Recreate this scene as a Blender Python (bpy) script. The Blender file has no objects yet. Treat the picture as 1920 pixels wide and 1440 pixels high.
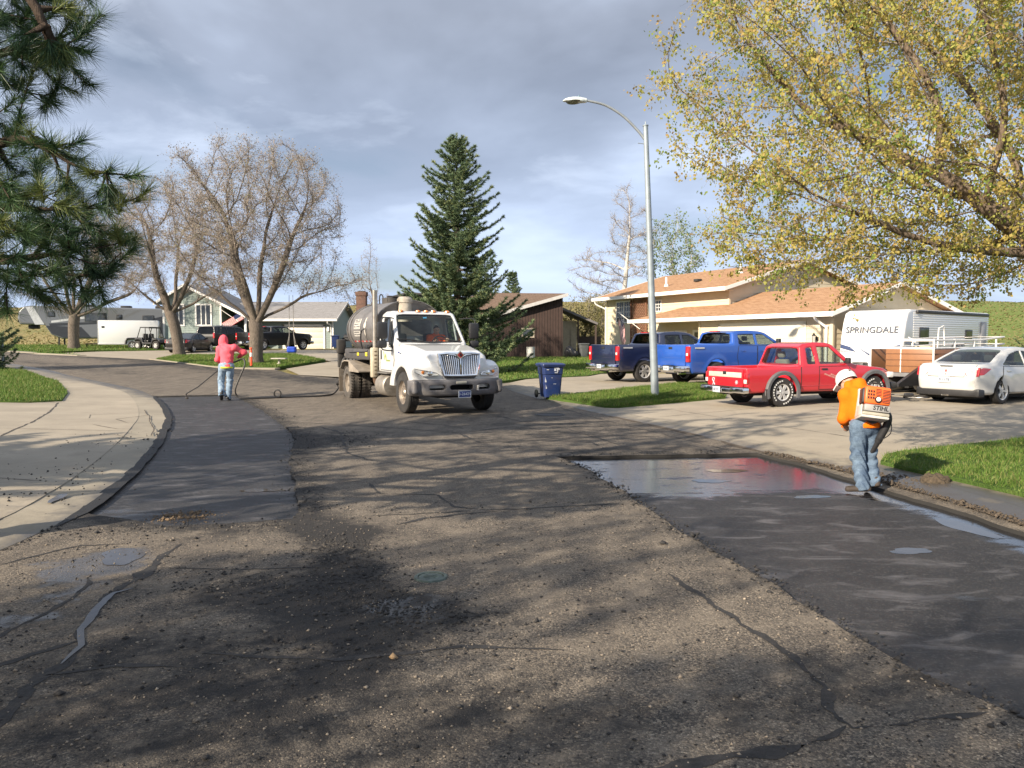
import bpy, bmesh, math, random
import numpy as np
from mathutils import Vector, Matrix
from mathutils.geometry import delaunay_2d_cdt
from mathutils.kdtree import KDTree

random.seed(7)
RNG = np.random.default_rng(7)
PI = math.pi
SC = bpy.context.scene
COL = SC.collection

# ------------------------------------------------------------------ camera
cam_d = bpy.data.cameras.new('camera')
cam_d.sensor_width = 36.0
cam_d.lens = 27.04
cam_d.clip_start = 0.05
cam_d.clip_end = 4000
cam = bpy.data.objects.new('camera', cam_d)
COL.objects.link(cam)
cam.location = (0, 0, 1.8)
cam.rotation_euler = (math.radians(90 - 3.18), 0, 0)
SC.camera = cam

# ------------------------------------------------------------------ light
SUN_EL, SUN_AZ = math.radians(27.0), math.radians(228.0)     # azimuth clockwise from +Y: behind and to the left of the camera
SD = Vector((math.sin(SUN_AZ) * math.cos(SUN_EL), math.cos(SUN_AZ) * math.cos(SUN_EL), math.sin(SUN_EL)))
sun_d = bpy.data.lights.new('sun', 'SUN')
sun_d.energy = 4.8
sun_d.angle = math.radians(0.55)
sun_d.color = (1.0, 0.87, 0.70)
sun = bpy.data.objects.new('sun', sun_d)
COL.objects.link(sun)
sun.rotation_euler = (-SD).to_track_quat('-Z', 'Y').to_euler()
SC.view_settings.view_transform = 'Standard'
SC.view_settings.look = 'None'
SC.view_settings.exposure = 1.05
SC.view_settings.gamma = 1.0
SC.view_settings.use_curve_mapping = False
SC.cycles.max_bounces = 8
SC.cycles.transparent_max_bounces = 24
SC.cycles.use_denoising = True


class NT:
 """small node-tree writer"""
 def __init__(s, tree):
  s.t = tree
  s.n = tree.nodes
  s.l = tree.links

 def new(s, typ, **kw):
  n = s.n.new(typ)
  for k, v in kw.items():
   setattr(n, k, v)
  return n

 def put(s, sock, v):
  if isinstance(v, bpy.types.NodeSocket):
   s.l.new(v, sock)
  elif isinstance(v, (tuple, list)):
   if len(v) == 3 and sock.type == 'RGBA':
    v = tuple(v) + (1,)
   sock.default_value = v
  else:
   sock.default_value = v

 def math(s, op, a, b=0.0, c=None, clamp=False):
  n = s.new('ShaderNodeMath', operation=op, use_clamp=clamp)
  s.put(n.inputs[0], a)
  s.put(n.inputs[1], b)
  if c is not None:
   s.put(n.inputs[2], c)
  return n.outputs[0]

 def mix(s, f, a, b, blend='MIX'):
  n = s.new('ShaderNodeMix', data_type='RGBA', blend_type=blend)
  s.put(n.inputs[0], f)
  s.put(n.inputs[6], a)
  s.put(n.inputs[7], b)
  return n.outputs[2]

 def ramp(s, f, stops, interp='LINEAR'):
  n = s.new('ShaderNodeValToRGB')
  cr = n.color_ramp
  cr.interpolation = interp
  while len(cr.elements) < len(stops):
   cr.elements.new(0.5)
  for e, (p, c) in zip(cr.elements, stops):
   e.position = p
   if not isinstance(c, (tuple, list)):
    c = (c, c, c)
   e.color = tuple(c) + (1,)
  s.put(n.inputs[0], f)
  return n.outputs[0]

 def noise(s, vec, scale, detail=3, rough=0.55, dist=0.0):
  n = s.new('ShaderNodeTexNoise')
  if vec is not None:
   s.l.new(vec, n.inputs['Vector'])
  n.inputs['Scale'].default_value = scale
  n.inputs['Detail'].default_value = detail
  n.inputs['Roughness'].default_value = rough
  n.inputs['Distortion'].default_value = dist
  return n.outputs[0]

 def voro(s, vec, scale, feature='F1', out=0):
  n = s.new('ShaderNodeTexVoronoi', feature=feature)
  if vec is not None:
   s.l.new(vec, n.inputs['Vector'])
  n.inputs['Scale'].default_value = scale
  return n.outputs[out]

 def pos(s):
  return s.new('ShaderNodeNewGeometry').outputs['Position']

 def obj(s):
  return s.new('ShaderNodeTexCoord').outputs['Object']

 def scale(s, vec, sc, loc=(0, 0, 0), rot=(0, 0, 0)):
  n = s.new('ShaderNodeMapping')
  s.l.new(vec, n.inputs[0])
  n.inputs['Scale'].default_value = sc
  n.inputs['Location'].default_value = loc
  n.inputs['Rotation'].default_value = rot
  return n.outputs[0]

 def attr(s, name):
  return s.new('ShaderNodeAttribute', attribute_name=name).outputs['Fac']

 def bump(s, h, strength=0.5, dist=0.01):
  n = s.new('ShaderNodeBump')
  n.inputs['Strength'].default_value = strength
  n.inputs['Distance'].default_value = dist
  s.put(n.inputs['Height'], h)
  return n.outputs[0]


def new_mat(name):
 m = bpy.data.materials.new(name)
 m.use_nodes = True
 t = NT(m.node_tree)
 b = m.node_tree.nodes['Principled BSDF']
 return m, t, b


MATS = {}


def mat(name, col, rough=0.6, metal=0.0, coat=0.0, var=0.12, vs=6.0, bump=0.0, bs=40.0, spec=0.5, dirt=0.0, dirtcol=(0.12, 0.10, 0.08)):
 """plain procedural material: colour broken up by noise, optional grain and low dirt"""
 if name in MATS:
  return MATS[name]
 m, t, b = new_mat(name)
 o = t.obj()
 n = t.noise(o, vs, 4)
 lo = tuple(c * (1 - var) for c in col)
 hi = tuple(min(1, c * (1 + var)) for c in col)
 c = t.ramp(n, [(0.3, lo), (0.7, hi)])
 if dirt:
  d = t.noise(t.scale(o, (1.2, 1.2, 2.5)), 2.2, 6, 0.65)
  c = t.mix(t.math('MULTIPLY', t.ramp(d, [(0.42, 0.0), (0.75, 1.0)]), dirt), c, dirtcol)
 t.put(b.inputs['Base Color'], c)
 b.inputs['Roughness'].default_value = rough
 b.inputs['Metallic'].default_value = metal
 b.inputs['Coat Weight'].default_value = coat
 b.inputs['Coat Roughness'].default_value = 0.05
 b.inputs['Specular IOR Level'].default_value = spec
 if bump:
  t.put(b.inputs['Normal'], t.bump(t.noise(o, bs, 3), bump, 0.01))
 MATS[name] = m
 return m


def glass_mat(name, tint, rough=0.02, refl=1.0):
 if name in MATS:
  return MATS[name]
 m, t, b = new_mat(name)
 out = m.node_tree.nodes['Material Output']
 tr = t.new('ShaderNodeBsdfTransparent')
 tr.inputs[0].default_value = tuple(tint) + (1,)
 gl = t.new('ShaderNodeBsdfGlossy')
 gl.inputs['Roughness'].default_value = rough
 gl.inputs[0].default_value = (refl, refl, refl, 1)
 fr = t.new('ShaderNodeFresnel')
 bf = t.new('ShaderNodeNewGeometry').outputs['Backfacing']
 t.put(fr.inputs[0], t.math('SUBTRACT', 1.5, t.math('MULTIPLY', bf, 1.5 - 1 / 1.5)))
 mx = t.new('ShaderNodeMixShader')
 t.l.new(fr.outputs[0], mx.inputs[0])
 t.l.new(tr.outputs[0], mx.inputs[1])
 t.l.new(gl.outputs[0], mx.inputs[2])
 t.l.new(mx.outputs[0], out.inputs[0])
 MATS[name] = m
 return m


# ------------------------------------------------------------------ sky
world = bpy.data.worlds.new('World')
SC.world = world
world.use_nodes = True
wt = NT(world.node_tree)
for n in list(wt.n):
 wt.n.remove(n)
w_out = wt.new('ShaderNodeOutputWorld')
sky = wt.new('ShaderNodeTexSky', sky_type='NISHITA')
sky.sun_disc = False
sky.sun_elevation = SUN_EL
sky.sun_rotation = SUN_AZ
sky.air_density = 1.0
sky.dust_density = 1.0
bg1 = wt.new('ShaderNodeBackground')
bg1.inputs[1].default_value = 0.055
wt.l.new(sky.outputs[0], bg1.inputs[0])
wdir = wt.new('ShaderNodeTexCoord').outputs['Generated']
sep = wt.new('ShaderNodeSeparateXYZ')
wt.l.new(wdir, sep.inputs[0])
zc = wt.math('MAXIMUM', sep.outputs[2], 0.0)
den = wt.math('ADD', zc, 0.16)
cmb = wt.new('ShaderNodeCombineXYZ')
wt.put(cmb.inputs[0], wt.math('DIVIDE', sep.outputs[0], den))
wt.put(cmb.inputs[1], wt.math('DIVIDE', sep.outputs[1], den))
cv = wt.scale(cmb.outputs[0], (1.0, 1.0, 1.0), (2.3, 0.7, 0.0))
n_big = wt.noise(cv, 0.50, 6, 0.52, 0.3)
n_mid = wt.noise(wt.scale(cmb.outputs[0], (1, 1, 1), (5.1, 3.3, 2)), 0.9, 7, 0.52, 0.3)
n_fine = wt.noise(wt.scale(cmb.outputs[0], (1, 1.1, 1), (1.1, 8.3, 4)), 1.7, 7, 0.55, 0.3)
shade = wt.math('ADD', wt.math('MULTIPLY', n_big, 0.62), wt.math('MULTIPLY', n_mid, 0.38))
c_cloud = wt.ramp(shade, [(0.40, (0.120, 0.136, 0.172)), (0.47, (0.182, 0.206, 0.258)), (0.53, (0.275, 0.315, 0.392)), (0.61, (0.42, 0.47, 0.55))])
c_cloud = wt.mix(wt.ramp(n_fine, [(0.52, 0.0), (0.72, 0.6)]), c_cloud, (0.43, 0.475, 0.55))
# cloud decks turn paler and bluer towards the horizon
hz = wt.ramp(zc, [(0.0, 1.0), (0.14, 0.66), (0.38, 0.0)])
c_cloud = wt.mix(wt.math('MULTIPLY', hz, 0.75), c_cloud, (0.300, 0.375, 0.52))
bg2 = wt.new('ShaderNodeBackground')
bg2.inputs[1].default_value = 1.16
wt.put(bg2.inputs[0], c_cloud)
cover = wt.ramp(n_mid, [(0.30, 0.45), (0.46, 0.94)])
wmix = wt.new('ShaderNodeMixShader')
wt.put(wmix.inputs[0], cover)
wt.l.new(bg1.outputs[0], wmix.inputs[1])
wt.l.new(bg2.outputs[0], wmix.inputs[2])
wt.l.new(wmix.outputs[0], w_out.inputs[0])


# ------------------------------------------------------------------ object helpers
def link(name, me, m=None, parent=None, kind=None):
 o = bpy.data.objects.new(name, me)
 COL.objects.link(o)
 if m is not None:
  if isinstance(m, (list, tuple)):
   for k in m:
    me.materials.append(k)
  elif not me.materials:
   me.materials.append(m)
 if parent is not None:
  o.parent = parent
 if kind:
  o['kind'] = kind
 return o


def tag(o, label, cat, group=None):
 o['label'] = label
 o['category'] = cat
 if group:
  o['group'] = group
 return o


def thing(name, label, cat, loc=(0, 0, 0), rz=0.0, group=None):
 o = bpy.data.objects.new(name, None)
 o.empty_display_size = 0.2
 COL.objects.link(o)
 o.location = loc
 o.rotation_euler = (0, 0, rz)
 return tag(o, label, cat, group)


def copy_tree(o, parent=None):
 c = o.copy()
 COL.objects.link(c)
 c.parent = parent
 for ch in list(o.children):
  copy_tree(ch, c)
 return c


def smooth(me, ang=None):
 me.polygons.foreach_set('use_smooth', np.ones(len(me.polygons), bool))
 if ang is not None:
  me.set_sharp_from_angle(angle=math.radians(ang))
 me.update()
 return me


def mesh_np(name, V, F, smooth_=False, ang=None):
 """V (n,3); F (m,3) or (m,4) array, or a list of arrays"""
 me = bpy.data.meshes.new(name)
 V = np.asarray(V, np.float32)
 Fs = F if isinstance(F, list) else [F]
 Fs = [np.asarray(f, np.int32) for f in Fs if len(f)]
 nl = sum(f.size for f in Fs)
 npoly = sum(len(f) for f in Fs)
 me.vertices.add(len(V))
 me.vertices.foreach_set('co', V.ravel())
 me.loops.add(nl)
 me.loops.foreach_set('vertex_index', np.concatenate([f.ravel() for f in Fs]))
 me.polygons.add(npoly)
 starts, tot, s = [], [], 0
 for f in Fs:
  k = f.shape[1]
  starts.append(s + np.arange(len(f)) * k)
  tot.append(np.full(len(f), k))
  s += f.size
 me.polygons.foreach_set('loop_start', np.concatenate(starts).astype(np.int32))
 me.polygons.foreach_set('loop_total', np.concatenate(tot).astype(np.int32))
 me.update(calc_edges=True)
 me.validate()
 if smooth_:
  smooth(me, ang)
 return me


class MB:
 """collects primitive shapes into one mesh"""
 def __init__(s):
  s.V = []
  s.F = []

 def add(s, V, F):
  b = len(s.V)
  s.V += [tuple(v) for v in V]
  s.F += [tuple(i + b for i in f) for f in F]
  return s

 def box(s, lo, hi, rot=None, at=(0, 0, 0), bev=0.0):
  x0, y0, z0 = lo
  x1, y1, z1 = hi
  if bev > 0:
   bev = min(bev, abs(x1 - x0) * .45, abs(y1 - y0) * .45, abs(z1 - z0) * .45)
   bm = bmesh.new()
   bmesh.ops.create_cube(bm, size=1.0)
   for v in bm.verts:
    v.co = Vector((x0 + (v.co.x + .5) * (x1 - x0), y0 + (v.co.y + .5) * (y1 - y0), z0 + (v.co.z + .5) * (z1 - z0)))
   bmesh.ops.bevel(bm, geom=bm.edges[:], offset=bev, segments=2, affect='EDGES', profile=0.5)
   bm.verts.index_update()
   V = [v.co.copy() for v in bm.verts]
   F = [[v.index for v in f.verts] for f in bm.faces]
   bm.free()
  else:
   V = [Vector(p) for p in ((x0, y0, z0), (x1, y0, z0), (x1, y1, z0), (x0, y1, z0), (x0, y0, z1), (x1, y0, z1), (x1, y1, z1), (x0, y1, z1))]
   F = [(3, 2, 1, 0), (4, 5, 6, 7), (0, 1, 5, 4), (1, 2, 6, 5), (2, 3, 7, 6), (3, 0, 4, 7)]
  if rot is not None:
   V = [rot @ v for v in V]
  a = Vector(at)
  return s.add([v + a for v in V], F)

 def tube(s, pts, r, k=8, caps=True):
  pts = [Vector(p) for p in pts]
  n = len(pts)
  rr = r if isinstance(r, (list, tuple)) else [r] * n
  V, F = [], []
  up = Vector((0, 0, 1))
  prev = None
  for i, p in enumerate(pts):
   d = (pts[min(i + 1, n - 1)] - pts[max(i - 1, 0)]).normalized()
   if prev is None:
    a = d.cross(up if abs(d.z) < 0.9 else Vector((1, 0, 0))).normalized()
   else:
    a = (prev - d * prev.dot(d)).normalized()
   prev = a
   b = d.cross(a)
   for j in range(k):
    t = 2 * PI * j / k
    V.append(p + (a * math.cos(t) + b * math.sin(t)) * rr[i])
  for i in range(n - 1):
   for j in range(k):
    F.append((i * k + j, i * k + (j + 1) % k, (i + 1) * k + (j + 1) % k, (i + 1) * k + j))
  if caps:
   F.append(tuple(range(k))[::-1])
   F.append(tuple((n - 1) * k + j for j in range(k)))
  return s.add(V, F)

 def lathe(s, prof, k=24, axis='z', at=(0, 0, 0), close=False):
  """prof: (radius, height) list revolved round the axis"""
  V, F = [], []
  a = Vector(at)
  for (r, h) in prof:
   for j in range(k):
    t = 2 * PI * j / k
    c, q = r * math.cos(t), r * math.sin(t)
    V.append(a + (Vector((c, q, h)) if axis == 'z' else Vector((c, h, q)) if axis == 'y' else Vector((h, c, q))))
  n = len(prof)
  for i in range(n - 1 if not close else n):
   for j in range(k):
    i2 = (i + 1) % n
    F.append((i * k + j, i * k + (j + 1) % k, i2 * k + (j + 1) % k, i2 * k + j))
  if not close:
   F.append(tuple(range(k))[::-1])
   F.append(tuple((n - 1) * k + j for j in range(k)))
  return s.add(V, F)

 def prism(s, poly, axis, a, b):
  """2D polygon extruded along an axis from a to b; poly coords are the other two axes in order"""
  n = len(poly)
  def P(p, h):
   return Vector((h, p[0], p[1])) if axis == 'x' else Vector((p[0], h, p[1])) if axis == 'y' else Vector((p[0], p[1], h))
  V = [P(p, a) for p in poly] + [P(p, b) for p in poly]
  F = [tuple(range(n))[::-1], tuple(range(n, 2 * n))]
  for i in range(n):
   F.append((i, (i + 1) % n, n + (i + 1) % n, n + i))
  return s.add(V, F)

 def quad(s, a, b, c, d):
  return s.add([Vector(a), Vector(b), Vector(c), Vector(d)], [(0, 1, 2, 3)])

 def mesh(s, name, ang=35, fix=True):
  me = bpy.data.meshes.new(name)
  me.from_pydata([tuple(v) for v in s.V], [], s.F)
  if fix:
   bm = bmesh.new()
   bm.from_mesh(me)
   bmesh.ops.recalc_face_normals(bm, faces=bm.faces[:])
   bm.to_mesh(me)
   bm.free()
  if ang:
   smooth(me, ang)
  return me

 def build(s, name, m, parent=None, ang=35, kind=None):
  return link(name, s.mesh(name, ang), m, parent, kind)


def Rz(a):
 return Matrix.Rotation(a, 3, 'Z')


def Rx(a):
 return Matrix.Rotation(a, 3, 'X')


def Ry(a):
 return Matrix.Rotation(a, 3, 'Y')


def rail(path, r=0.01, k=6):
 return MB().tube(path, r, k)


def bez(pts, n=24):
 """Catmull-Rom through the points"""
 P = [Vector(p) for p in pts]
 P = [P[0] * 2 - P[1]] + P + [P[-1] * 2 - P[-2]]
 out = []
 m = len(P) - 3
 for i in range(m):
  for j in range(n):
   t = j / n
   a, b, c, d = P[i], P[i + 1], P[i + 2], P[i + 3]
   out.append(0.5 * ((2 * b) + (c - a) * t + (2 * a - 5 * b + 4 * c - d) * t * t + (3 * b - a - 3 * c + d) * t ** 3))
 out.append(P[-2])
 return out


# ------------------------------------------------------------------ signed-distance modelling
def surf_nets(D, org, h):
 """smooth quads of the zero level of the grid D (negative inside)"""
 D = np.asarray(D, np.float32)
 S = D < 0
 nx, ny, nz = D.shape
 c = [(i, j, k) for i in (0, 1) for j in (0, 1) for k in (0, 1)]
 cnt = np.zeros((nx - 1, ny - 1, nz - 1), np.int8)
 for (i, j, k) in c:
  cnt += S[i:nx - 1 + i, j:ny - 1 + j, k:nz - 1 + k]
 act = (cnt > 0) & (cnt < 8)
 idx = -np.ones(act.shape, np.int32)
 I = np.argwhere(act)
 idx[act] = np.arange(len(I))
 acc = np.zeros((len(I), 3), np.float32)
 num = np.zeros(len(I), np.float32)
 E = [(a, b) for a in c for b in c if sum(abs(p - q) for p, q in zip(a, b)) == 1 and a < b]
 for a, b in E:
  da = D[I[:, 0] + a[0], I[:, 1] + a[1], I[:, 2] + a[2]]
  db = D[I[:, 0] + b[0], I[:, 1] + b[1], I[:, 2] + b[2]]
  cr = (da < 0) != (db < 0)
  t = np.where(cr, da / np.where(da == db, 1, da - db), 0)
  p = np.array(a, np.float32) + t[:, None] * (np.array(b, np.float32) - np.array(a, np.float32))
  acc += np.where(cr[:, None], p, 0)
  num += cr
 V = (I + acc / num[:, None]) * h + np.array(org, np.float32)
 Q = []
 for ax in range(3):
  sl0 = [slice(None)] * 3
  sl1 = [slice(None)] * 3
  sl0[ax] = slice(0, -1)
  sl1[ax] = slice(1, None)
  A, B = S[tuple(sl0)], S[tuple(sl1)]
  e = np.argwhere(A != B)
  u, v = (ax + 1) % 3, (ax + 2) % 3
  ok = (e[:, u] > 0) & (e[:, v] > 0) & (e[:, u] < D.shape[u] - 1) & (e[:, v] < D.shape[v] - 1)
  e = e[ok]
  flip = A[e[:, 0], e[:, 1], e[:, 2]]
  def at(du, dv):
   q = e.copy()
   q[:, u] -= du
   q[:, v] -= dv
   return idx[q[:, 0], q[:, 1], q[:, 2]]
  q = np.stack([at(1, 1), at(0, 1), at(0, 0), at(1, 0)], 1)
  q[~flip] = q[~flip][:, ::-1]
  Q.append(q)
 Q = np.concatenate(Q)
 Q = Q[(Q >= 0).all(1)]
 return V, Q


def grid(lo, hi, h):
 lo = np.array(lo, float) - 2 * h
 hi = np.array(hi, float) + 2 * h
 ax = [np.arange(lo[i], hi[i] + h, h, dtype=np.float32) for i in range(3)]
 return lo, ax[0][:, None, None], ax[1][None, :, None], ax[2][None, None, :]


def poly_sd(P, X, Z):
 """signed distance to a closed 2D polygon, negative inside"""
 P = np.asarray(P, np.float32)
 sh = np.broadcast(X, Z).shape
 px, pz = np.broadcast_to(X, sh), np.broadcast_to(Z, sh)
 d = np.full(sh, 1e9, np.float32)
 ins = np.zeros(sh, bool)
 n = len(P)
 for i in range(n):
  a, b = P[i], P[(i + 1) % n]
  e = b - a
  wx, wz = px - a[0], pz - a[1]
  t = np.clip((wx * e[0] + wz * e[1]) / max(float(e @ e), 1e-9), 0, 1)
  d = np.minimum(d, (wx - t * e[0]) ** 2 + (wz - t * e[1]) ** 2)
  c = ((a[1] > pz) != (b[1] > pz))
  if e[1] != 0:
   ins ^= c & (px < e[0] * (pz - a[1]) / e[1] + a[0])
 d = np.sqrt(d)
 return np.where(ins, -d, d)


def rmax(a, b, r):
 """intersection with rounded edge"""
 if r <= 0:
  return np.maximum(a, b)
 u, v = a + r, b + r
 return np.minimum(np.maximum(u, v), 0) + np.hypot(np.maximum(u, 0), np.maximum(v, 0)) - r


def smin(a, b, k):
 h = np.clip(0.5 + 0.5 * (b - a) / k, 0, 1)
 return b + (a - b) * h - k * h * (1 - h)


def sd_box(X, Y, Z, c, s, r=0.0):
 qx, qy, qz = np.abs(X - c[0]) - s[0] + r, np.abs(Y - c[1]) - s[1] + r, np.abs(Z - c[2]) - s[2] + r
 return np.sqrt(np.maximum(qx, 0) ** 2 + np.maximum(qy, 0) ** 2 + np.maximum(qz, 0) ** 2) + np.minimum(np.maximum(qx, np.maximum(qy, qz)), 0) - r


def sd_cap(X, Y, Z, a, b, ra, rb, sq=(1, 1, 1)):
 """tapered capsule from a to b; sq squashes space about the axis start"""
 ax, ay, az = a
 dx, dy, dz = b[0] - ax, b[1] - ay, b[2] - az
 L2 = dx * dx + dy * dy + dz * dz + 1e-9
 wx, wy, wz = X - ax, Y - ay, Z - az
 t = np.clip((wx * dx + wy * dy + wz * dz) / L2, 0, 1)
 ex, ey, ez = (wx - t * dx) * sq[0], (wy - t * dy) * sq[1], (wz - t * dz) * sq[2]
 return np.sqrt(ex * ex + ey * ey + ez * ez) - (ra + (rb - ra) * t)


def sd_ell(X, Y, Z, c, r):
 qx, qy, qz = (X - c[0]) / r[0], (Y - c[1]) / r[1], (Z - c[2]) / r[2]
 k = np.sqrt(qx * qx + qy * qy + qz * qz)
 return (k - 1) * min(r)


def sdf_obj(name, D, lo, h, m, parent=None, ang=None):
 V, Q = surf_nets(D, lo, h)
 return link(name, mesh_np(name, V, Q, True, ang), m, parent)


# ------------------------------------------------------------------ terrain
def sstep(t):
 t = np.clip(t, 0, 1)
 return t * t * (3 - 2 * t)


def T(x, y):
 """ground height: the road climbs gently away from the camera, drives climb from both gutters, a long grass hill behind"""
 x = np.asarray(x, float)
 y = np.asarray(y, float)
 s = .017 + .009 * sstep((0 - x) / 10)
 t = y - 20
 yy = np.where(t < -3, 0, np.where(t < 3, (t + 3) ** 2 / 12, t))
 z = s * np.minimum(yy, 50)
 z = z + np.minimum(.15, .03 * np.maximum(0, x - (.64 + (23 - y) * .282) - .3)) * sstep((34 - y) / 10)
 xl = np.where(y < 16, -4.6 - .3 * (y - 8), -7.0 - (y - 16) * .55)
 z = z + np.minimum(.15, .03 * np.maximum(0, xl - .6 - x)) * sstep((30 - y) / 8)
 hill = 12.6 + 1.6 * np.sin(x * .013 + .6) + .8 * np.sin(x * .041 + 2)
 return z + hill * sstep((y - 80) / 190)


def Tz(x, y):
 return float(T(x, y))


def pip(P, x, y):
 P = np.asarray(P, float)
 ins = np.zeros(len(x), bool)
 n = len(P)
 for i in range(n):
  a, b = P[i], P[(i + 1) % n]
  if a[1] == b[1]:
   continue
  c = (a[1] > y) != (b[1] > y)
  ins ^= c & (x < (b[0] - a[0]) * (y - a[1]) / (b[1] - a[1]) + a[0])
 return ins


def dense(P, step, closed=True):
 out = []
 n = len(P)
 for i in range(n if closed else n - 1):
  a, b = np.array(P[i], float), np.array(P[(i + 1) % n], float)
  k = max(1, int(np.ceil(np.linalg.norm(b - a) / (step(*(a + b) / 2) if callable(step) else step))))
  for j in range(k):
   out.append(tuple(a + (b - a) * j / k))
 if not closed:
  out.append(tuple(P[-1]))
 return out


def curvy(P, n=4):
 """rounded version of an open 2D polyline"""
 return [(p.x, p.y) for p in bez([(a, b, 0) for a, b in P], n)]


def drape(name, poly, off, step, m, holes=(), skirt=0.0, kind='structure', parent=None, extra=None, zf=None):
 """polygon triangulated at about `step` and laid on the terrain at height off"""
 st = step if callable(step) else (lambda x, y: step)
 rings = [dense(poly, st)] + [dense(h, st) for h in holes]
 P = np.array(poly)
 lo, hi = P.min(0), P.max(0)
 pts, edges = [], []
 for r in rings:
  b = len(pts)
  pts += r
  edges += [(b + i, b + (i + 1) % len(r)) for i in range(len(r))]
 inner = []
 y = lo[1]
 while y < hi[1]:
  s = st(0, y)
  xs = np.arange(lo[0], hi[0], s)
  inner.append(np.stack([xs + RNG.uniform(-.2, .2, len(xs)) * s, np.full(len(xs), y) + RNG.uniform(-.2, .2, len(xs)) * s], 1))
  y += s
 inner = np.concatenate(inner)
 ok = pip(poly, inner[:, 0], inner[:, 1])
 for h in holes:
  ok &= ~pip(h, inner[:, 0], inner[:, 1])
 inner = inner[ok]
 # keep clear of the outline
 kd = KDTree(len(pts))
 for i, p in enumerate(pts):
  kd.insert((p[0], p[1], 0), i)
 kd.balance()
 inner = [p for p in inner if kd.find((p[0], p[1], 0))[2] > .35 * st(p[0], p[1])]
 allp = [Vector(p) for p in pts] + [Vector((p[0], p[1])) for p in inner]
 if extra:
  allp += [Vector(p) for p in extra]
 v2, e2, f2, _, _, _ = delaunay_2d_cdt(allp, edges, [], 0, 1e-5)
 V = np.array([(v.x, v.y) for v in v2])
 F = np.array([tuple(f) for f in f2 if len(f) == 3])
 c = V[F].mean(1)
 ok = pip(poly, c[:, 0], c[:, 1])
 for h in holes:
  ok &= ~pip(h, c[:, 0], c[:, 1])
 F = F[ok]
 z = T(V[:, 0], V[:, 1]) + off
 if zf is not None:
  z = z + zf(V[:, 0], V[:, 1])
 V3 = np.column_stack([V, z])
 a, b, cc = V3[F[:, 0]], V3[F[:, 1]], V3[F[:, 2]]
 up = np.cross(b - a, cc - a)[:, 2] > 0
 F[~up] = F[~up][:, ::-1]
 Fl = [F]
 if skirt:
  r = np.array(rings[0])
  kd2 = KDTree(len(V))
  for i, p in enumerate(V):
   kd2.insert((p[0], p[1], 0), i)
  kd2.balance()
  zs = np.array([V3[kd2.find((p[0], p[1], 0))[1]][2] for p in r])
  n = len(r)
  b0 = len(V3)
  top = np.column_stack([r, zs])
  bot = np.column_stack([r, zs - skirt])
  V3 = np.concatenate([V3, top, bot])
  i = np.arange(n)
  j = (i + 1) % n
  Fl.append(np.stack([b0 + i, b0 + n + i, b0 + n + j, b0 + j], 1))
 me = mesh_np(name, V3, Fl, True, 40)
 return link(name, me, m, parent, kind)


def vattr(me, name, vals):
 a = me.attributes.new(name, 'FLOAT', 'POINT')
 a.data.foreach_set('value', np.asarray(vals, np.float32))


def ribbon(path, w, off, jitter=0.25, step=0.06):
 """flat irregular strip along a ground polyline; returns V, F"""
 P = np.array(dense(path, step, False))
 d = np.gradient(P, axis=0)
 d /= np.linalg.norm(d, axis=1)[:, None] + 1e-9
 nrm = np.column_stack([-d[:, 1], d[:, 0]])
 n = len(P)
 ends = np.minimum(1, np.minimum(np.arange(n), np.arange(n)[::-1]) / 6 + .15)
 ww = np.asarray(w if not np.isscalar(w) else np.full(n, w))
 if len(ww) != n:
  ww = np.interp(np.linspace(0, 1, n), np.linspace(0, 1, len(ww)), ww)
 k = np.ones(5) / 5
 ja = np.convolve(RNG.normal(0, jitter * 2, n), k, 'same')
 jb = np.convolve(RNG.normal(0, jitter * 2, n), k, 'same')
 A = P + nrm * (ww * ends * (.5 + ja * .5))[:, None]
 B = P - nrm * (ww * ends * (.5 + jb * .5))[:, None]
 V = np.concatenate([A, B])
 z = T(V[:, 0], V[:, 1]) + off
 i = np.arange(n - 1)
 F = np.stack([i, n + i, n + i + 1, i + 1], 1)
 return np.column_stack([V, z]), F


def merge(parts):
 V, F, b = [], [], 0
 for v, f in parts:
  V.append(v)
  F.append(np.asarray(f) + b)
  b += len(v)
 return np.concatenate(V), np.concatenate(F)
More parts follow.
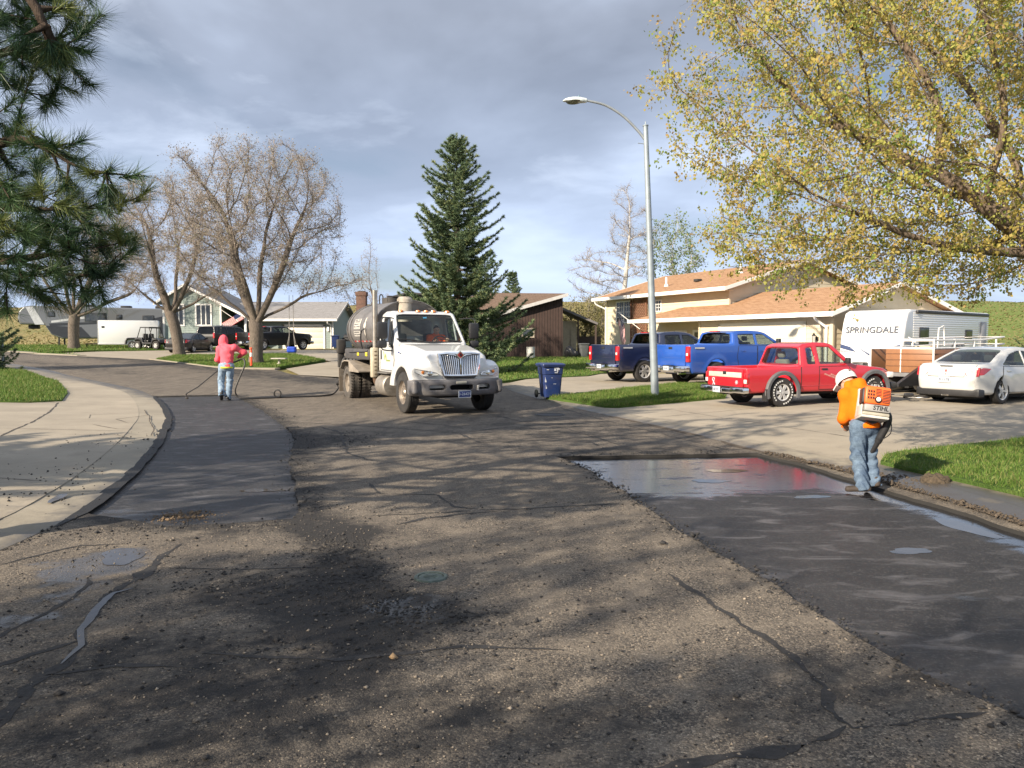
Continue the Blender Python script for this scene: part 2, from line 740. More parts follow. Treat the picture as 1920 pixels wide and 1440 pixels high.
# ================================================================== GROUND
def mat_road():
 m, t, b = new_mat('old_asphalt')
 p = t.pos()
 agg = t.new('ShaderNodeTexVoronoi', feature='F1')
 t.l.new(p, agg.inputs['Vector'])
 agg.inputs['Scale'].default_value = 95
 sepc = t.new('ShaderNodeSeparateColor')
 t.l.new(agg.outputs['Color'], sepc.inputs[0])
 stone = t.ramp(sepc.outputs[0], [(0.0, (.055, .049, .043)), (0.30, (.120, .103, .085)), (0.58, (.205, .174, .138)), (0.80, (.285, .236, .180)), (0.94, (.38, .315, .235)), (1.0, (.52, .45, .35))])
 fine = t.noise(p, 150, 3, .7)
 stone = t.mix(t.ramp(fine, [(.35, .75), (.62, 0.0)]), stone, (.028, .025, .023))
 big = t.noise(p, .55, 5, .6)
 stone = t.mix(t.ramp(big, [(.40, 0.0), (.70, .45)]), stone, (.095, .080, .066))
 mid = t.noise(p, 2.6, 6, .65)
 stone = t.mix(t.ramp(mid, [(.46, 0.0), (.70, .60)]), stone, (.25, .21, .162))
 streak = t.noise(t.scale(p, (3.0, .35, 1), rot=(0, 0, .35)), 1.4, 5, .6)
 stone = t.mix(t.ramp(streak, [(.50, 0.0), (.72, .5)]), stone, (.060, .052, .046))
 # black milling dust lying on the surface
 res = t.attr('residue')
 nz = t.noise(p, 1.9, 7, .68, .5)
 nz2 = t.noise(p, 11, 4, .7)
 msk = t.math('ADD', res, t.math('ADD', t.math('MULTIPLY', t.math('SUBTRACT', nz, .5), 1.5), t.math('MULTIPLY', t.math('SUBTRACT', nz2, .5), .7)))
 msk = t.ramp(msk, [(.30, 0.0), (.72, .93)])
 col = t.mix(msk, stone, t.mix(t.ramp(fine, [(.4, 0.0), (.7, 1.0)]), (.014, .0135, .014), (.034, .032, .031)))
 # damp film
 wet = t.attr('wet')
 wn = t.noise(p, 3.2, 6, .65, .3)
 wm = t.ramp(t.math('ADD', wet, t.math('MULTIPLY', t.math('SUBTRACT', wn, .5), 1.3)), [(.42, 0.0), (.62, 1.0)])
 col = t.mix(t.math('MULTIPLY', wm, .55), col, (.018, .017, .017))
 t.put(b.inputs['Base Color'], col)
 t.put(b.inputs['Roughness'], t.math('SUBTRACT', .88, t.math('MULTIPLY', wm, .62)))
 b.inputs['Specular IOR Level'].default_value = .35
 h = t.math('ADD', t.math('MULTIPLY', t.math('SUBTRACT', 1.0, agg.outputs['Distance']), .8), t.math('MULTIPLY', fine, .9))
 h2 = t.math('ADD', h, t.math('MULTIPLY', t.noise(p, 9, 5, .7), 2.2))
 bp = t.new('ShaderNodeBump')
 bp.inputs['Distance'].default_value = .007
 t.put(bp.inputs['Strength'], t.math('SUBTRACT', .85, t.math('MULTIPLY', wm, .65)))
 t.put(bp.inputs['Height'], h2)
 t.l.new(bp.outputs[0], b.inputs['Normal'])
 return m


def mat_strip():
 """freshly milled and swept lane, dark and smooth, wet in places"""
 m, t, b = new_mat('milled_asphalt')
 p = t.pos()
 fine = t.noise(p, 120, 3, .7)
 big = t.noise(p, 1.1, 6, .6, .3)
 ag = t.voro(p, 85, out=1)
 sp = t.new('ShaderNodeSeparateColor')
 t.l.new(ag, sp.inputs[0])
 col = t.mix(t.ramp(fine, [(.35, 0.0), (.68, 1.0)]), (.008, .008, .0095), (.032, .031, .033))
 col = t.mix(t.ramp(big, [(.42, 0.0), (.66, .6)]), col, (.042, .040, .041))
 col = t.mix(t.ramp(sp.outputs[0], [(.78, 0.0), (1.0, .7)]), col, (.085, .080, .077))
 sweep = t.noise(t.scale(p, (.55, 3.4, 1), rot=(0, 0, -.12)), 1.5, 6, .62, .2)
 col = t.mix(t.ramp(sweep, [(.50, 0.0), (.70, .55)]), col, (.020, .020, .022))
 wet = t.attr('wet')
 wn = t.noise(t.scale(p, (.8, 2.1, 1)), 2.4, 7, .66, .4)
 wm = t.ramp(t.math('ADD', wet, t.math('MULTIPLY', t.math('SUBTRACT', wn, .5), 1.25)), [(.40, 0.0), (.60, 1.0)])
 # pale streaks: sky reflection on wet patches, painted into the colour
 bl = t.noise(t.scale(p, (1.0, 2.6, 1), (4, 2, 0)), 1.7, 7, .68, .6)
 sheen_m = t.math('MULTIPLY', t.ramp(bl, [(.53, 0.0), (.68, .75)]), t.math('SUBTRACT', 1.0, t.math('MULTIPLY', wm, .5)))
 col = t.mix(sheen_m, col, (.12, .116, .122))
 col = t.mix(t.math('MULTIPLY', wm, .6), col, (.013, .013, .0145))
 t.put(b.inputs['Base Color'], col)
 rn = t.noise(p, 7, 4, .6)
 t.put(b.inputs['Roughness'], t.math('ADD', t.math('SUBTRACT', .66, t.math('MULTIPLY', wm, .585)), t.math('MULTIPLY', t.math('SUBTRACT', rn, .5), .16)))
 h = t.math('ADD', fine, t.math('MULTIPLY', t.noise(p, 16, 4, .65), 1.5))
 bp = t.new('ShaderNodeBump')
 bp.inputs['Distance'].default_value = .006
 t.put(bp.inputs['Strength'], t.math('SUBTRACT', .95, t.math('MULTIPLY', wm, .88)))
 t.put(bp.inputs['Height'], h)
 t.l.new(bp.outputs[0], b.inputs['Normal'])
 return m


def mat_concrete(name, base, wetname=True):
 m, t, b = new_mat(name)
 p = t.pos()
 n1 = t.noise(p, .8, 6, .62)
 n2 = t.noise(p, 60, 3, .7)
 col = t.ramp(n1, [(.3, tuple(c * .80 for c in base)), (.7, tuple(c * 1.12 for c in base))])
 col = t.mix(t.ramp(n2, [(.3, .35), (.6, 0.0)]), col, tuple(c * .55 for c in base))
 st = t.noise(t.scale(p, (1, 1, 1), (7, 3, 1)), 2.1, 7, .7, .6)
 col = t.mix(t.ramp(st, [(.55, 0.0), (.78, .55)]), col, tuple(c * .45 for c in base))
 dirt = t.attr('dirt')
 dn = t.noise(p, 2.8, 7, .7, .3)
 dm = t.ramp(t.math('ADD', dirt, t.math('MULTIPLY', t.math('SUBTRACT', dn, .5), 1.2)), [(.35, 0.0), (.85, .92)])
 col = t.mix(dm, col, (.052, .045, .039))
 t.put(b.inputs['Base Color'], col)
 t.put(b.inputs['Roughness'], t.math('SUBTRACT', .86, t.math('MULTIPLY', dm, .52)))
 t.put(b.inputs['Normal'], t.bump(t.math('ADD', n2, t.math('MULTIPLY', t.noise(p, 6, 4), 1.2)), .35, .006))
 return m


def mat_lawn():
 m, t, b = new_mat('turf')
 p = t.pos()
 n = t.noise(p, 1.3, 6, .65)
 n2 = t.noise(p, 34, 3, .7)
 col = t.ramp(n, [(.3, (.050, .092, .018)), (.52, (.085, .145, .028)), (.70, (.145, .180, .048))])
 col = t.mix(t.ramp(n2, [(.3, .6), (.6, 0)]), col, (.022, .055, .010))
 t.put(b.inputs['Base Color'], col)
 b.inputs['Roughness'].default_value = .9
 b.inputs['Specular IOR Level'].default_value = .2
 t.put(b.inputs['Normal'], t.bump(n2, 1.0, .05))
 return m


def mat_field():
 m, t, b = new_mat('dry_grassland')
 p = t.pos()
 n = t.noise(t.scale(p, (.5, 1.0, 1.0)), .045, 7, .65, .3)
 n2 = t.noise(p, 1.2, 5, .75)
 col = t.ramp(n, [(.30, (.215, .180, .078)), (.48, (.275, .225, .105)), (.60, (.215, .200, .085)), (.75, (.155, .165, .062))])
 col = t.mix(t.ramp(n2, [(.35, .45), (.6, 0.0)]), col, (.115, .098, .038))
 sx = t.new('ShaderNodeSeparateXYZ')
 t.l.new(p, sx.inputs[0])
 gr = t.ramp(t.math('DIVIDE', sx.outputs[0], 120.0), [(0.12, 0.0), (0.45, .8)])
 col = t.mix(gr, col, (.130, .190, .045))
 t.put(b.inputs['Base Color'], col)
 b.inputs['Roughness'].default_value = .95
 b.inputs['Specular IOR Level'].default_value = .1
 t.put(b.inputs['Normal'], t.bump(n2, .7, .25))
 return m


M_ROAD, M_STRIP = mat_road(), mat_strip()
M_CONC = mat_concrete('driveway_concrete', (.335, .290, .222))
M_GUT = mat_concrete('gutter_concrete', (.305, .268, .205))
M_LAWN, M_FIELD = mat_lawn(), mat_field()

# the land itself: one sheet to the horizon
gx = np.concatenate([-np.geomspace(900, 60, 26), np.arange(-56, 57, 4), np.geomspace(60, 900, 26)])
gy = np.concatenate([[-300, -120, -60], np.arange(-30, 90, 4), np.arange(92, 300, 6), np.geomspace(310, 1600, 16)])
GX, GY = np.meshgrid(gx, gy, indexing='ij')
GZ = T(GX, GY) - .10
V = np.stack([GX.ravel(), GY.ravel(), GZ.ravel()], 1)
ni, nj = GX.shape
I, J = np.meshgrid(np.arange(ni - 1), np.arange(nj - 1), indexing='ij')
q = (I * nj + J).ravel()
link('ground', mesh_np('ground', V, np.stack([q, q + nj, q + nj + 1, q + 1], 1), True), M_FIELD, kind='structure')

# ---- outlines, metres
L_EDGE = [(-4.35, -20), (-4.35, 0), (-4.40, 5.0), (-4.46, 7.38), (-4.84, 9.1), (-5.29, 10.61), (-6.16, 13.12), (-7.35, 16.17), (-8.32, 18.45), (-9.91, 21.59),
          (-11.72, 24.68), (-13.79, 27.31), (-18.74, 32.65), (-21.67, 36.19), (-25.01, 39.62), (-28.76, 43.21), (-46, 58)]
R_EDGE = [(5.2, -20), (5.2, 0), (5.12, 5.0), (5.02, 7.45), (4.89, 8.73), (4.64, 10.37), (4.11, 12.27), (3.49, 14.72), (2.41, 18.18), (1.42, 21.4), (.66, 23.81), (-.1, 26.6), (-.52, 29.6)]
FAR_EDGE = [(-.52, 29.6), (-3.6, 30.4), (-6.9, 31.4), (-9.6, 33.6), (-11.42, 37.0), (-13.5, 37.41), (-15.04, 38.71), (-18.88, 43.21), (-23.04, 48.0), (-29.6, 51.5), (-39.4, 59.3), (-46, 64)]
L_EDGE, R_EDGE = curvy(L_EDGE, 3), curvy(R_EDGE, 3)
_e = np.array(L_EDGE)
_t = np.gradient(_e, axis=0)
_t /= np.linalg.norm(_t, axis=1)[:, None]
_e = _e + np.column_stack([_t[:, 1], -_t[:, 0]]) * .05
STRIP_L = [tuple(p) for p in _e if 7.45 < p[1] < 24.3] + [(-8.8, 24.33), (-7.7, 22.3), (-6.56, 20.18), (-5.7, 18.3), (-4.9, 16.48), (-4.35, 15.1), (-3.92, 13.82), (-3.35, 11.6), (-2.64, 9.3), (-2.34, 8.4), (-2.17, 7.72), (-2.5, 7.58), (-3.4, 7.44)]
STRIP_R = [(.71, 11.92), (2.4, 12.15), (3.95, 12.30), (4.28, 11.22), (4.45, 9.9), (4.70, 8.3), (4.86, 6.94), (4.95, 4.6), (4.95, 1.5), (3.4, 1.2), (2.45, 3.59), (2.19, 4.17), (2.06, 4.86), (1.76, 6.41), (1.42, 8.44), (1.35, 9.2), (1.05, 10.75)]


def rough_edge(P, amp, step=.16):
 Q = np.array(dense(P, step))
 n = len(Q)
 k = np.ones(3) / 3
 j = np.stack([np.convolve(RNG.normal(0, amp * 1.6, n), k, 'same') for _ in range(2)], 1)
 return [tuple(p) for p in Q + j]


STRIP_L, STRIP_R = rough_edge(STRIP_L, .022), rough_edge(STRIP_R, .018)
road_poly = L_EDGE + FAR_EDGE[::-1] + R_EDGE[::-1]


def near_step(x, y):
 return .16 if y < 9 else .28 if y < 16 else .6 if y < 30 else 1.6


road_poly = [p for i, p in enumerate(road_poly) if i == 0 or (abs(p[0] - road_poly[i - 1][0]) + abs(p[1] - road_poly[i - 1][1])) > 1e-3]
road = drape('road', road_poly, 0.0, near_step, M_ROAD, holes=[STRIP_L, STRIP_R])


def gauss(x, y, px, py, sx, sy, a=0.0):
 c, s = math.cos(a), math.sin(a)
 u, v = (x - px) * c + (y - py) * s, -(x - px) * s + (y - py) * c
 return np.exp(-(u / sx) ** 2 - (v / sy) ** 2)


def seg_d(x, y, P):
 d = np.full(len(x), 1e9)
 for a, b in zip(P[:-1], P[1:]):
  e = np.subtract(b, a)
  t = np.clip(((x - a[0]) * e[0] + (y - a[1]) * e[1]) / (e @ e + 1e-9), 0, 1)
  d = np.minimum(d, np.hypot(x - a[0] - t * e[0], y - a[1] - t * e[1]))
 return d


rv = np.array([v.co[:] for v in road.data.vertices])
x, y = rv[:, 0], rv[:, 1]
dl = seg_d(x, y, STRIP_L + STRIP_L[:1])
dr = seg_d(x, y, STRIP_R + STRIP_R[:1])
res = .22 * gauss(x, y, -2.2, 4.6, 1.9, 1.7) + .16 * gauss(x, y, 0, 2.8, 4, .9) + .62 * np.exp(-(dl / .42) ** 2) + .34 * np.exp(-(dr / .16) ** 2)
res += .62 * gauss(x, y, -1.25, 5.9, .30, 1.7, .25) + .62 * gauss(x, y, -.75, 5.0, .75, .42, .2) + .50 * gauss(x, y, -1.75, 5.5, .9, .55) + .42 * gauss(x, y, -1.5, 3.9, 1.4, .8)
res += .62 * gauss(x, y, -1.6, 7.2, .8, .5) + .40 * gauss(x, y, .10, 6.4, .18, .6) + .30 * gauss(x, y, .5, 3.6, 1.2, .35)
res += .30 * gauss(x, y, 1.7, 4.0, .7, .5) + .30 * gauss(x, y, -.4, 13.9, 1.8, 1.7) + .42 * gauss(x, y, 1.5, 16.5, 2.6, 2.6) + .55 * gauss(x, y, -3.3, 14.0, .9, 1.4)
res += .46 * np.exp(-(seg_d(x, y, [(.7, 12.5), (3.7, 12.9)]) / .45) ** 2)
band = seg_d(x, y, [(-4.5, 29.2), (-6.4, 29.6), (-9.0, 31.4), (-14.6, 38.0), (-23.9, 47.6), (-36, 57)])
res += .66 * np.exp(-(band / 1.7) ** 2)
band2 = seg_d(x, y, [(-16, 33), (-21, 38), (-30, 46)])
res += .50 * np.exp(-(band2 / 1.1) ** 2)
res -= .35 * gauss(x, y, .15, 9.2, 1.1, 2.6) + .25 * gauss(x, y, 1.0, 6.2, .7, 1.3) + .2 * gauss(x, y, -3.0, 21, 3, 2.2)
vattr(road.data, 'residue', res + .06)
wet = .95 * gauss(x, y, -3.35, 6.2, .60, .58) + .62 * gauss(x, y, -3.2, 4.9, .6, .9) + .5 * gauss(x, y, -1.0, 5.0, 1.0, .5) + .40 * gauss(x, y, -.62, 5.2, .32, .35) + .35 * gauss(x, y, -.75, 6.15, .35, .14) + .35 * gauss(x, y, -.9, 7.9, .5, .18)
wet += .50 * gauss(x, y, -5.2, 27.5, 2.6, 1.2) + .35 * gauss(x, y, -1.9, 21.3, 1.6, .7)
vattr(road.data, 'wet', wet - .12)

# the two milled lanes lie a few centimetres lower than the old surface
for nm, P, dep in (('milled_lane', STRIP_L, .034), ('milled_lane', STRIP_R, .040)):
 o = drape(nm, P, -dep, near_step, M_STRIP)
 v = np.array([k.co[:] for k in o.data.vertices])
 x, y = v[:, 0], v[:, 1]
 if P is STRIP_L:
  w = .30 * gauss(x, y, -7.6, 20.6, 1.6, 1.0) + .34 * gauss(x, y, -4.2, 8.0, .55, .5) + .36 * gauss(x, y, -3.0, 9.3, .55, .3) + .14 * gauss(x, y, -4.6, 12, 2.2, 4) + .22 * gauss(x, y, -5.6, 16, 1.6, .8)
  w += .10
 else:
  w = .74 * sstep((y - 8.6 - .25 * np.sin(x * 2.2)) / .8) + .50 * np.exp(-(seg_d(x, y, [(4.4, 10.6), (4.55, 8.4), (4.75, 6.6), (4.8, 4.5)]) / .42) ** 2) * 1.55 - .30 * gauss(x, y, 2.0, 7.6, 1.2, 1.0)
  w += .42 * gauss(x, y, 2.6, 6.9, .7, .45) + .46 * gauss(x, y, 3.2, 5.4, .8, .30) + .3 * gauss(x, y, 3.5, 6.7, .5, .2)
  w -= .06
 vattr(o.data, 'wet', w)
 Q = np.array(P)
 n = len(Q)
 z = T(Q[:, 0], Q[:, 1])
 top, bot = np.column_stack([Q, z + .001]), np.column_stack([Q, z - dep - .004])
 i = np.arange(n)
 j = (i + 1) % n
 link('lane_edge', mesh_np('lane_edge', np.concatenate([top, bot]), np.stack([i, j, n + j, n + i], 1)), mat('cut_asphalt', (.022, .021, .020), .9, bump=.6), kind='structure')


def offset_line(P, d):
 P = np.array(P, float)
 t = np.gradient(P, axis=0)
 t /= np.linalg.norm(t, axis=1)[:, None] + 1e-9
 return [tuple(p) for p in P + np.column_stack([-t[:, 1], t[:, 0]]) * d]


def band_poly(P, d):
 return list(P) + offset_line(P, d)[::-1]


def con_attr(o, dirt):
 v = np.array([k.co[:] for k in o.data.vertices])
 vattr(o.data, 'dirt', dirt(v[:, 0], v[:, 1]))


# gutters
gl = [p for p in L_EDGE if p[1] < 44]
g = drape('gutter', band_poly(gl, .62), .003, lambda x, y: .3 if y < 16 else .7, M_GUT, zf=lambda x, y: .028 * sstep(seg_d(x, y, gl) / .1) - .030 * np.exp(-((seg_d(x, y, gl) - .42) / .13) ** 2) * sstep((20 - y) / 4))
con_attr(g, lambda x, y: .30 + .35 * np.exp(-(seg_d(x, y, gl) / .16) ** 2) - .32 * sstep((y - 9.5) / 2) * sstep((28 - y) / 8) + .3 * sstep((y - 21) / 3))
gr = R_EDGE[::-1]
g2 = drape('gutter', band_poly(R_EDGE, -.48), .003, lambda x, y: .25 if y < 14 else .6, M_GUT, zf=lambda x, y: .03 * sstep(seg_d(x, y, R_EDGE) / .1))
con_attr(g2, lambda x, y: .42 + .50 * sstep((11.2 - y) / 1.2) + .35 * np.exp(-(seg_d(x, y, R_EDGE) / .13) ** 2))

# drives and pavement
left_conc = offset_line(gl, .60) + [(-30.5, 44.5), (-46, 44), (-46, -20)]
lc = drape('driveway', left_conc, .034, lambda x, y: .7 if x > -16 else 1.6, M_CONC)
con_attr(lc, lambda x, y: .10 + .30 * np.exp(-(seg_d(x, y, gl) - .6) / .5) * sstep((12 - y) / 3) + .25 * gauss(x, y, -6.4, 13.4, 1.3, .5) + .45 * gauss(x, y, -12.4, 26.4, 1.6, 1.8, -.6) + .10 * sstep((9.8 - y) / 1.5) + .5 * sstep((y - 26) / 4) * np.exp(-(seg_d(x, y, gl) - .6) / 2.5))
re_in = offset_line(R_EDGE, -.46)
right_conc = re_in + [(.6, 31.6), (4.0, 35.5), (9, 36), (26, 26), (30, 10), (30, -20)]
rc = drape('driveway', right_conc, .034, lambda x, y: .7 if y < 24 else 1.4, M_CONC)
con_attr(rc, lambda x, y: .02 + .40 * np.exp(-np.maximum(0, seg_d(x, y, R_EDGE) - .45) / .45) + .62 * sstep((11.3 - y) / .8) * np.exp(-np.maximum(0, seg_d(x, y, R_EDGE) - .4) / .7) + .12 * gauss(x, y, 4.2, 19, 1.5, 2))  # last term: tree shade on the drive, painted in through the dirt mask
hd = drape('driveway', [(-9.2, 33.2), (-4.6, 30.7), (-4.3, 33.5), (-8.0, 45), (-11.5, 62), (-20, 62), (-15.5, 54), (-10.4, 44.35), (-11.0, 37.4)], .012, 1.2, M_CONC)
con_attr(hd, lambda x, y: .16 + .3 * sstep((33 - y) / 3))
hd = drape('driveway', [(-21.0, 45.6), (-27.0, 49.9), (-33.5, 53.4), (-31.5, 58.5), (-23.5, 63), (-15.0, 60), (-16.5, 55.2), (-22.5, 52.2)], .016, 1.2, M_CONC)
con_attr(hd, lambda x, y: .12 + 0 * x)
# far kerb along the island and the left verge
fk = [(-11.42, 37.0), (-13.5, 37.41), (-15.04, 38.71), (-18.88, 43.21), (-22.0, 46.6)]
k = drape('kerb', band_poly(fk, -.55), .05, .6, M_GUT, skirt=.08)
con_attr(k, lambda x, y: .08 + 0 * x)
fk2 = [(-29.0, 51.3), (-39.4, 59.3), (-46, 64)]
k = drape('kerb', band_poly(fk2, -.6), .05, .8, M_GUT, skirt=.08)
con_attr(k, lambda x, y: .08 + 0 * x)

# lawns
LAWN_R = [(5.56, -20), (5.62, 5), (5.72, 8.6), (5.52, 9.5), (5.30, 10.3), (5.22, 10.82), (5.55, 11.35), (5.94, 11.65), (8.42, 12.57), (13, 14.2), (24, 17.5), (28, 10), (28, -20)]
LAWN_I = [(1.02, 23.0), (1.61, 23.25), (4.0, 25.0), (6.69, 27.2), (6.6, 24.2), (5.96, 21.41), (2.75, 19.85), (2.42, 20.0), (1.72, 21.6)]
LAWN_L = [(-25.48, 38.0), (-22.12, 35.0), (-16.9, 28.6), (-13.8, 23.84), (-12.5, 21.3), (-13.0, 20.65), (-13.68, 20.49), (-44, 20.0), (-44, 42), (-30, 42)]
LAWN_B = [(-.45, 30.05), (.6, 31.75), (3.3, 33.6), (4.4, 36.2), (6.5, 39), (8, 60), (-3, 62), (-8.6, 60), (-7.4, 45), (-4.1, 33.5), (-3.2, 30.9)]
LAWN_M = [(-11.6, 37.9), (-13.7, 38.0), (-15.4, 39.3), (-19.3, 43.8), (-21.4, 46.2), (-22.4, 51.2), (-16.8, 53.4), (-15, 53.0), (-10.8, 44.6)]
LAWN_F = [(-29.4, 52.4), (-39.6, 60.3), (-60, 76), (-60, 82), (-30, 80), (-20, 70), (-24.0, 64.0), (-32.5, 59.5), (-34.6, 55.6)]
for P, st in ((LAWN_R, .6), (LAWN_I, .5), (LAWN_L, 1.2), (LAWN_B, 1.6), (LAWN_M, 1.2), (LAWN_F, 2.0)):
 drape('lawn', P, .085 if P in (LAWN_R, LAWN_I) else .07, st, M_LAWN, skirt=.12)


def blades(name, poly, n, h, w, off, mats, clip=None):
 """grass blades: leaning triangles, tall in uneven tufts"""
 P = np.array(poly)
 lo, hi = P.min(0), P.max(0)
 if clip:
  lo, hi = np.maximum(lo, clip[:2]), np.minimum(hi, clip[2:])
 pts = np.zeros((0, 2))
 while len(pts) < n:
  c = RNG.uniform(lo, hi, (n * 2, 2))
  pts = np.concatenate([pts, c[pip(P, c[:, 0], c[:, 1])]])
 pts = pts[:n]
 z = T(pts[:, 0], pts[:, 1]) + off
 tuft = .75 + .35 * np.sin(pts[:, 0] * 3.1 + 1.7 * np.sin(pts[:, 1] * 2.3)) * np.sin(pts[:, 1] * 4.3)
 hh = h * RNG.uniform(.5, 1.25, n) * tuft
 a = RNG.uniform(0, 2 * PI, n)
 lean = RNG.normal(0, .45, (n, 2)) * hh[:, None]
 dx, dy = np.cos(a) * w / 2, np.sin(a) * w / 2
 v0 = np.column_stack([pts[:, 0] - dx, pts[:, 1] - dy, z])
 v1 = np.column_stack([pts[:, 0] + dx, pts[:, 1] + dy, z])
 v2 = np.column_stack([pts[:, 0] + lean[:, 0], pts[:, 1] + lean[:, 1], z + hh])
 V = np.stack([v0, v1, v2], 1).reshape(-1, 3)
 me = mesh_np(name, V, np.arange(3 * n).reshape(-1, 3))
 me.polygons.foreach_set('material_index', RNG.choice(len(mats), n, p=[.46, .32, .22]).astype(np.int32))
 return link(name, me, mats, kind='stuff')


def leaf_mat(name, col, trans=.35, var=.25, rough=.6):
 m, t, b = new_mat(name)
 out = m.node_tree.nodes['Material Output']
 n = t.noise(t.pos(), 9, 3)
 c = t.ramp(n, [(.3, tuple(k * (1 - var) for k in col)), (.7, tuple(k * (1 + var) for k in col))])
 t.put(b.inputs['Base Color'], c)
 b.inputs['Roughness'].default_value = rough
 b.inputs['Specular IOR Level'].default_value = .3
 tl = t.new('ShaderNodeBsdfTranslucent')
 t.put(tl.inputs[0], c)
 mx = t.new('ShaderNodeMixShader')
 mx.inputs[0].default_value = trans
 t.l.new(b.outputs[0], mx.inputs[1])
 t.l.new(tl.outputs[0], mx.inputs[2])
 t.l.new(mx.outputs[0], out.inputs[0])
 return m


G1, G2, G3 = leaf_mat('grass_a', (.090, .165, .026)), leaf_mat('grass_b', (.135, .215, .040)), leaf_mat('grass_c', (.24, .245, .085))
GM = [G1, G2, G3]
blades('grass', LAWN_R, 100000, .075, .011, .08, GM, (4, 3.5, 13, 16))
blades('grass', LAWN_I, 42000, .11, .020, .08, GM)
blades('grass', LAWN_L, 52000, .13, .026, .065, GM, (-27, 20, -10, 40))
blades('grass', LAWN_B, 40000, .12, .040, .065, GM)
blades('grass', LAWN_M, 30000, .12, .042, .065, GM)
blades('grass', LAWN_F, 26000, .16, .06, .065, GM)


def field_tufts():
 n = 26000
 y = 76 + 190 * RNG.random(n) ** 1.3
 x = RNG.uniform(-.72, .72, n) * y
 z = T(x, y) - .1
 h = RNG.uniform(.10, .30, n)
 w = .08 + y * .0009
 a = RNG.normal(0, .3, (n, 2))
 V = np.stack([np.column_stack([x - w, y, z]), np.column_stack([x + w, y, z]), np.column_stack([x + a[:, 0], y + a[:, 1], z + h])], 1).reshape(-1, 3)
 me = mesh_np('dry_grass', V, np.arange(3 * n).reshape(-1, 3))
 ms = [leaf_mat('straw_a', (.27, .22, .10), .25), leaf_mat('straw_b', (.22, .195, .08), .25), leaf_mat('straw_c', (.16, .165, .06), .25)]
 me.polygons.foreach_set('material_index', RNG.choice(3, n, p=[.5, .3, .2]).astype(np.int32))
 link('dry_grass', me, ms, kind='stuff')


field_tufts()

# ---- sealed and open cracks
CR = {
 'crack_seal': ([
  ([(-2.22, 9.91), (-1.84, 9.73), (-1.56, 9.0), (-.88, 8.94), (-.64, 8.3), (-.28, 8.11), (0, 8.17), (1.33, 8.49)], .045),
  ([(-1.15, 7.45), (-.87, 7.74), (-.45, 7.96), (-.11, 8.09)], .07), ([(-1.48, 7.84), (-1.0, 7.94), (-.45, 8.09)], .05),
  ([(1.21, 5.9), (1.3, 5.44), (1.44, 4.86), (1.55, 4.55), (1.61, 4.28), (1.62, 3.91), (1.56, 3.67), (1.59, 3.49), (1.86, 3.53), (2.3, 3.64)], .065),
  ([(1.57, 3.51), (1.34, 3.35), (1.12, 3.28), (.77, 3.19), (.2, 3.05), (-.5, 3.0)], .08),
  ([(-2.94, 6.75), (-2.9, 6.25), (-2.83, 5.75), (-2.85, 5.42), (-2.8, 5.06), (-2.69, 4.7), (-2.54, 4.45), (-2.51, 4.17), (-2.52, 3.91), (-2.45, 3.59), (-2.4, 3.0)], .10),
  ([(-3.3, 4.2), (-3.12, 4.59), (-3.09, 4.86), (-3.08, 5.32), (-3.13, 5.62), (-3.22, 5.75)], .06),
  ([(-2.6, 4.55), (-2.77, 4.35), (-2.86, 4.2), (-3.0, 3.9)], .07),
  ([(-2.8, 6.03), (-2.15, 5.98), (-1.45, 6.07)], .04), ([(-4.12, 6.1), (-3.97, 6.41), (-3.81, 6.7), (-3.42, 6.75)], .045),
  ([(-2.52, 4.05), (-2.2, 4.18), (-1.7, 4.15)], .05), ([(-1.8, 4.35), (-1.0, 4.25), (-.3, 4.45), (.3, 4.4)], .045),
  ([(-4.06, 16.17), (-3.35, 15.04), (-2.66, 12.3), (-2.08, 11.47)], .10),
  ([(-5.17, 17.26), (-2.93, 16.17), (-1.05, 15.04), (0, 16.17), (1.44, 14.78), (2.9, 14.4)], .07),
  ([(-1.05, 15.04), (-.57, 13.6), (.39, 13.97), (1.42, 13.6), (1.63, 12.4)], .07), ([(-2.4, 17.26), (-1.24, 16.17), (.48, 17.26), (2.28, 17.26)], .06),
  ([(-.4, 18.6), (.2, 17.2), (1.1, 15.9), (1.9, 13.2)], .05), ([(1.3, 20.6), (1.9, 18.2), (2.9, 14.9), (3.6, 12.6)], .05),
  ([(-10.5, 28.5), (-8.2, 27.0), (-5.5, 26.6), (-2.0, 27.2)], .08), ([(-13.5, 31), (-9.5, 29.2), (-6.0, 28.4)], .07), ([(-8.5, 26), (-7.2, 24.2), (-5.0, 23.6)], .07),
 ], .0045, ('tar', (.016, .0155, .016), .5)),
}
parts = [ribbon(p, w * .62, CR['crack_seal'][1] - .0015, .75, .045) for p, w in CR['crack_seal'][0]]
link('crack_seal', mesh_np('crack_seal', *merge(parts), True), mat('tar', (.026, .0245, .024), .85, var=.45, vs=30, bump=.5, bs=90), kind='stuff')

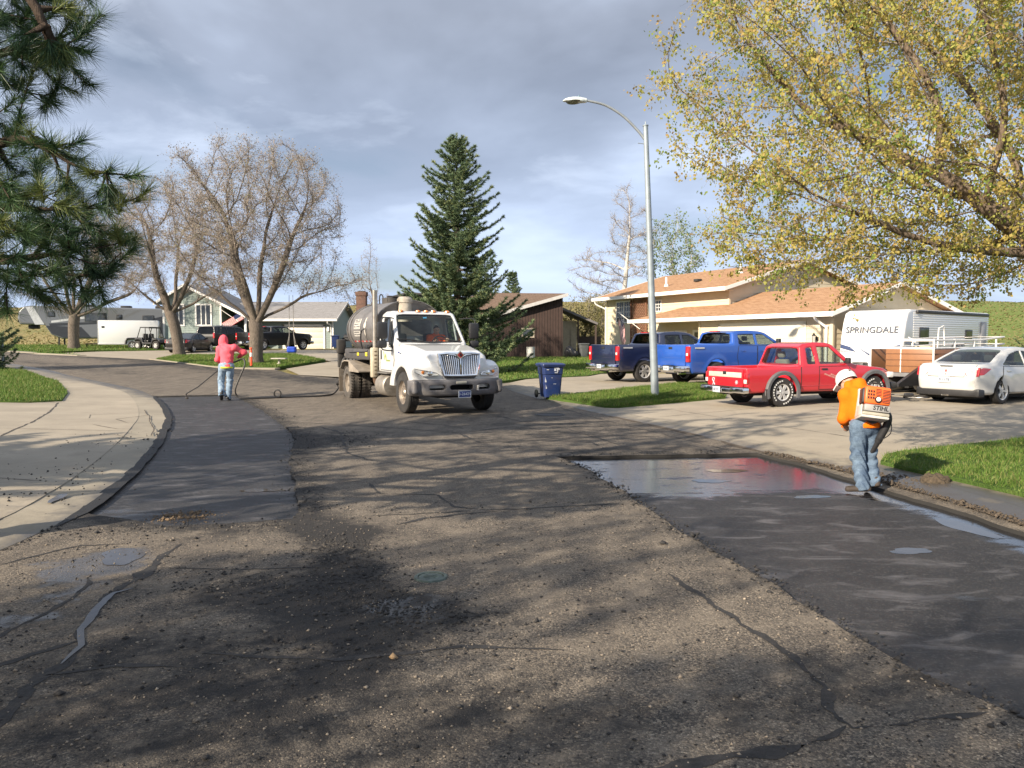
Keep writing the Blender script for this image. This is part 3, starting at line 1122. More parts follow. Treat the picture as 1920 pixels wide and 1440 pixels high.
# joints and cracks in the pale drive
jt = [([(-9.15, 13.67), (-9.6, 14.8), (-10.04, 16.02), (-11.2, 18.6), (-12.4, 20.97)], .035), ([(-13.68, 20.44), (-12.9, 20.6), (-12.2, 21.04)], .03), ([(-7.4, 15.0), (-9.3, 14.9), (-12, 14.8)], .018),
      ([(-7.9, 19.5), (-8.6, 18.2), (-8.0, 16.9), (-7.2, 15.4), (-6.7, 14.2)], .022), ([(-9.4, 19.6), (-8.7, 18.3), (-8.9, 17.2), (-8.2, 16.4)], .022), ([(-8.0, 16.9), (-7.6, 17.0), (-7.7, 17.6)], .02),
      ([(-8.8, 16.0), (-7.9, 15.3), (-7.2, 15.4)], .02), ([(-8.4, 14.2), (-7.5, 14.4), (-6.9, 13.9), (-6.5, 14.1)], .02), ([(-9.2, 18.9), (-9.9, 18.0), (-9.5, 17.2)], .018),
      ([(-5.9, 9.6), (-7.4, 9.9), (-11, 10.2)], .016), ([(5.2, 16.0), (8.0, 17.4), (13, 19.6)], .016), ([(3.4, 17.6), (5.5, 18.6), (7, 19.4)], .016), ([(6.2, 13.0), (5.4, 15.2), (4.0, 19.0)], .014), ([(9.4, 14.2), (8.6, 16.8), (7.3, 21.0)], .014)]
link('pavement_crack', mesh_np('pavement_crack', *merge([ribbon(p, w, .039, .5) for p, w in jt]), True), mat('joint_dirt', (.06, .05, .042), .9), kind='stuff')


# ---- standing water
def water_mat():
 m, t, b = new_mat('puddle_water')
 n = t.noise(t.pos(), 5, 3)
 t.put(b.inputs['Base Color'], t.ramp(n, [(.3, (.035, .033, .033)), (.7, (.060, .056, .054))]))
 b.inputs['Roughness'].default_value = .035
 b.inputs['Specular IOR Level'].default_value = .5
 b.inputs['IOR'].default_value = 1.33
 t.put(b.inputs['Normal'], t.bump(t.noise(t.pos(), 22, 3), .03, .01))
 return m


M_WATER = water_mat()


def blob(cx, cy, rx, ry, a=0.0, n=36, j=.22):
 out = []
 ph = RNG.uniform(0, 6.28, 4)
 for i in range(n):
  t = 2 * PI * i / n
  r = 1 + j * (math.sin(2 * t + ph[0]) + .7 * math.sin(3 * t + ph[1]) + .5 * math.sin(5 * t + ph[2]) + .35 * math.sin(8 * t + ph[3]))
  u, v = rx * r * math.cos(t), ry * r * math.sin(t)
  out.append((cx + u * math.cos(a) - v * math.sin(a), cy + u * math.sin(a) + v * math.cos(a)))
 return out


def flat_pud(P, z):
 n = len(P)
 me = bpy.data.meshes.new('puddle')
 me.from_pydata([(p[0], p[1], z) for p in P], [], [tuple(range(n))])
 return link('puddle', me, M_WATER, kind='structure')


flat_pud(blob(-3.27, 6.36, .17, .26, .3, j=.13), .003)
flat_pud(blob(-3.08, 9.38, .24, .11, .1, j=.14), -.0305)
flat_pud(blob(3.50, 6.66, .20, .09, .1, j=.12), -.0372)
flat_pud(blob(4.48, 7.5, .12, .45, .11, j=.12), -.0372)
flat_pud(blob(3.55, 9.02, .20, .10, .2, j=.14), -.0372)
flat_pud(blob(2.62, 10.05, .22, .14, .1, j=.14), -.0372)
flat_pud(blob(3.05, 10.85, .26, .15, .1, j=.14), -.0372)
flat_pud(blob(-1.55, 20.5, .9, .28, .15, j=.3), .012)
flat_pud(blob(-6.0, 28.3, 1.3, .35, .1, j=.3), .15 + .02)
wv, wf = ribbon([(-2.76, 5.51), (-2.84, 5.4), (-2.79, 5.06), (-2.69, 4.7), (-2.55, 4.45), (-2.51, 4.19)], .042, .008, .3)
link('puddle', mesh_np('puddle', wv, wf, True), M_WATER, kind='structure')
# gutter water on the pale drive
for (a, b_, c, d, e) in ((-5.13, 8.6, .05, .30, .24),):
 P = blob(a, b_, c, d, e, j=.12)
 zz = max(Tz(p[0], p[1]) for p in P) + .036
 flat_pud(P, min(zz, Tz(a, b_) + .036))


# ---- loose stuff
def stones(name, pts, size, m, off=0.0, seed=1):
 """small broken lumps, each a distorted octahedron"""
 r = np.random.default_rng(seed)
 n = len(pts)
 base = np.array([(1, 0, 0), (-1, 0, 0), (0, 1, 0), (0, -1, 0), (0, 0, 1), (0, 0, -1)], float)
 F = np.array([(0, 2, 4), (2, 1, 4), (1, 3, 4), (3, 0, 4), (2, 0, 5), (1, 2, 5), (3, 1, 5), (0, 3, 5)])
 s = size * r.lognormal(0, .45, n)
 B = base[None] * r.uniform(.6, 1.3, (n, 6, 3)) + r.normal(0, .12, (n, 6, 3))
 a = r.uniform(0, 2 * PI, n)
 c, q = np.cos(a), np.sin(a)
 X = B[..., 0] * c[:, None] - B[..., 1] * q[:, None]
 Y = B[..., 0] * q[:, None] + B[..., 1] * c[:, None]
 V = np.stack([X, Y, B[..., 2] * .7], 2) * s[:, None, None]
 z = T(pts[:, 0], pts[:, 1]) + off + s * .3
 V += np.column_stack([pts, z])[:, None, :]
 FF = (F[None] + (np.arange(n) * 6)[:, None, None]).reshape(-1, 3)
 return link(name, mesh_np(name, V.reshape(-1, 3), FF), m, kind='stuff')


def along(P, n, spread, seed=0):
 r = np.random.default_rng(seed)
 Q = np.array(dense(P, .05, False))
 i = r.integers(0, len(Q), n)
 return Q[i] + r.normal(0, spread, (n, 2))


M_CRUMB = mat('asphalt_crumb', (.030, .028, .027), .85, var=.5, vs=25)
M_PEBBLE = mat('road_pebble', (.24, .20, .155), .85, var=.5, vs=30)
sl = STRIP_L[:]
i0 = min(range(len(sl)), key=lambda i: abs(sl[i][0] + 8.8) + abs(sl[i][1] - 24.33))
i1 = min(range(len(sl)), key=lambda i: abs(sl[i][0] + 2.17) + abs(sl[i][1] - 7.72))
east = sl[i0:i1 + 1]
pts = np.concatenate([along(east, 2600, .13, 1) + np.array([.12, .03]), along([(-2.2, 7.6), (-4.3, 7.3)], 500, .10, 2) - np.array([0, .1]), along([(-1.7, 7.0), (-1.35, 6.2), (-1.1, 5.3), (-.75, 4.95), (-.2, 4.9)], 3000, .17, 3),
                      along([(-2.3, 5.6), (-1.5, 5.5), (-1.0, 5.2)], 900, .2, 4), along([(-1.6, 4.4), (-.4, 4.5)], 500, .2, 5), along([(.7, 12.1), (3.6, 12.5)], 600, .10, 6), along([(-3.3, 15.2), (-2.7, 13.2)], 600, .3, 7)])
stones('asphalt_crumbs', pts, .0066, M_CRUMB, -.002, 11)
rr = np.random.default_rng(5)
pts = np.column_stack([rr.uniform(-4.2, 2.6, 9000), 2.6 + 8 * rr.random(9000) ** 1.6])
ok = ~pip(STRIP_R, pts[:, 0], pts[:, 1]) & ~pip(STRIP_L, pts[:, 0], pts[:, 1])
stones('road_grit', pts[ok], .0045, M_PEBBLE, 0, 12)
pts = np.column_stack([rr.uniform(-4.2, 2.6, 5000), 2.6 + 6 * rr.random(5000) ** 1.5])
ok = ~pip(STRIP_R, pts[:, 0], pts[:, 1]) & ~pip(STRIP_L, pts[:, 0], pts[:, 1])
stones('road_grit', pts[ok], .006, M_CRUMB, 0, 13)
ed = [p for p in STRIP_R if p[0] < 2.6 and p[1] < 11.8]
stones('asphalt_crumbs', along(sorted(ed, key=lambda p: p[1]), 700, .07, 8), .010, M_CRUMB, 0, 14)
le = [p for p in L_EDGE if 6 < p[1] < 21]
# black seam of crumbs between gutter and lane
stones('asphalt_crumbs', along([(p[0] + .04, p[1]) for p in le], 1500, .03, 9), .0065, M_CRUMB, 0.0, 15)
pts = np.concatenate([along([(-5.2, 8.2), (-6.2, 11)], 130, .45, 10), along([(-6.6, 12.6), (-7.4, 14.6)], 60, .4, 20)])
stones('asphalt_crumbs', pts, .010, M_CRUMB, .036, 16)
re_ = [p for p in R_EDGE if 5 < p[1] < 13]
stones('gutter_debris', np.concatenate([along(re_, 1500, .06, 21), along([(4.95, 10.2), (5.35, 9.3)], 900, .12, 22)]), .011, mat('gutter_soil', (.075, .058, .042), .95, var=.4, vs=20), .02, 17)
w1, w2 = ribbon([(p[0] + .035, p[1]) for p in L_EDGE if 6.8 < p[1] < 24.5], .15, .0085, .15, .12)
link('tar_seam', mesh_np('tar_seam', w1, w2, True), mat('wet_tar', (.009, .009, .010), .75, var=.4, vs=20, bump=.6, bs=60), kind='stuff')
w1, w2 = ribbon([p for p in R_EDGE if 4 < p[1] < 20], .10, .0075, .8, .12)
link('tar_seam', mesh_np('tar_seam', w1, w2, True), mat('gutter_soil', (.075, .058, .042)), kind='stuff')
# dry gravel scab in the swept lane
stones('road_grit', np.stack([rr.normal(-3.45, .17, 500), rr.normal(7.95, .14, 500)], 1), .008, mat('tan_gravel', (.18, .125, .075), .9, var=.4, vs=40), -.034, 18)
# ================================================================== TREES
def in_ellipsoids(E, n, rng, shell=.35):
 """points spread through a union of ellipsoids (cx,cy,cz,rx,ry,rz,weight)"""
 w = np.array([e[6] * e[3] * e[4] * e[5] for e in E])
 k = rng.choice(len(E), n, p=w / w.sum())
 d = rng.normal(size=(n, 3))
 d /= np.linalg.norm(d, axis=1)[:, None]
 r = rng.random(n) ** shell
 E = np.array([e[:6] for e in E])
 return E[k, :3] + d * r[:, None] * E[k, 3:6]


def grow(start, attr, step, infl, kill, iters, rng, trop=(0, 0, .08), maxn=9000, limbs=()):
 """space colonisation: limbs grow towards the points that pull on them"""
 pos = [Vector(p) for p in start]
 par = [i - 1 for i in range(len(start))]
 fork = len(pos) - 1
 for lb in limbs:
  q, last = fork, pos[fork].copy()
  for p in lb:
   p = Vector(p)
   n = max(1, int((p - last).length / step))
   o_ = last.copy()
   for i in range(n):
    pos.append(o_ + (p - o_) * ((i + 1) / n) + Vector(rng.normal(0, .035, 3)))
    par.append(q)
    q = len(pos) - 1
   last = p
 A = [Vector(p) for p in attr]
 alive = np.ones(len(A), bool)
 near = np.zeros(len(A), int)
 nd = np.full(len(A), 1e9)
 An = np.array(attr, float)
 new = list(range(len(pos)))
 tr = Vector(trop)
 for it in range(iters):
  if new:
   kd = KDTree(len(new))
   for i in new:
    kd.insert(pos[i], i)
   kd.balance()
   for j in np.nonzero(alive)[0]:
    _, i, d = kd.find(A[j])
    if d < nd[j]:
     nd[j] = d
     near[j] = i
  alive &= nd > kill
  act = np.nonzero(alive & (nd < infl))[0]
  if len(act) == 0:
   if not alive.any():
    break
   act = np.nonzero(alive)[0][np.argsort(nd[alive])[:1]]
  pull = {}
  for j in act:
   i = near[j]
   v = (A[j] - pos[i])
   v.normalize()
   pull[i] = pull.get(i, Vector((0, 0, 0))) + v
  new = []
  for i, v in pull.items():
   if v.length < 1e-4:
    continue
   v = v.normalized() + tr + Vector(rng.normal(0, .16, 3))
   if par[i] >= 0:
    v += (pos[i] - pos[par[i]]).normalized() * .55
   v.normalize()
   new.append(len(pos))
   pos.append(pos[i] + v * step)
   par.append(int(i))
  if len(pos) > maxn:
   break
 return np.array([p[:] for p in pos]), np.array(par)


def thicken(pos, par, tip, expo, trunk_r):
 n = len(pos)
 r = np.zeros(n)
 ch = np.zeros(n, int)
 for i in range(n - 1, -1, -1):
  if ch[i] == 0:
   r[i] = tip ** expo
  if par[i] >= 0:
   r[par[i]] += r[i]
   ch[par[i]] += 1
 r = r ** (1 / expo)
 f = trunk_r / r[0]
 r = np.where(r > tip * 3, tip + (r - tip) * (trunk_r - tip) / (r[0] - tip), r * 1.0)
 return r, ch


def chains(pos, par, r):
 """split the skeleton into runs so that each run can be one smooth tube"""
 n = len(pos)
 kids = [[] for _ in range(n)]
 for i in range(1, n):
  if par[i] >= 0:
   kids[par[i]].append(i)
 out = []
 st = [(0, None)]
 while st:
  i, frm = st.pop()
  run = [frm, i] if frm is not None else [i]
  while kids[i]:
   ks = sorted(kids[i], key=lambda k: -r[k])
   for k in ks[1:]:
    st.append((k, i))
   i = ks[0]
   run.append(i)
  if len(run) > 1:
   out.append(run)
 return out


def tubes(pos, r, runs, kmap):
 """vectorised tubes along runs of nodes; kmap(radius) gives the side count"""
 Vs, Fs, b = [], [], 0
 for run in runs:
  P = pos[run]
  R = r[run].copy()
  if len(run) > 2 and R[0] > R[1] * 1.3:
   R[0] = R[1] * 1.25
  if len(P) > 3:
   P = P.copy()
   P[1:-1] = .25 * P[:-2] + .5 * P[1:-1] + .25 * P[2:]
  n = len(P)
  k = kmap(R.max())
  d = np.gradient(P, axis=0)
  d /= np.linalg.norm(d, axis=1)[:, None] + 1e-9
  ref = np.where(np.abs(d[:, 2:3]) < .9, np.array([[0, 0, 1.0]]), np.array([[1.0, 0, 0]]))
  a = np.cross(d, ref)
  for i in range(1, n):
   q = a[i - 1] - d[i] * (a[i - 1] @ d[i])
   l = np.linalg.norm(q)
   if l > 1e-6:
    a[i] = q
  a /= np.linalg.norm(a, axis=1)[:, None] + 1e-9
  c = np.cross(d, a)
  t = np.arange(k) * 2 * PI / k
  V = P[:, None, :] + R[:, None, None] * (a[:, None, :] * np.cos(t)[None, :, None] + c[:, None, :] * np.sin(t)[None, :, None])
  i, j = np.meshgrid(np.arange(n - 1), np.arange(k), indexing='ij')
  j2 = (j + 1) % k
  F = np.stack([i * k + j, i * k + j2, (i + 1) * k + j2, (i + 1) * k + j], 2).reshape(-1, 4)
  Vs.append(V.reshape(-1, 3))
  Fs.append(F + b)
  b += n * k
 return np.concatenate(Vs), np.concatenate(Fs)


def spikes(P, D, L, w, rng, bend=.25):
 """thin three-sided twigs from points P along unit directions D"""
 n = len(P)
 a = np.cross(D, rng.normal(size=(n, 3)))
 a /= np.linalg.norm(a, axis=1)[:, None] + 1e-9
 c = np.cross(D, a)
 V = np.zeros((n, 7, 3))
 mid = P + D * (L * .55)[:, None] + a * (L * rng.normal(0, bend * .3, n))[:, None]
 tip = P + D * L[:, None] + a * (L * rng.normal(0, bend, n))[:, None]
 for j in range(3):
  t = 2 * PI * j / 3
  o = a * math.cos(t) + c * math.sin(t)
  V[:, j] = P + o * (w if np.isscalar(w) else w[:, None])
  V[:, 3 + j] = mid + o * ((w if np.isscalar(w) else w[:, None]) * .65)
 V[:, 6] = tip
 b = (np.arange(n) * 7)[:, None]
 Q = np.concatenate([np.array([[j, (j + 1) % 3, 3 + (j + 1) % 3, 3 + j]]) + b for j in range(3)])
 Tt = np.concatenate([np.array([[3 + j, 3 + (j + 1) % 3, 6]]) + b for j in range(3)])
 return V.reshape(-1, 3), Q, Tt, tip


def bark_mat(name, col, rough=.9, sc=(9, 9, 2.2), contrast=.5):
 m, t, b = new_mat(name)
 o = t.obj()
 v = t.noise(t.scale(o, sc), 2.4, 6, .7, .6)
 n = t.noise(o, 1.1, 4)
 c = t.ramp(v, [(.34, tuple(k * (1 - contrast) for k in col)), (.56, col), (.75, tuple(min(1, k * (1 + contrast * .7)) for k in col))])
 c = t.mix(t.ramp(n, [(.4, 0), (.7, .4)]), c, tuple(k * .7 for k in col))
 t.put(b.inputs['Base Color'], c)
 b.inputs['Roughness'].default_value = rough
 b.inputs['Specular IOR Level'].default_value = .2
 t.put(b.inputs['Normal'], t.bump(v, .9, .04))
 return m


BARK = bark_mat('grey_brown_bark', (.175, .145, .118), sc=(14, 14, 2.6), contrast=.7)
BARK2 = bark_mat('maple_bark', (.205, .155, .115))
TWIG = bark_mat('twig_bark', (.36, .315, .275), contrast=.25)
BIRCH = bark_mat('birch_bark', (.56, .53, .48), sc=(2, 2, 9), contrast=.25)


def unit(v):
 return v / (np.linalg.norm(v, axis=-1, keepdims=True) + 1e-9)


def broadleaf(name, label, group, base, start, E, nattr, trunk_r, seed, step=.42, infl=2.6, kill=.75, twigs=3, tl=(.35, .8), leaf=None, tipr=.012, tw=.0075, iters=120, bark=None, droop=.0, up=.25, trop=(0, 0, .06), maxn=9000, twig_mat=None, limbs=()):
 """tree grown into an envelope of ellipsoids, coordinates relative to its foot"""
 rng = np.random.default_rng(seed)
 t = thing(name, label, 'tree', base, 0, group)
 A = in_ellipsoids(E, nattr, rng)
 pos, par = grow(start, A, step, infl, kill, iters, rng, trop, maxn, limbs)
 r, ch = thicken(pos, par, tipr, 2.0, trunk_r)
 # root flare
 r[0] *= 1.35
 runs = chains(pos, par, r)
 big = [q for q in runs if r[q].max() > .05]
 small = [q for q in runs if r[q].max() <= .05]
 V, F = tubes(pos, r, big, lambda R: 14 if R > .15 else 8 if R > .07 else 6)
 link('trunk', mesh_np('trunk', V, F, True), bark or BARK, t)
 parts_v, parts_q, parts_t, b = [], [], [], 0
 if small:
  V, F = tubes(pos, r, small, lambda R: 5 if R > .03 else 4)
  parts_v.append(V)
  parts_q.append(F)
  b += len(V)
 # twigs
 tipn = np.nonzero((r < .035) & (np.arange(len(r)) > 5))[0]
 k = np.repeat(tipn, twigs)
 pd = unit(pos[k] - pos[par[k]])
 D = unit(pd * .8 + rng.normal(0, .75, (len(k), 3)) + np.array([0, 0, up]))
 L = rng.uniform(*tl, len(k))
 P0 = pos[k] - pd * (rng.random(len(k)) * step)[:, None]
 v, q, tt, tip = spikes(P0, D, L, tw, rng)
 parts_v.append(v)
 parts_q.append(q + b)
 parts_t.append(tt + b)
 b += len(v)
 # second order twigs
 s = rng.random(len(k)) * .7 + .15
 D2 = unit(D + rng.normal(0, .7, D.shape) + np.array([0, 0, up * .6]))
 v, q, tt, tip2 = spikes(P0 + D * (L * s)[:, None], D2, L * rng.uniform(.3, .6, len(k)), tw * .7, rng)
 parts_v.append(v)
 parts_q.append(q + b)
 parts_t.append(tt + b)
 link('twigs', mesh_np('twigs', np.concatenate(parts_v), [np.concatenate(parts_q), np.concatenate(parts_t)], True), twig_mat or TWIG, t)['kind'] = 'stuff'
 if leaf:
  tips = np.concatenate([tip, tip2, P0 + D * (L * .5)[:, None]])
  dirs = np.concatenate([D, D2, D])
  leaf(t, tips, dirs, rng)
 return t


def leaves(t, P, D, rng, mats, per, size, spread, drop, name='foliage', probs=None, slim=.45):
 """clusters of small two-triangle leaves hanging from twig ends"""
 n = len(P) * per
 k = np.repeat(np.arange(len(P)), per)
 c = P[k] + rng.normal(0, spread, (n, 3))
 c[:, 2] -= np.abs(rng.normal(0, spread * .6, n))
 L = size * rng.uniform(.55, 1.3, n)
 d = unit(rng.normal(0, .6, (n, 3)) + np.array([0, 0, -drop]) + D[k] * .4)
 s = unit(np.cross(d, rng.normal(size=(n, 3))))
 nn = np.cross(d, s)
 w = (L * slim)[:, None]
 V = np.stack([c, c + d * (L * .5)[:, None] + s * w + nn * w * .3, c + d * L[:, None], c + d * (L * .5)[:, None] - s * w + nn * w * .3], 1).reshape(-1, 3)
 b = (np.arange(n) * 4)[:, None]
 F = np.concatenate([np.array([[0, 1, 2]]) + b, np.array([[0, 2, 3]]) + b])
 me = mesh_np(name, V, F)
 mi = rng.choice(len(mats), len(P), p=probs)[k]
 me.polygons.foreach_set('material_index', np.concatenate([mi, mi]).astype(np.int32))
 o = link(name, me, mats, t)
 o['kind'] = 'stuff'
 return o


BUD = [leaf_mat('bud_tan', (.30, .25, .20), .3), leaf_mat('bud_rose', (.26, .20, .165), .3), leaf_mat('bud_green', (.27, .255, .13), .35)]


def buds(t, P, D, rng):
 k = rng.random(len(P)) < .75
 leaves(t, P[k], D[k], rng, BUD, 2, .075, .05, -.2, 'buds', [.5, .3, .2], .3)


gz = lambda x, y: Tz(x, y) - .06
LIMBS = [[(-.35, .1, 3.0), (-.9, .3, 4.3), (-1.3, .5, 5.9), (-1.5, .6, 7.4)], [(.15, .3, 3.2), (.15, .5, 4.8), (.45, .4, 6.6)], [(.5, -.2, 2.9), (1.2, -.5, 4.1), (1.9, -.8, 5.6), (2.3, -.9, 6.8)], [(.65, 0, 2.7), (1.5, -.1, 3.0), (2.5, -.3, 3.6), (3.7, -.3, 4.0)], [(-.6, -.2, 2.8), (-1.4, -.5, 3.5), (-2.3, -.6, 4.3)], [(0, -.5, 3.2), (-.2, -1.3, 4.5), (-.3, -1.9, 6.0)], [(.3, .6, 3.1), (.9, 1.6, 4.6)]]


def mv(L, dx, dz, m=1, sc=1.0):
 return [[(m * p[0] * sc + dx, p[1] * sc, (p[2] - 2.2) * sc + 2.2 + dz) for p in q] for q in L]


x, y = -13.85, 41.6
broadleaf('bare_tree', 'wide budding tree with thick forked trunk behind the orange and white marker post', 'bare trees on the far lawns', (x, y, gz(x, y)),
          [(0, 0, 0), (0, 0, .5), (.03, 0, 1.0), (.05, 0, 1.5), (.06, 0, 1.9), (.05, 0, 2.15)],
          [(.1, 0, 7.9, 4.9, 4.5, 4.3, 1), (4.6, -.3, 4.2, 2.2, 1.6, 1.1, 1.3), (-2.3, 0, 5.6, 2.4, 3, 2.0, .7), (1.5, 0, 5.0, 2.2, 2.5, 1.6, .6)], 1350, .36, 3, leaf=buds, twigs=9, kill=.62, step=.36, limbs=LIMBS)
x, y = -22.25, 51.5
broadleaf('bare_tree', 'budding tree with a forked trunk growing beside the black sedan', 'bare trees on the far lawns', (x, y, gz(x, y)),
          [(0, 0, 0), (-.05, 0, .6), (-.12, 0, 1.2), (-.2, 0, 1.8), (-.35, 0, 2.3), (-.5, 0, 2.9)],
          [(-.9, 0, 7.9, 4.9, 4.5, 4.4, 1), (2.4, 0, 4.4, 2.2, 2.0, 1.5, .8), (-3.6, 0, 6.0, 2.0, 2.4, 2.0, .8)], 1150, .36, 5, leaf=buds, twigs=9, kill=.68, step=.40, limbs=mv(LIMBS, -.5, .5, 1, 1.05))
x, y = -36.3, 63.8
broadleaf('bare_tree', 'low forked budding tree standing on the lawn before the fifth-wheel camper', 'bare trees on the far lawns', (x, y, gz(x, y)),
          [(0, 0, 0), (0, 0, .7), (.02, 0, 1.4), (.04, 0, 2.1), (.05, 0, 2.7)],
          [(2.2, 0, 8.2, 5.2, 4.5, 4.0, 1), (-2.6, 0, 6.0, 3.4, 2.5, 1.6, .9), (5.2, 0, 4.8, 2.6, 2.0, 1.3, .7)], 950, .42, 8, leaf=buds, twigs=9, kill=.8, step=.45, limbs=mv(LIMBS, .05, .4, -1, 1.2) + [[(1.5, 0, 3.2), (3.0, .2, 4.0), (4.6, .2, 4.6)]])

# background trees beyond the roofs
x, y = 9.0, 62.0
broadleaf('birch_tree', 'tall bare birch with a white trunk above the tan roof ridge', 'bare trees behind the roofs', (x, y, gz(x, y)), [(0, 0, i * .5) for i in range(10)] + [(.05 * i, 0, 5 + i * .6) for i in range(8)],
          [(.4, 0, 9.2, 2.2, 2.0, 3.6, 1), (-2.2, 0, 6.4, 2.6, 2.0, 2.4, .9), (0, 0, 12.4, 1.2, 1.0, 1.6, 1)], 620, .20, 21, leaf=None, twigs=9, kill=.7, step=.42, bark=BIRCH, twig_mat=bark_mat('birch_twig', (.34, .30, .27), contrast=.2), tipr=.014, tw=.010)
SPRING = [leaf_mat('spring_leaf', (.20, .27, .09), .45), leaf_mat('spring_leaf_grey', (.24, .27, .15), .45)]


def soft(t, P, D, rng):
 leaves(t, P, D, rng, SPRING, 2, .15, .12, .1, 'foliage', [.6, .4], .45)


x, y = 13.2, 64.0
broadleaf('leafing_tree', 'pale green leafing tree beside the white birch above the tan roof', 'bare trees behind the roofs', (x, y, gz(x, y)), [(0, 0, i * .6) for i in range(6)],
          [(.0, 0, 8.0, 2.5, 2.2, 4.0, 1), (2.2, 0, 6.0, 2.0, 1.8, 2.0, .8)], 420, .22, 22, leaf=soft, twigs=4, kill=.75, step=.45, bark=BIRCH)
x, y = -13.2, 72.0
broadleaf('poplar_tree', 'slim bare poplar rising beyond the grey garage roof', None, (x, y, gz(x, y)), [(0, 0, i * .6) for i in range(6)],
          [(0, 0, 6.6, 1.0, 1.0, 4.2, 1), (.8, 0, 4.2, 1.3, 1.0, 1.8, .7)], 300, .14, 23, leaf=buds, twigs=4, kill=.6, step=.4)
BUSHY = [leaf_mat('shrub_olive', (.21, .20, .075), .4), leaf_mat('shrub_tan', (.27, .23, .11), .4)]


def shrubby(t, P, D, rng):
 leaves(t, P, D, rng, BUSHY, 3, .13, .14, .0, 'foliage', [.6, .4], .4)


for (x, y, w, h, sd, lab) in ((5.6, 60, 1.9, 4.6, 31, 'olive shrub clump in the gap between the brown and tan houses'), (8.6, 70, 3.0, 5.4, 32, 'wide leafing shrub rising behind the tan house corner'), (3.2, 69, 2.6, 4.2, 33, 'low olive shrub showing over the brown roof')):
 broadleaf('shrub', lab, 'shrubs behind the houses', (x, y, gz(x, y)), [(0, 0, 0), (0, 0, .35), (0, 0, .7)], [(0, 0, h * .55, w, w * .8, h * .45, 1)], 260, .12, sd, leaf=shrubby, twigs=5, kill=.6, step=.36, infl=2.0, tipr=.012)

# ---- the big leafing maple at the kerb
ML = [leaf_mat('maple_leaf_gold', (.50, .405, .115), .55, .2), leaf_mat('maple_leaf_lime', (.46, .455, .125), .55, .2), leaf_mat('maple_leaf_rust', (.42, .30, .12), .5, .2), leaf_mat('maple_leaf_green', (.20, .265, .055), .45, .2)]


def maple(t, P, D, rng):
 k = rng.random(len(P)) < .80
 P, D = P[k], D[k]
 leaves(t, P, D, rng, ML, 9, .040, .036, .9, 'foliage', [.42, .30, .14, .14], .42)


x, y = 8.6, 9.7
broadleaf('maple_tree', 'large spreading tree in gold-green spring leaf at the drive edge', None, (x, y, Tz(x, y) + .02),
          [(0, 0, 0), (-.02, 0, .4), (-.06, 0, .8), (-.12, 0, 1.15)] + [(-.3, -.05, 1.4), (-.62, -.1, 1.62), (-.95, -.18, 1.84), (-1.28, -.25, 2.06), (-1.6, -.3, 2.3)],
          [(-3.9, -.2, 4.6, 3.1, 2.6, 1.8, 1.0), (-3.2, .2, 6.4, 3.2, 2.8, 1.9, 1.0), (-1.8, .4, 3.25, 2.6, 2.2, .95, 1.3), (-.4, .3, 5.3, 2.8, 2.8, 2.4, .7), (-4.6, -.2, 3.15, 2.0, 1.9, .95, 1.1), (-3.6, .1, 2.75, 2.5, 1.9, .50, 1.9), (-1.2, .3, 2.75, 2.0, 1.7, .45, 1.9), (-.2, -.1, 7.6, 3.0, 2.5, 1.6, .3)],
          4000, .235, 12, step=.25, infl=1.5, kill=.36, twigs=4, tl=(.16, .42), leaf=maple, tipr=.0050, tw=.0030, iters=170, bark=BARK2, up=.05, trop=(0, 0, .02), maxn=19000)


# ---- conifers
def needle_mesh(P, D, n, L, w, cone, rng, along_=.12, mats=1, probs=None, flat=0.0):
 """brushes of needles: n slim triangles round each axis (P, D)"""
 m = len(P)
 k = np.repeat(np.arange(m), n)
 N = m * n
 a = unit(np.cross(D, np.array([.3, .5, .8])))[k]
 c = np.cross(D[k], a)
 th = rng.uniform(0, 2 * PI, N)
 el = rng.uniform(cone[0], cone[1], N)
 dr = unit(D[k] * np.cos(el)[:, None] + (a * np.cos(th)[:, None] + c * np.sin(th)[:, None]) * np.sin(el)[:, None] + np.array([0, 0, flat]))
 s = P[k] - D[k] * (rng.random(N) * along_)[:, None]
 LL = L * rng.uniform(.7, 1.15, N)
 sd = unit(np.cross(dr, rng.normal(size=(N, 3)))) * (w / 2)
 tip = s + dr * LL[:, None]
 tip[:, 2] -= LL * .08
 V = np.stack([s - sd, s + sd, tip], 1).reshape(-1, 3)
 return V, np.arange(3 * N).reshape(-1, 3), k


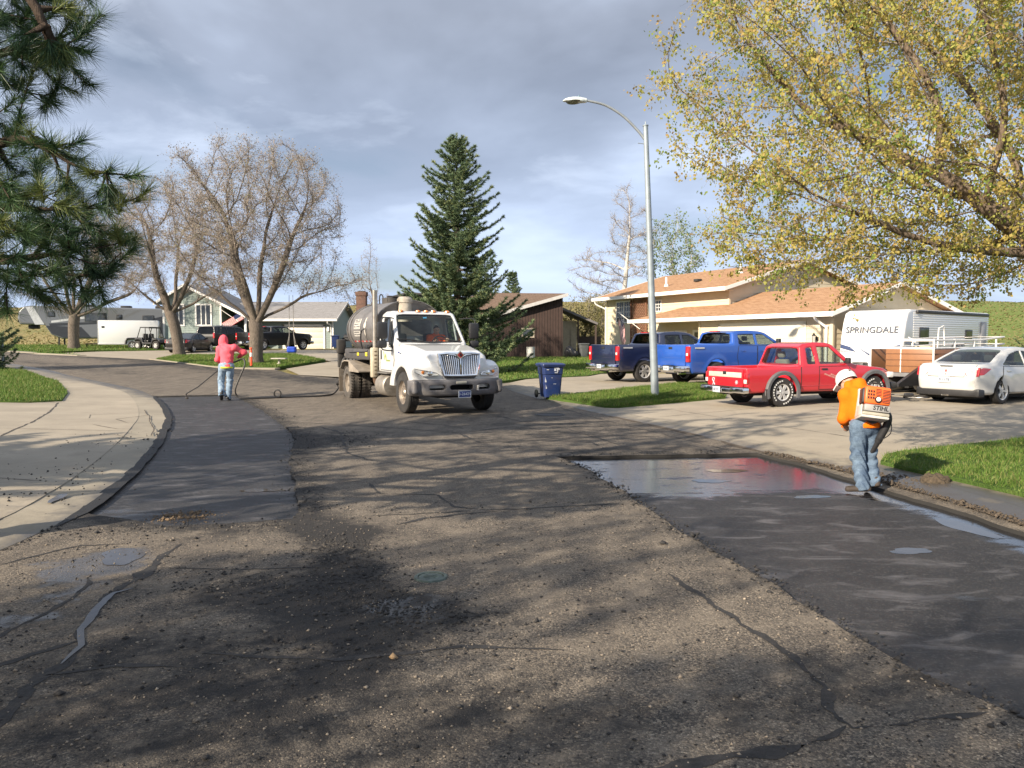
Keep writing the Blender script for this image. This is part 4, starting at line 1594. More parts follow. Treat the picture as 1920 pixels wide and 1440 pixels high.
def pine(base, E, Edense, seed):
 rng = np.random.default_rng(seed)
 t = thing('pine_tree', 'near pine with long dark needles reaching over the pavement', 'tree', base)
 H = 9.0
 start = [(0, 0, i * .5) for i in range(int(H / .5))]
 A1 = in_ellipsoids(Edense, 1900, rng, .5)
 A2 = in_ellipsoids(E, 420, rng, .4)
 A = np.concatenate([A1, A2])
 pos, par = grow(start, A, .15, 3.2, .135, 190, rng, (0, 0, .03), 14000)
 r, ch = thicken(pos, par, .0045, 1.9, .24)
 runs = chains(pos, par, r)
 V, F = tubes(pos, r, runs, lambda R: 12 if R > .1 else 6 if R > .03 else 5)
 link('trunk', mesh_np('trunk', V, F, True), bark_mat('pine_bark', (.075, .055, .042)), t)
 has = np.zeros(len(pos), int)
 for i in range(1, len(pos)):
  has[par[i]] += 1
 tips = np.nonzero((has == 0) & (np.arange(len(pos)) > len(start)))[0]
 D = unit(unit(pos[tips] - pos[par[tips]]) + np.array([0, 0, .35]))
 # also brushes on the shoots just behind the tips
 sh = np.nonzero((r < .011) & (np.arange(len(pos)) > len(start)) & (has > 0))[0]
 sh = sh[rng.random(len(sh)) < .80]
 D2 = unit(unit(pos[sh] - pos[par[sh]]) + rng.normal(0, .55, (len(sh), 3)) + np.array([0, 0, .2]))
 P = np.concatenate([pos[tips] + D * .05, pos[sh] + D2 * .06])
 D = np.concatenate([D, D2])
 V, F, k = needle_mesh(P, D, 140, .165, .0040, (.25, 1.25), rng, .13)
 me = mesh_np('needles', V, F)
 mi = rng.choice(3, len(P), p=[.55, .30, .15])[k]
 me.polygons.foreach_set('material_index', mi.astype(np.int32))
 link('needles', me, [leaf_mat('pine_needle', (.058, .108, .042), .15, .3, .42), leaf_mat('pine_needle_dark', (.030, .066, .031), .12, .3, .42), leaf_mat('pine_needle_lit', (.135, .165, .050), .2, .3, .42)], t)['kind'] = 'stuff'
 cm = MB().lathe([(.004, .04), (.022, .025), (.030, .0), (.024, -.025), (.006, -.045)], 8).mesh('cone')
 for i in rng.choice(tips, 9, replace=False):
  link('cone', cm, mat('pine_cone', (.13, .075, .04), .8), t).location = tuple(pos[i] - np.array([0, 0, .03]))
 return t


pz = Tz(-6.0, 6.0)
pine((-6.0, 6.0, pz), [(-1.5, -.5, 4.0, 2.6, 2.8, 1.6, 1), (-.5, 0, 6.2, 2.1, 2.3, 1.7, 1), (0, 0, 8.0, 1.3, 1.4, 1.4, 1)],
     [(2.85, -.8, 2.50, .55, .5, .42, 1.0), (2.70, -.7, 2.22, .66, .6, .22, 1.1), (3.32, -.85, 2.80, .24, .25, .14, 2.0), (3.15, -.8, 2.38, .26, .3, .28, 1.2), (2.95, -.8, 3.0, .22, .3, .13, 1.2), (2.70, -.75, 3.72, .42, .5, .42, 1.0), (2.55, -.7, 4.2, .5, .5, .35, .9), (3.02, -.8, 3.86, .24, .3, .20, 1.4), (2.35, -.65, 3.05, .30, .5, .42, .9), (1.6, -.4, 2.7, .7, .7, .6, .35), (1.7, -.4, 4.0, .7, .7, .6, .3)], 4)


def spruce(name, label, base, H, R, seed, dens=1.0, group=None, bare=.3):
 rng = np.random.default_rng(seed)
 t = thing(name, label, 'tree', base, 0, group)
 MB().tube([(0, 0, 0), (0, 0, H * .5), (0, 0, H * .97)], [.022 * H, .012 * H, .012], 9).build('trunk', bark_mat(name + '_bark', (.12, .09, .07)), t)
 bp, bq, P, D, S = [], [], [], [], []
 nb = 0
 z = bare
 lines = MB()
 while z < H * .985:
  f = z / H
  prof = (1 - f) ** .70 * (1 if f > .12 else .80 + 1.6 * f)
  n = int(rng.integers(5, 8))
  a0 = rng.uniform(0, 2 * PI)
  for j in range(n):
   a = a0 + 2 * PI * j / n + rng.normal(0, .18)
   L = R * prof * rng.uniform(.70, 1.18) + .12
   # lobes: whole sides bulge out or thin a little
   L *= 1 + .16 * math.sin(a * 2 + z * .9) + .10 * math.sin(a * 3 - z * 1.7)
   el = .55 * f - .12 + rng.normal(0, .08)
   m = max(4, int(L / .16))
   h = np.array([math.cos(a), math.sin(a), 0])
   s = np.linspace(0, 1, m)
   pts = np.array([0, 0, z]) + h * (L * s)[:, None]
   pts[:, 2] += L * (math.tan(el) * s - .30 * (1 - f) * s * (1 - s) * 2.2 + .16 * s ** 3)
   if L > .5:
    lines.tube([tuple(p) for p in pts[::max(1, m // 4)]], [max(.006, .018 * L * (1 - q)) for q in s[::max(1, m // 4)]], 4, False)
   side = np.array([-h[1], h[0], 0])
   for i in range(1, m):
    q = s[i]
    if q < .18 and L > .8:
     continue
    dv = unit(pts[i] - pts[i - 1])
    tl = min(.62, .10 + .42 * L * (1 - q) * .55) * rng.uniform(.7, 1.2)
    for sg in (-1, 1):
     dd = unit(dv * .75 + side * sg * rng.uniform(.6, 1.0) + np.array([0, 0, rng.normal(.02, .16)]))
     kk = max(1, int(tl / .15 * dens))
     for u in range(kk):
      e = pts[i] + dd * tl * (u + 1) / kk
      P.append(e)
      D.append(dd)
      S.append(1)
    P.append(pts[i])
    D.append(dv)
   P.append(pts[-1] + unit(pts[-1] - pts[-2]) * .06)
   D.append(unit(pts[-1] - pts[-2]))
  z += rng.uniform(.15, .25) * (1.0 if H > 6 else .8)
 for u in range(8):
  P.append(np.array([0, 0, H * (.93 + .012 * u)]))
  D.append(unit(np.array([rng.normal(0, .25), rng.normal(0, .25), 1.0])))
 P, D = np.array(P), np.array(D)
 lines.build('branches', bark_mat(name + '_limb', (.11, .085, .065)), t)['kind'] = 'stuff'
 V, F, k = needle_mesh(P, D, 19, .16, .034, (.3, 1.15), rng, .14, flat=.12)
 me = mesh_np('needles', V, F)
 mi = rng.choice(3, len(P), p=[.55, .27, .18])[k]
 me.polygons.foreach_set('material_index', mi.astype(np.int32))
 link('needles', me, [leaf_mat(name + '_needle', (.135, .190, .095), .12, .3, .6), leaf_mat(name + '_needle_dark', (.085, .132, .072), .12, .3, .6), leaf_mat(name + '_needle_tip', (.22, .255, .115), .15, .3, .6)], t)['kind'] = 'stuff'
 return t


x, y = -2.55, 36.0
spruce('spruce_tree', 'tall green spruce rising behind the tanker truck', (x, y, gz(x, y)), 10.95, 3.1, 6, 1.5)
x, y = .05, 66.0
spruce('spruce_tree', 'distant dark conifer tip showing beside the brown roof', (x, y, gz(x, y)), 7.0, 1.4, 9, .5)
x, y = -25.4, 36.0
spruce('spruce_tree', 'dark conifer bough poking in above the chain-link fence', (x, y, gz(x, y)), 6.4, 1.9, 10, .6)
x, y = 34.2, 50.0
spruce('spruce_tree', 'small round conifer on the slope past the white sedan', (x, y, gz(x, y)), 3.2, 1.2, 14, .5)
# ================================================================== BUILDINGS
def clip_u(poly, z):
 us = []
 n = len(poly)
 for i in range(n):
  a, b = poly[i], poly[(i + 1) % n]
  if (a[1] - z) * (b[1] - z) <= 0 and a[1] != b[1]:
   us.append(a[0] + (b[0] - a[0]) * (z - a[1]) / (b[1] - a[1]))
  elif a[1] == b[1] == z:
   us += [a[0], b[0]]
 return (min(us), max(us)) if len(us) >= 2 else None


def lap_wall(mb, o, u, nrm, poly, course=.20, lip=.018):
 """lap siding: every board its own tilted face with a shadow lip. o origin, u along, nrm outwards, poly in (u,z)"""
 o, u, nrm = Vector(o), Vector(u), Vector(nrm)
 z0, z1 = min(p[1] for p in poly), max(p[1] for p in poly)
 z = z0
 P = lambda a, h, d: o + u * a + Vector((0, 0, h)) + nrm * d
 while z < z1 - .01:
  zt = min(z + course, z1)
  e = 1e-4
  a, b = clip_u(poly, z + e), clip_u(poly, zt - e)
  if a and b:
   mb.quad(P(a[0], z, lip), P(a[1], z, lip), P(b[1], zt, .003), P(b[0], zt, .003))
   mb.quad(P(a[0], z, 0), P(a[1], z, 0), P(a[1], z, lip), P(a[0], z, lip))
  z = zt


def mat_shingle(name, a, b_, c):
 m, t, b = new_mat(name)
 o = t.obj()
 br = t.new('ShaderNodeTexBrick')
 uv = t.new('ShaderNodeUVMap')
 t.l.new(uv.outputs[0], br.inputs['Vector'])
 br.inputs['Scale'].default_value = 1.0
 br.inputs['Brick Width'].default_value = .42
 br.inputs['Row Height'].default_value = .15
 br.inputs['Mortar Size'].default_value = .008
 br.inputs['Mortar Smooth'].default_value = .4
 br.inputs['Color1'].default_value = a + (1,)
 br.inputs['Color2'].default_value = b_ + (1,)
 br.inputs['Mortar'].default_value = tuple(k * .45 for k in a) + (1,)
 n = t.noise(t.scale(uv.outputs[0], (1.4, 4.0, 1)), 1.6, 4, .7)
 n2 = t.noise(o, 45, 2)
 col = t.mix(t.ramp(n, [(.42, 0.0), (.66, .85)]), br.outputs[0], c)
 col = t.mix(t.ramp(n2, [(.35, .35), (.6, 0)]), col, tuple(k * .5 for k in a))
 t.put(b.inputs['Base Color'], col)
 b.inputs['Roughness'].default_value = .92
 b.inputs['Specular IOR Level'].default_value = .15
 t.put(b.inputs['Normal'], t.bump(t.math('SUBTRACT', 1.0, br.outputs[1]), .7, .02))
 return m


def slab(name, a, b, c, d, th, m, parent):
 """roof plane abcd (a,b along the eave; d,c along the ridge) with thickness and UVs in metres"""
 a, b, c, d = map(Vector, (a, b, c, d))
 n = (b - a).cross(d - a).normalized()
 if n.z < 0:
  n = -n
 V = [a, b, c, d, a - n * th, b - n * th, c - n * th, d - n * th]
 F = [(0, 1, 2, 3), (7, 6, 5, 4), (0, 4, 5, 1), (1, 5, 6, 2), (2, 6, 7, 3), (3, 7, 4, 0)]
 me = bpy.data.meshes.new(name)
 me.from_pydata([tuple(v) for v in V], [], F)
 uvl = me.uv_layers.new(name='UVMap')
 ux = (b - a).normalized()
 uy = n.cross(ux)
 for lp in me.loops:
  p = V[lp.vertex_index] - a
  uvl.data[lp.index].uv = (p.dot(ux), p.dot(uy))
 return link(name, me, m, parent)


M_WHITE = mat('white_trim', (.78, .76, .72), .5, var=.04)
M_PANE = None


def pane_mat():
 m, t, b = new_mat('window_pane')
 n = t.noise(t.obj(), 2.2, 3)
 t.put(b.inputs['Base Color'], t.ramp(n, [(.35, (.018, .022, .026)), (.7, (.075, .080, .082))]))
 b.inputs['Roughness'].default_value = .04
 b.inputs['Specular IOR Level'].default_value = .7
 return m


M_PANE = pane_mat()


def window(parent, o, u, nrm, x0, x1, z0, z1, fm, fw=.07, bars=(0, 0), depth=.05, split=0, name='window', pane_m=None):
 """frame standing proud of the wall, recessed pane, glazing bars"""
 o, u, nrm = Vector(o), Vector(u), Vector(nrm)
 R = Matrix((u, nrm, Vector((0, 0, 1)))).transposed()
 mb = MB()
 for lo, hi in (((x0 - fw, .0, z0 - fw), (x1 + fw, depth, z0)), ((x0 - fw, .0, z1), (x1 + fw, depth, z1 + fw)), ((x0 - fw, .0, z0), (x0, depth, z1)), ((x1, .0, z0), (x1 + fw, depth, z1))):
  mb.box(lo, hi, R, o)
 for i in range(split):
  xc = x0 + (x1 - x0) * (i + 1) / (split + 1)
  mb.box((xc - .035, .0, z0), (xc + .035, depth - .008, z1), R, o)
 f = mb.build(name, fm, parent)
 p = MB().box((x0, .012, z0), (x1, .020, z1), R, o).build('pane', pane_m or M_PANE, f)
 if bars[0] or bars[1]:
  b = MB()
  for i in range(bars[0]):
   xc = x0 + (x1 - x0) * (i + 1) / (bars[0] + 1)
   b.box((xc - .012, .020, z0), (xc + .012, .032, z1), R, o)
  for i in range(bars[1]):
   zc = z0 + (z1 - z0) * (i + 1) / (bars[1] + 1)
   b.box((x0, .020, zc - .012), (x1, .030, zc + .012), R, o)
  b.build('glazing_bar', fm, f)['kind'] = 'stuff'
 return f


# ---- tan house with attached garage
M_TAN = mat('tan_siding', (.58, .50, .36), .7, var=.05, vs=3)
M_GREYSIDE = mat('tan_siding', (.58, .50, .36))
M_TANROOF = mat_shingle('tan_shingle', (.31, .175, .095), (.40, .235, .135), (.46, .29, .175))
hz0 = .30
th = thing('house', 'two-level tan sided house with orange-brown shingle roof and attached garage', 'house', (5.63, 45.7, hz0), math.atan2(-.895, .445))
X, Y, Zv = Vector((1, 0, 0)), Vector((0, 1, 0)), Vector((0, 0, 1))
h0 = -.4
ez, rz_, ge, grz = 4.32 - hz0, 5.84 - hz0, 2.89 - hz0, 4.15 - hz0
mb = MB()
lap_wall(mb, (0, 0, 0), X, -Y, [(0, h0), (10.35, h0), (10.35, ez), (0, ez)])
lap_wall(mb, (0, 0, 0), Y, -X, [(0, h0), (9.2, h0), (9.2, ez), (4.6, rz_ - .12), (0, ez)])
lap_wall(mb, (10.35, 0, 0), Y, X, [(0, h0), (9.2, h0), (9.2, ez), (4.6, rz_ - .12), (0, ez)])
mb.build('wall', M_TAN, th, None)
mb = MB()
lap_wall(mb, (10.15, -1.55, 0), X, -Y, [(0, h0), (7.55, h0), (7.55, ge), (0, ge)])
lap_wall(mb, (10.15, -1.55, 0), Y, -X, [(0, h0), (1.55, h0), (1.55, ge + .45), (0, ge)])
lap_wall(mb, (17.7, -1.55, 0), Y, X, [(0, h0), (6.95, h0), (6.95, ge), (3.47, grz - .12), (0, ge)])
mb.build('garage_wall', M_TAN, th, None)
for lo, hi in (((-.03, -.035, h0), (.07, .05, ez)), ((10.10, -1.60, h0), (10.20, -1.54, ge)), ((17.62, -1.60, h0), (17.76, -1.50, ge)), ((10.30, -.04, 2.9), (10.40, .06, ez))):
 MB().box(lo, hi).build('corner_board', M_TAN, th)
slab('roof', (-.6, -.58, ez), (10.75, -.58, ez), (10.75, 4.6, rz_), (-.6, 4.6, rz_), .10, M_TANROOF, th)
slab('roof', (-.6, 9.8, ez), (10.75, 9.8, ez), (10.75, 4.6, rz_ + .003), (-.6, 4.6, rz_ + .003), .10, M_TANROOF, th)
gy = 1.92
slab('garage_roof', (10.42, -2.0, ge), (18.1, -2.0, ge), (18.1, gy, grz), (10.42, gy, grz), .10, M_TANROOF, th)
slab('garage_roof', (10.42, 5.85, ge), (18.1, 5.85, ge), (18.1, gy, grz + .003), (10.42, gy, grz + .003), .10, M_TANROOF, th)
pz1 = ge + (2.0) * (grz - ge) / (gy + 2.0)
slab('porch_roof', (5.2, -2.0, ge), (10.42, -2.0, ge), (10.42, -.02, pz1), (7.1, -.02, pz1), .10, M_TANROOF, th)
slab('porch_roof', (5.2, -.02, ge), (5.2, -2.0, ge + .002), (7.1, -.02, pz1 + .002), (7.1, -.021, pz1 + .002), .10, M_TANROOF, th)
# soffits, fascia gutters, rakes
g = MB()
g.box((-.62, -.70, ez - .16), (10.77, -.585, ez + .02)).box((5.1, -2.12, ge - .16), (18.12, -2.005, ge + .02)).box((5.08, -2.0, ge - .16), (5.19, -.02, ge - .01))
g.build('fascia', M_WHITE, th)
MB().box((-.6, -.58, ez - .145), (10.7, -.02, ez - .125)).box((5.2, -2.0, ge - .145), (10.1, -.02, ge - .125)).box((10.1, -2.0, ge - .145), (18.0, -1.57, ge - .125)).build('soffit', mat('soffit_tan', (.50, .44, .34), .8), th)


def rake(parent, x, y0, z0, y1, z1, m, w=.16, t=.05, ax='x'):
 d = Vector((0, y1 - y0, z1 - z0)) if ax == 'x' else Vector((y1 - y0, 0, z1 - z0))
 up = Vector((0, 0, 1))
 a = Vector((x, y0, z0)) if ax == 'x' else Vector((y0, x, z0))
 b = a + d
 q = Vector((t, 0, 0)) if ax == 'x' else Vector((0, t, 0))
 mb = MB()
 V = [a, b, b + up * w, a + up * w]
 mb.add(V + [v + q for v in V], [(0, 1, 2, 3), (7, 6, 5, 4), (0, 4, 5, 1), (1, 5, 6, 2), (2, 6, 7, 3), (3, 7, 4, 0)])
 return mb.build('rake_board', m, parent)


rake(th, 10.755, -.68, ez - .17, 4.6, rz_ - .14, M_WHITE)
rake(th, 10.755, 9.9, ez - .17, 4.6, rz_ - .14, M_WHITE)
rake(th, 18.105, -2.10, ge - .17, gy, grz - .14, M_WHITE)
rake(th, 18.105, 5.95, ge - .17, gy, grz - .14, M_WHITE)
rake(th, -.65, -.68, ez - .17, 4.6, rz_ - .14, M_WHITE)
window(th, (0, -.015, 0), X, -Y, 1.08, 2.52, 2.9 - hz0, 4.03 - hz0, M_WHITE, .07, (5, 3), split=1)
window(th, (0, -.015, 0), X, -Y, 4.55, 5.2, 3.42 - hz0, 3.95 - hz0, M_WHITE, .06, (2, 2))
window(th, (0, -.015, 0), X, -Y, 1.08, 2.52, .62, 1.18, M_WHITE, .06, (3, 0), split=1)
# front door and glazed side door
d = MB().box((6.44, -.06, 0), (7.36, -.02, 2.06), bev=.01).build('door', M_WHITE, th)
MB().box((6.70, -.075, 1.62), (7.10, -.055, 1.80)).build('pane', M_PANE, d)
MB().tube([(6.9, -.09, 1.3), (6.98, -.09, 1.42), (6.9, -.09, 1.5), (6.82, -.09, 1.42), (6.9, -.09, 1.3)], .035, 6).build('wreath', mat('wreath_green', (.05, .08, .04), .9), d)
MB().lathe([(.02, 0), (.03, .03), (.0, .05)], 8, 'y', (7.28, -.10, 1.0)).build('handle', mat('brass', (.55, .42, .2), .3, 1.0), d)
window(th, (0, -.02, 0), X, -Y, 7.95, 8.75, .55, 1.95, M_WHITE, .12, (2, 4), name='glazed_door')
# lattice screen
lt = MB()
lz0, lz1, lx0, lx1 = .9, ez - .2, 2.68, 4.05
s = .17
for k in range(-30, 40):
 for sg in (1, -1):
  pts = []
  c = k * s
  for (p, q) in (((lx0, 0), (0, 0)),):
   pass
  # line x = lx0 + t, z = lz0 + c + sg*t
  t0, t1 = 0.0, lx1 - lx0
  za, zb = lz0 + c, lz0 + c + sg * (t1)
  if sg == -1:
   za, zb = lz0 + c, lz0 + c - t1
  lo, hi = 0.0, t1
  f = (zb - za) / t1
  if f > 0:
   lo, hi = max(lo, (lz0 - za) / f), min(hi, (lz1 - za) / f)
  else:
   lo, hi = max(lo, (lz1 - za) / f), min(hi, (lz0 - za) / f)
  if hi - lo > .05:
   a = Vector((lx0 + lo, -.16 - .01 * sg, za + f * lo))
   b = Vector((lx0 + hi, -.16 - .01 * sg, za + f * hi))
   lt.tube([a, b], .026, 4)
MB().box((lx0 - .05, -.2, lz0), (lx0, -.12, lz1)).box((lx1, -.2, lz0), (lx1 + .05, -.12, lz1)).build('lattice_frame', mat('lattice_brown', (.20, .095, .055), .8), th)
lt.build('lattice', mat('lattice_brown', (.20, .095, .055), .8), th)['kind'] = 'stuff'
# garage door with panel relief
gd = MB()
for r in range(4):
 gd.box((11.57, -1.61, .02 + r * .53), (16.33, -1.575, .02 + r * .53 + .522), bev=.008)
for r in range(4):
 for c in range(8):
  gd.box((11.70 + c * .58, -1.622, .12 + r * .53), (12.12 + c * .58, -1.611, .42 + r * .53), bev=.006)
gd.build('garage_door', mat('cream_door', (.70, .66, .55), .55, var=.03), th)
MB().box((11.43, -1.60, -.05), (11.56, -1.56, 2.28)).box((16.34, -1.60, -.05), (16.47, -1.56, 2.28)).box((11.43, -1.60, 2.15), (16.47, -1.56, 2.29)).build('door_trim', mat('cream_door', (.70, .66, .55)), th)
# downpipes
MB().tube(bez([(-.35, -.64, ez - .16), (-.33, -.55, ez - .35), (-.06, -.10, ez - .62), (-.04, -.07, ez - .8), (-.04, -.07, h0)], 6), .045, 6).build('downpipe', M_WHITE, th)
MB().tube(bez([(17.3, -2.06, ge - .16), (17.32, -2.0, ge - .28), (17.5, -1.68, ge - .55), (17.5, -1.65, ge - .7), (17.5, -1.65, h0)], 6), .05, 6).build('downpipe', M_WHITE, th)


def lantern(parent, x, y, z):
 l = MB().box((x - .05, y, z - .02), (x + .05, y + .05, z + .12)).tube([(x, y + .02, z + .1), (x, y - .08, z + .16), (x, y - .15, z + .1)], .012, 6).lathe([(.0, .30), (.03, .24), (.085, .17), (.085, .16), (.07, .155)], 6, at=(x, y - .15, z)).lathe([(.06, -.12), (.075, -.10), (.02, -.16), (.0, -.2)], 6, at=(x, y - .15, z)).tube([(x, y - .08, z - .12), (x, y - .08, z + .17)], .01, 4).tube([(x, y - .22, z - .12), (x, y - .22, z + .17)], .01, 4).build('lantern', mat('black_iron', (.02, .02, .02), .5), parent)
 MB().lathe([(.058, -.10), (.07, .155)], 6, at=(x, y - .15, z)).build('pane', mat('lamp_glass', (.45, .43, .38), .2), l)


lantern(th, 17.02, -1.62, 1.55)
lantern(th, 11.05, -1.62, 1.60)
sl_ = (rz_ - ez) / 5.18
for (x, y, k) in ((4.3, 1.0, 0), (6.3, 1.5, 1), (8.3, 2.6, 0)):
 z = ez + sl_ * (y + .58)
 if k == 0:
  MB().tube([(x, y, z - .05), (x, y, z + .50)], .06, 10).lathe([(.14, .0), (.10, .10), (.07, .14)], 10, at=(x, y, z)).build('vent_pipe', M_WHITE, th)
 else:
  MB().box((x - .16, y - .16, z), (x + .16, y + .16, z + .14), bev=.02).build('roof_vent', mat('black_vent', (.03, .028, .026), .7), th)

# ---- US-style flag on a bracket by the window
fl = thing('flag', 'striped flag with a starry navy corner on a slanted pole at the tan house', 'flag', (6.55, 42.15, 1.9), math.atan2(-.895, .445))
MB().tube([(.75, 0, .55), (-.15, -.75, 1.45)], .02, 6).build('flag_pole', M_WHITE, fl)


def flag_cloth(parent, org, e_h, e_v, L, Hh, stars=True):
 o, eh, ev = Vector(org), Vector(e_h), Vector(e_v)
 def P(s, t):
  w = .10 * math.sin(s * 5 + t * 1.5) * (.3 + s)
  return o + eh * (s * L) + ev * (t * Hh) + eh.cross(ev) * w
 red, wht, nav = MB(), MB(), MB()
 for i in range(13):
  mb = red if i % 2 == 0 else wht
  for j in range(8):
   s0, s1 = j / 8, (j + 1) / 8
   t0, t1 = i / 13, (i + 1) / 13
   if i < 7 and s1 <= .4:
    continue
   mb.quad(P(s0, t0), P(s1, t0), P(s1, t1), P(s0, t1))
 for i in range(4):
  for j in range(3):
   nav.quad(P(j * .125, i * 7 / 52), P((j + 1) * .125, i * 7 / 52), P((j + 1) * .125, (i + 1) * 7 / 52), P(j * .125, (i + 1) * 7 / 52))
 wht.build('white_stripes', mat('flag_white', (.72, .70, .68), .8), parent)['kind'] = 'stuff'
 red.build('red_stripes', mat('flag_red', (.42, .025, .035), .8), parent)['kind'] = 'stuff'
 nav.build('canton', mat('flag_navy', (.02, .03, .10), .8), parent)
 if stars:
  st = MB()
  for i in range(9):
   for j in range(6 if i % 2 == 0 else 5):
    s, t = (.03 + j * .06 + (.03 if i % 2 else 0)), (.03 + i * .056)
    c = P(s, t) + eh.cross(ev) * .006
    V = [c + eh * (L * .016 * math.sin(a * PI / 5) * (1 if a % 2 == 0 else .4)) - ev * (L * .016 * math.cos(a * PI / 5) * (1 if a % 2 == 0 else .4)) for a in range(10)]
    st.add(V, [tuple(range(10))])
    st.add([v - eh.cross(ev) * .012 for v in V], [tuple(range(10))])
  st.build('stars', mat('flag_white', (.72, .70, .68)), parent)['kind'] = 'stuff'


flag_cloth(fl, (-.1, -.7, 1.38), (.25, .15, -.95), (-.75, .3, -.5), 1.5, .85)

# ---- dark brown house with a mono-pitch roof
M_BROWN = None


def brown_mat():
 m, t, b = new_mat('brown_board')
 p = t.obj()
 w = t.new('ShaderNodeTexWave', wave_type='BANDS', bands_direction='X')
 t.l.new(t.scale(p, (1, 0, .62)), w.inputs[0])
 w.inputs['Scale'].default_value = 1.6
 w.inputs['Distortion'].default_value = 0
 n = t.noise(p, 3, 4)
 c = t.ramp(n, [(.3, (.034, .018, .014)), (.7, (.050, .027, .021))])
 g = t.ramp(w.outputs[1], [(.02, 1.0), (.16, 0.0)])
 t.put(b.inputs['Base Color'], t.mix(t.math('MULTIPLY', g, .8), c, (.016, .010, .008)))
 b.inputs['Roughness'].default_value = .8
 t.put(b.inputs['Normal'], t.bump(t.ramp(w.outputs[1], [(.02, 0.0), (.16, 1.0)]), .8, .02))
 return m


M_BROWN = brown_mat()
bz = .55
bh = thing('house', 'dark brown house of diagonal boards under a one-way sloping roof', 'house', (0, 55, bz), 0)


def px_wall(name, pts, y0, y1, m, parent):
 """upright wall from an outline in x,z, thickness in y"""
 return MB().prism(pts, 'y', y0, y1).build(name, m, parent, None)


px_wall('wall', [(-3.2, -.3), (3.62, -.3), (3.62, 4.43), (-3.2, 2.52)], 0, .25, M_BROWN, bh)
MB().prism([(3.37, .25), (3.62, .25), (-2.6, 8.1), (-2.85, 8.1)], 'z', -.3, 4.42).build('wall', M_BROWN, bh, None)
M_BRROOF = mat_shingle('brown_shingle', (.125, .083, .060), (.165, .115, .085), (.20, .145, .11))
slab('roof', (-3.6, -.45, 2.50), (3.98, -.45, 4.62), (-2.5, 8.0, 5.20), (-9.4, 8.0, 3.05), .12, M_BRROOF, bh)
rake(bh, -.53, -3.6, 2.30, 3.98, 4.42, mat('grey_trim', (.42, .41, .40), .6), .24, .07, 'y')
window(bh, (0, -.004, 0), X, -Y, .78, 1.50, 1.60, 2.10, mat('beige_trim', (.50, .42, .32), .7), .10, (0, 0))
MB().box((-3.2, -.06, -.3), (3.66, -.003, .10)).build('foundation', mat('foundation', (.22, .19, .17), .9), bh)
# side bay in cream with its own little roof and posts
MB().box((3.64, 2.2, -.2), (4.8, 2.5, 2.75)).build('side_wall', mat('cream_wall', (.46, .385, .27), .8), bh)
MB().box((4.36, 2.12, -.05), (4.78, 2.19, 2.0)).build('door', mat('cream_wall', (.46, .385, .27)), bh)
slab('side_roof', (3.70, 1.3, 3.72), (3.70, 5.5, 3.72), (6.3, 5.5, 2.60), (6.3, 1.3, 2.60), .16, mat('grey_roof', (.14, .13, .13), .9), bh)
for (x, y) in ((4.85, 1.6), (6.15, 1.6), (6.15, 5.2)):
 MB().box((x - .06, y - .06, -.3), (x + .06, y + .06, 2.62 + (6.3 - x) * .43 - .16)).build('post', mat('dark_post', (.06, .04, .032), .8), bh)
MB().box((4.95, 3.0, -.2), (6.7, 3.2, 1.62)).build('board_screen', mat('dark_post', (.06, .04, .032)), bh)
# left wing with a clerestory
wy = 2.5
MB().box((-9.9, wy, -.3), (-3.4, wy + .25, 3.45)).build('wing_wall', M_BROWN, bh, None)
slab('wing_roof', (-10.9, wy - 1.1, 3.35), (-3.6, wy - 1.1, 3.35), (-3.6, wy + 3.0, 4.15), (-9.6, wy + 3.0, 4.15), .12, mat_shingle('grey_brown_shingle', (.19, .165, .150), (.23, .20, .185), (.27, .24, .22)), bh)
MB().prism([(-9.5, 3.9), (-3.6, 3.9), (-3.6, 4.55), (-6.4, 4.9), (-8.2, 4.98), (-9.5, 4.62)], 'y', wy + 3.1, wy + 5.5).build('clerestory', mat('charcoal_wall', (.050, .052, .058), .8), bh)
slab('clerestory_roof', (-9.9, wy + 2.6, 4.62), (-8.1, wy + 2.6, 5.10), (-8.1, wy + 6, 5.14), (-9.9, wy + 6, 4.66), .12, mat('charcoal_roof', (.055, .055, .060), .85), bh)
slab('clerestory_roof', (-8.1, wy + 2.6, 5.10), (-3.2, wy + 2.6, 4.62), (-3.2, wy + 6, 4.64), (-8.1, wy + 6, 5.14), .12, mat('charcoal_roof', (.055, .055, .060), .85), bh)
ch = MB().box((-11.35, 1.2, -.3), (-10.65, 1.9, 4.75), bev=.02).box((-11.40, 1.15, 4.55), (-10.6, 1.95, 4.85), bev=.02).build('chimney', mat('chimney_brown', (.125, .068, .050), .85, bump=.4), bh)
MB().box((-11.25, 1.3, 4.85), (-10.75, 1.8, 4.92)).build('flue', mat('flue_dark', (.03, .025, .022), .8), ch)

# ---- grey-green house far left
M_SAGE = mat('sage_siding', (.235, .285, .265), .75, var=.05)
M_GRROOF = mat_shingle('grey_shingle', (.24, .23, .225), (.29, .28, .275), (.34, .33, .325))
sz = 1.12
sh_ = thing('house', 'sage green split-level house with white trim and a cream garage door', 'house', (-27.4, 66, sz), 0)
mb = MB()
lap_wall(mb, (0, 0, 0), X, -Y, [(-2.4, -.3), (2.5, -.3), (2.5, 4.08), (-.4, 5.42), (-2.4, 4.25)], .19)
lap_wall(mb, (2.5, 0, 0), Y, X, [(0, -.3), (3, -.3), (3, 4.0), (0, 4.0)], .19)
lap_wall(mb, (-2.4, 0, 0), Y, -X, [(0, -.3), (9, -.3), (9, 4.2), (0, 4.2)], .19)
mb.build('wall', M_SAGE, sh_, None)
MB().box((2.5, 3.0, -.3), (5.0, 3.2, 3.6)).build('porch_wall', mat('porch_shade', (.10, .115, .11), .8), sh_)
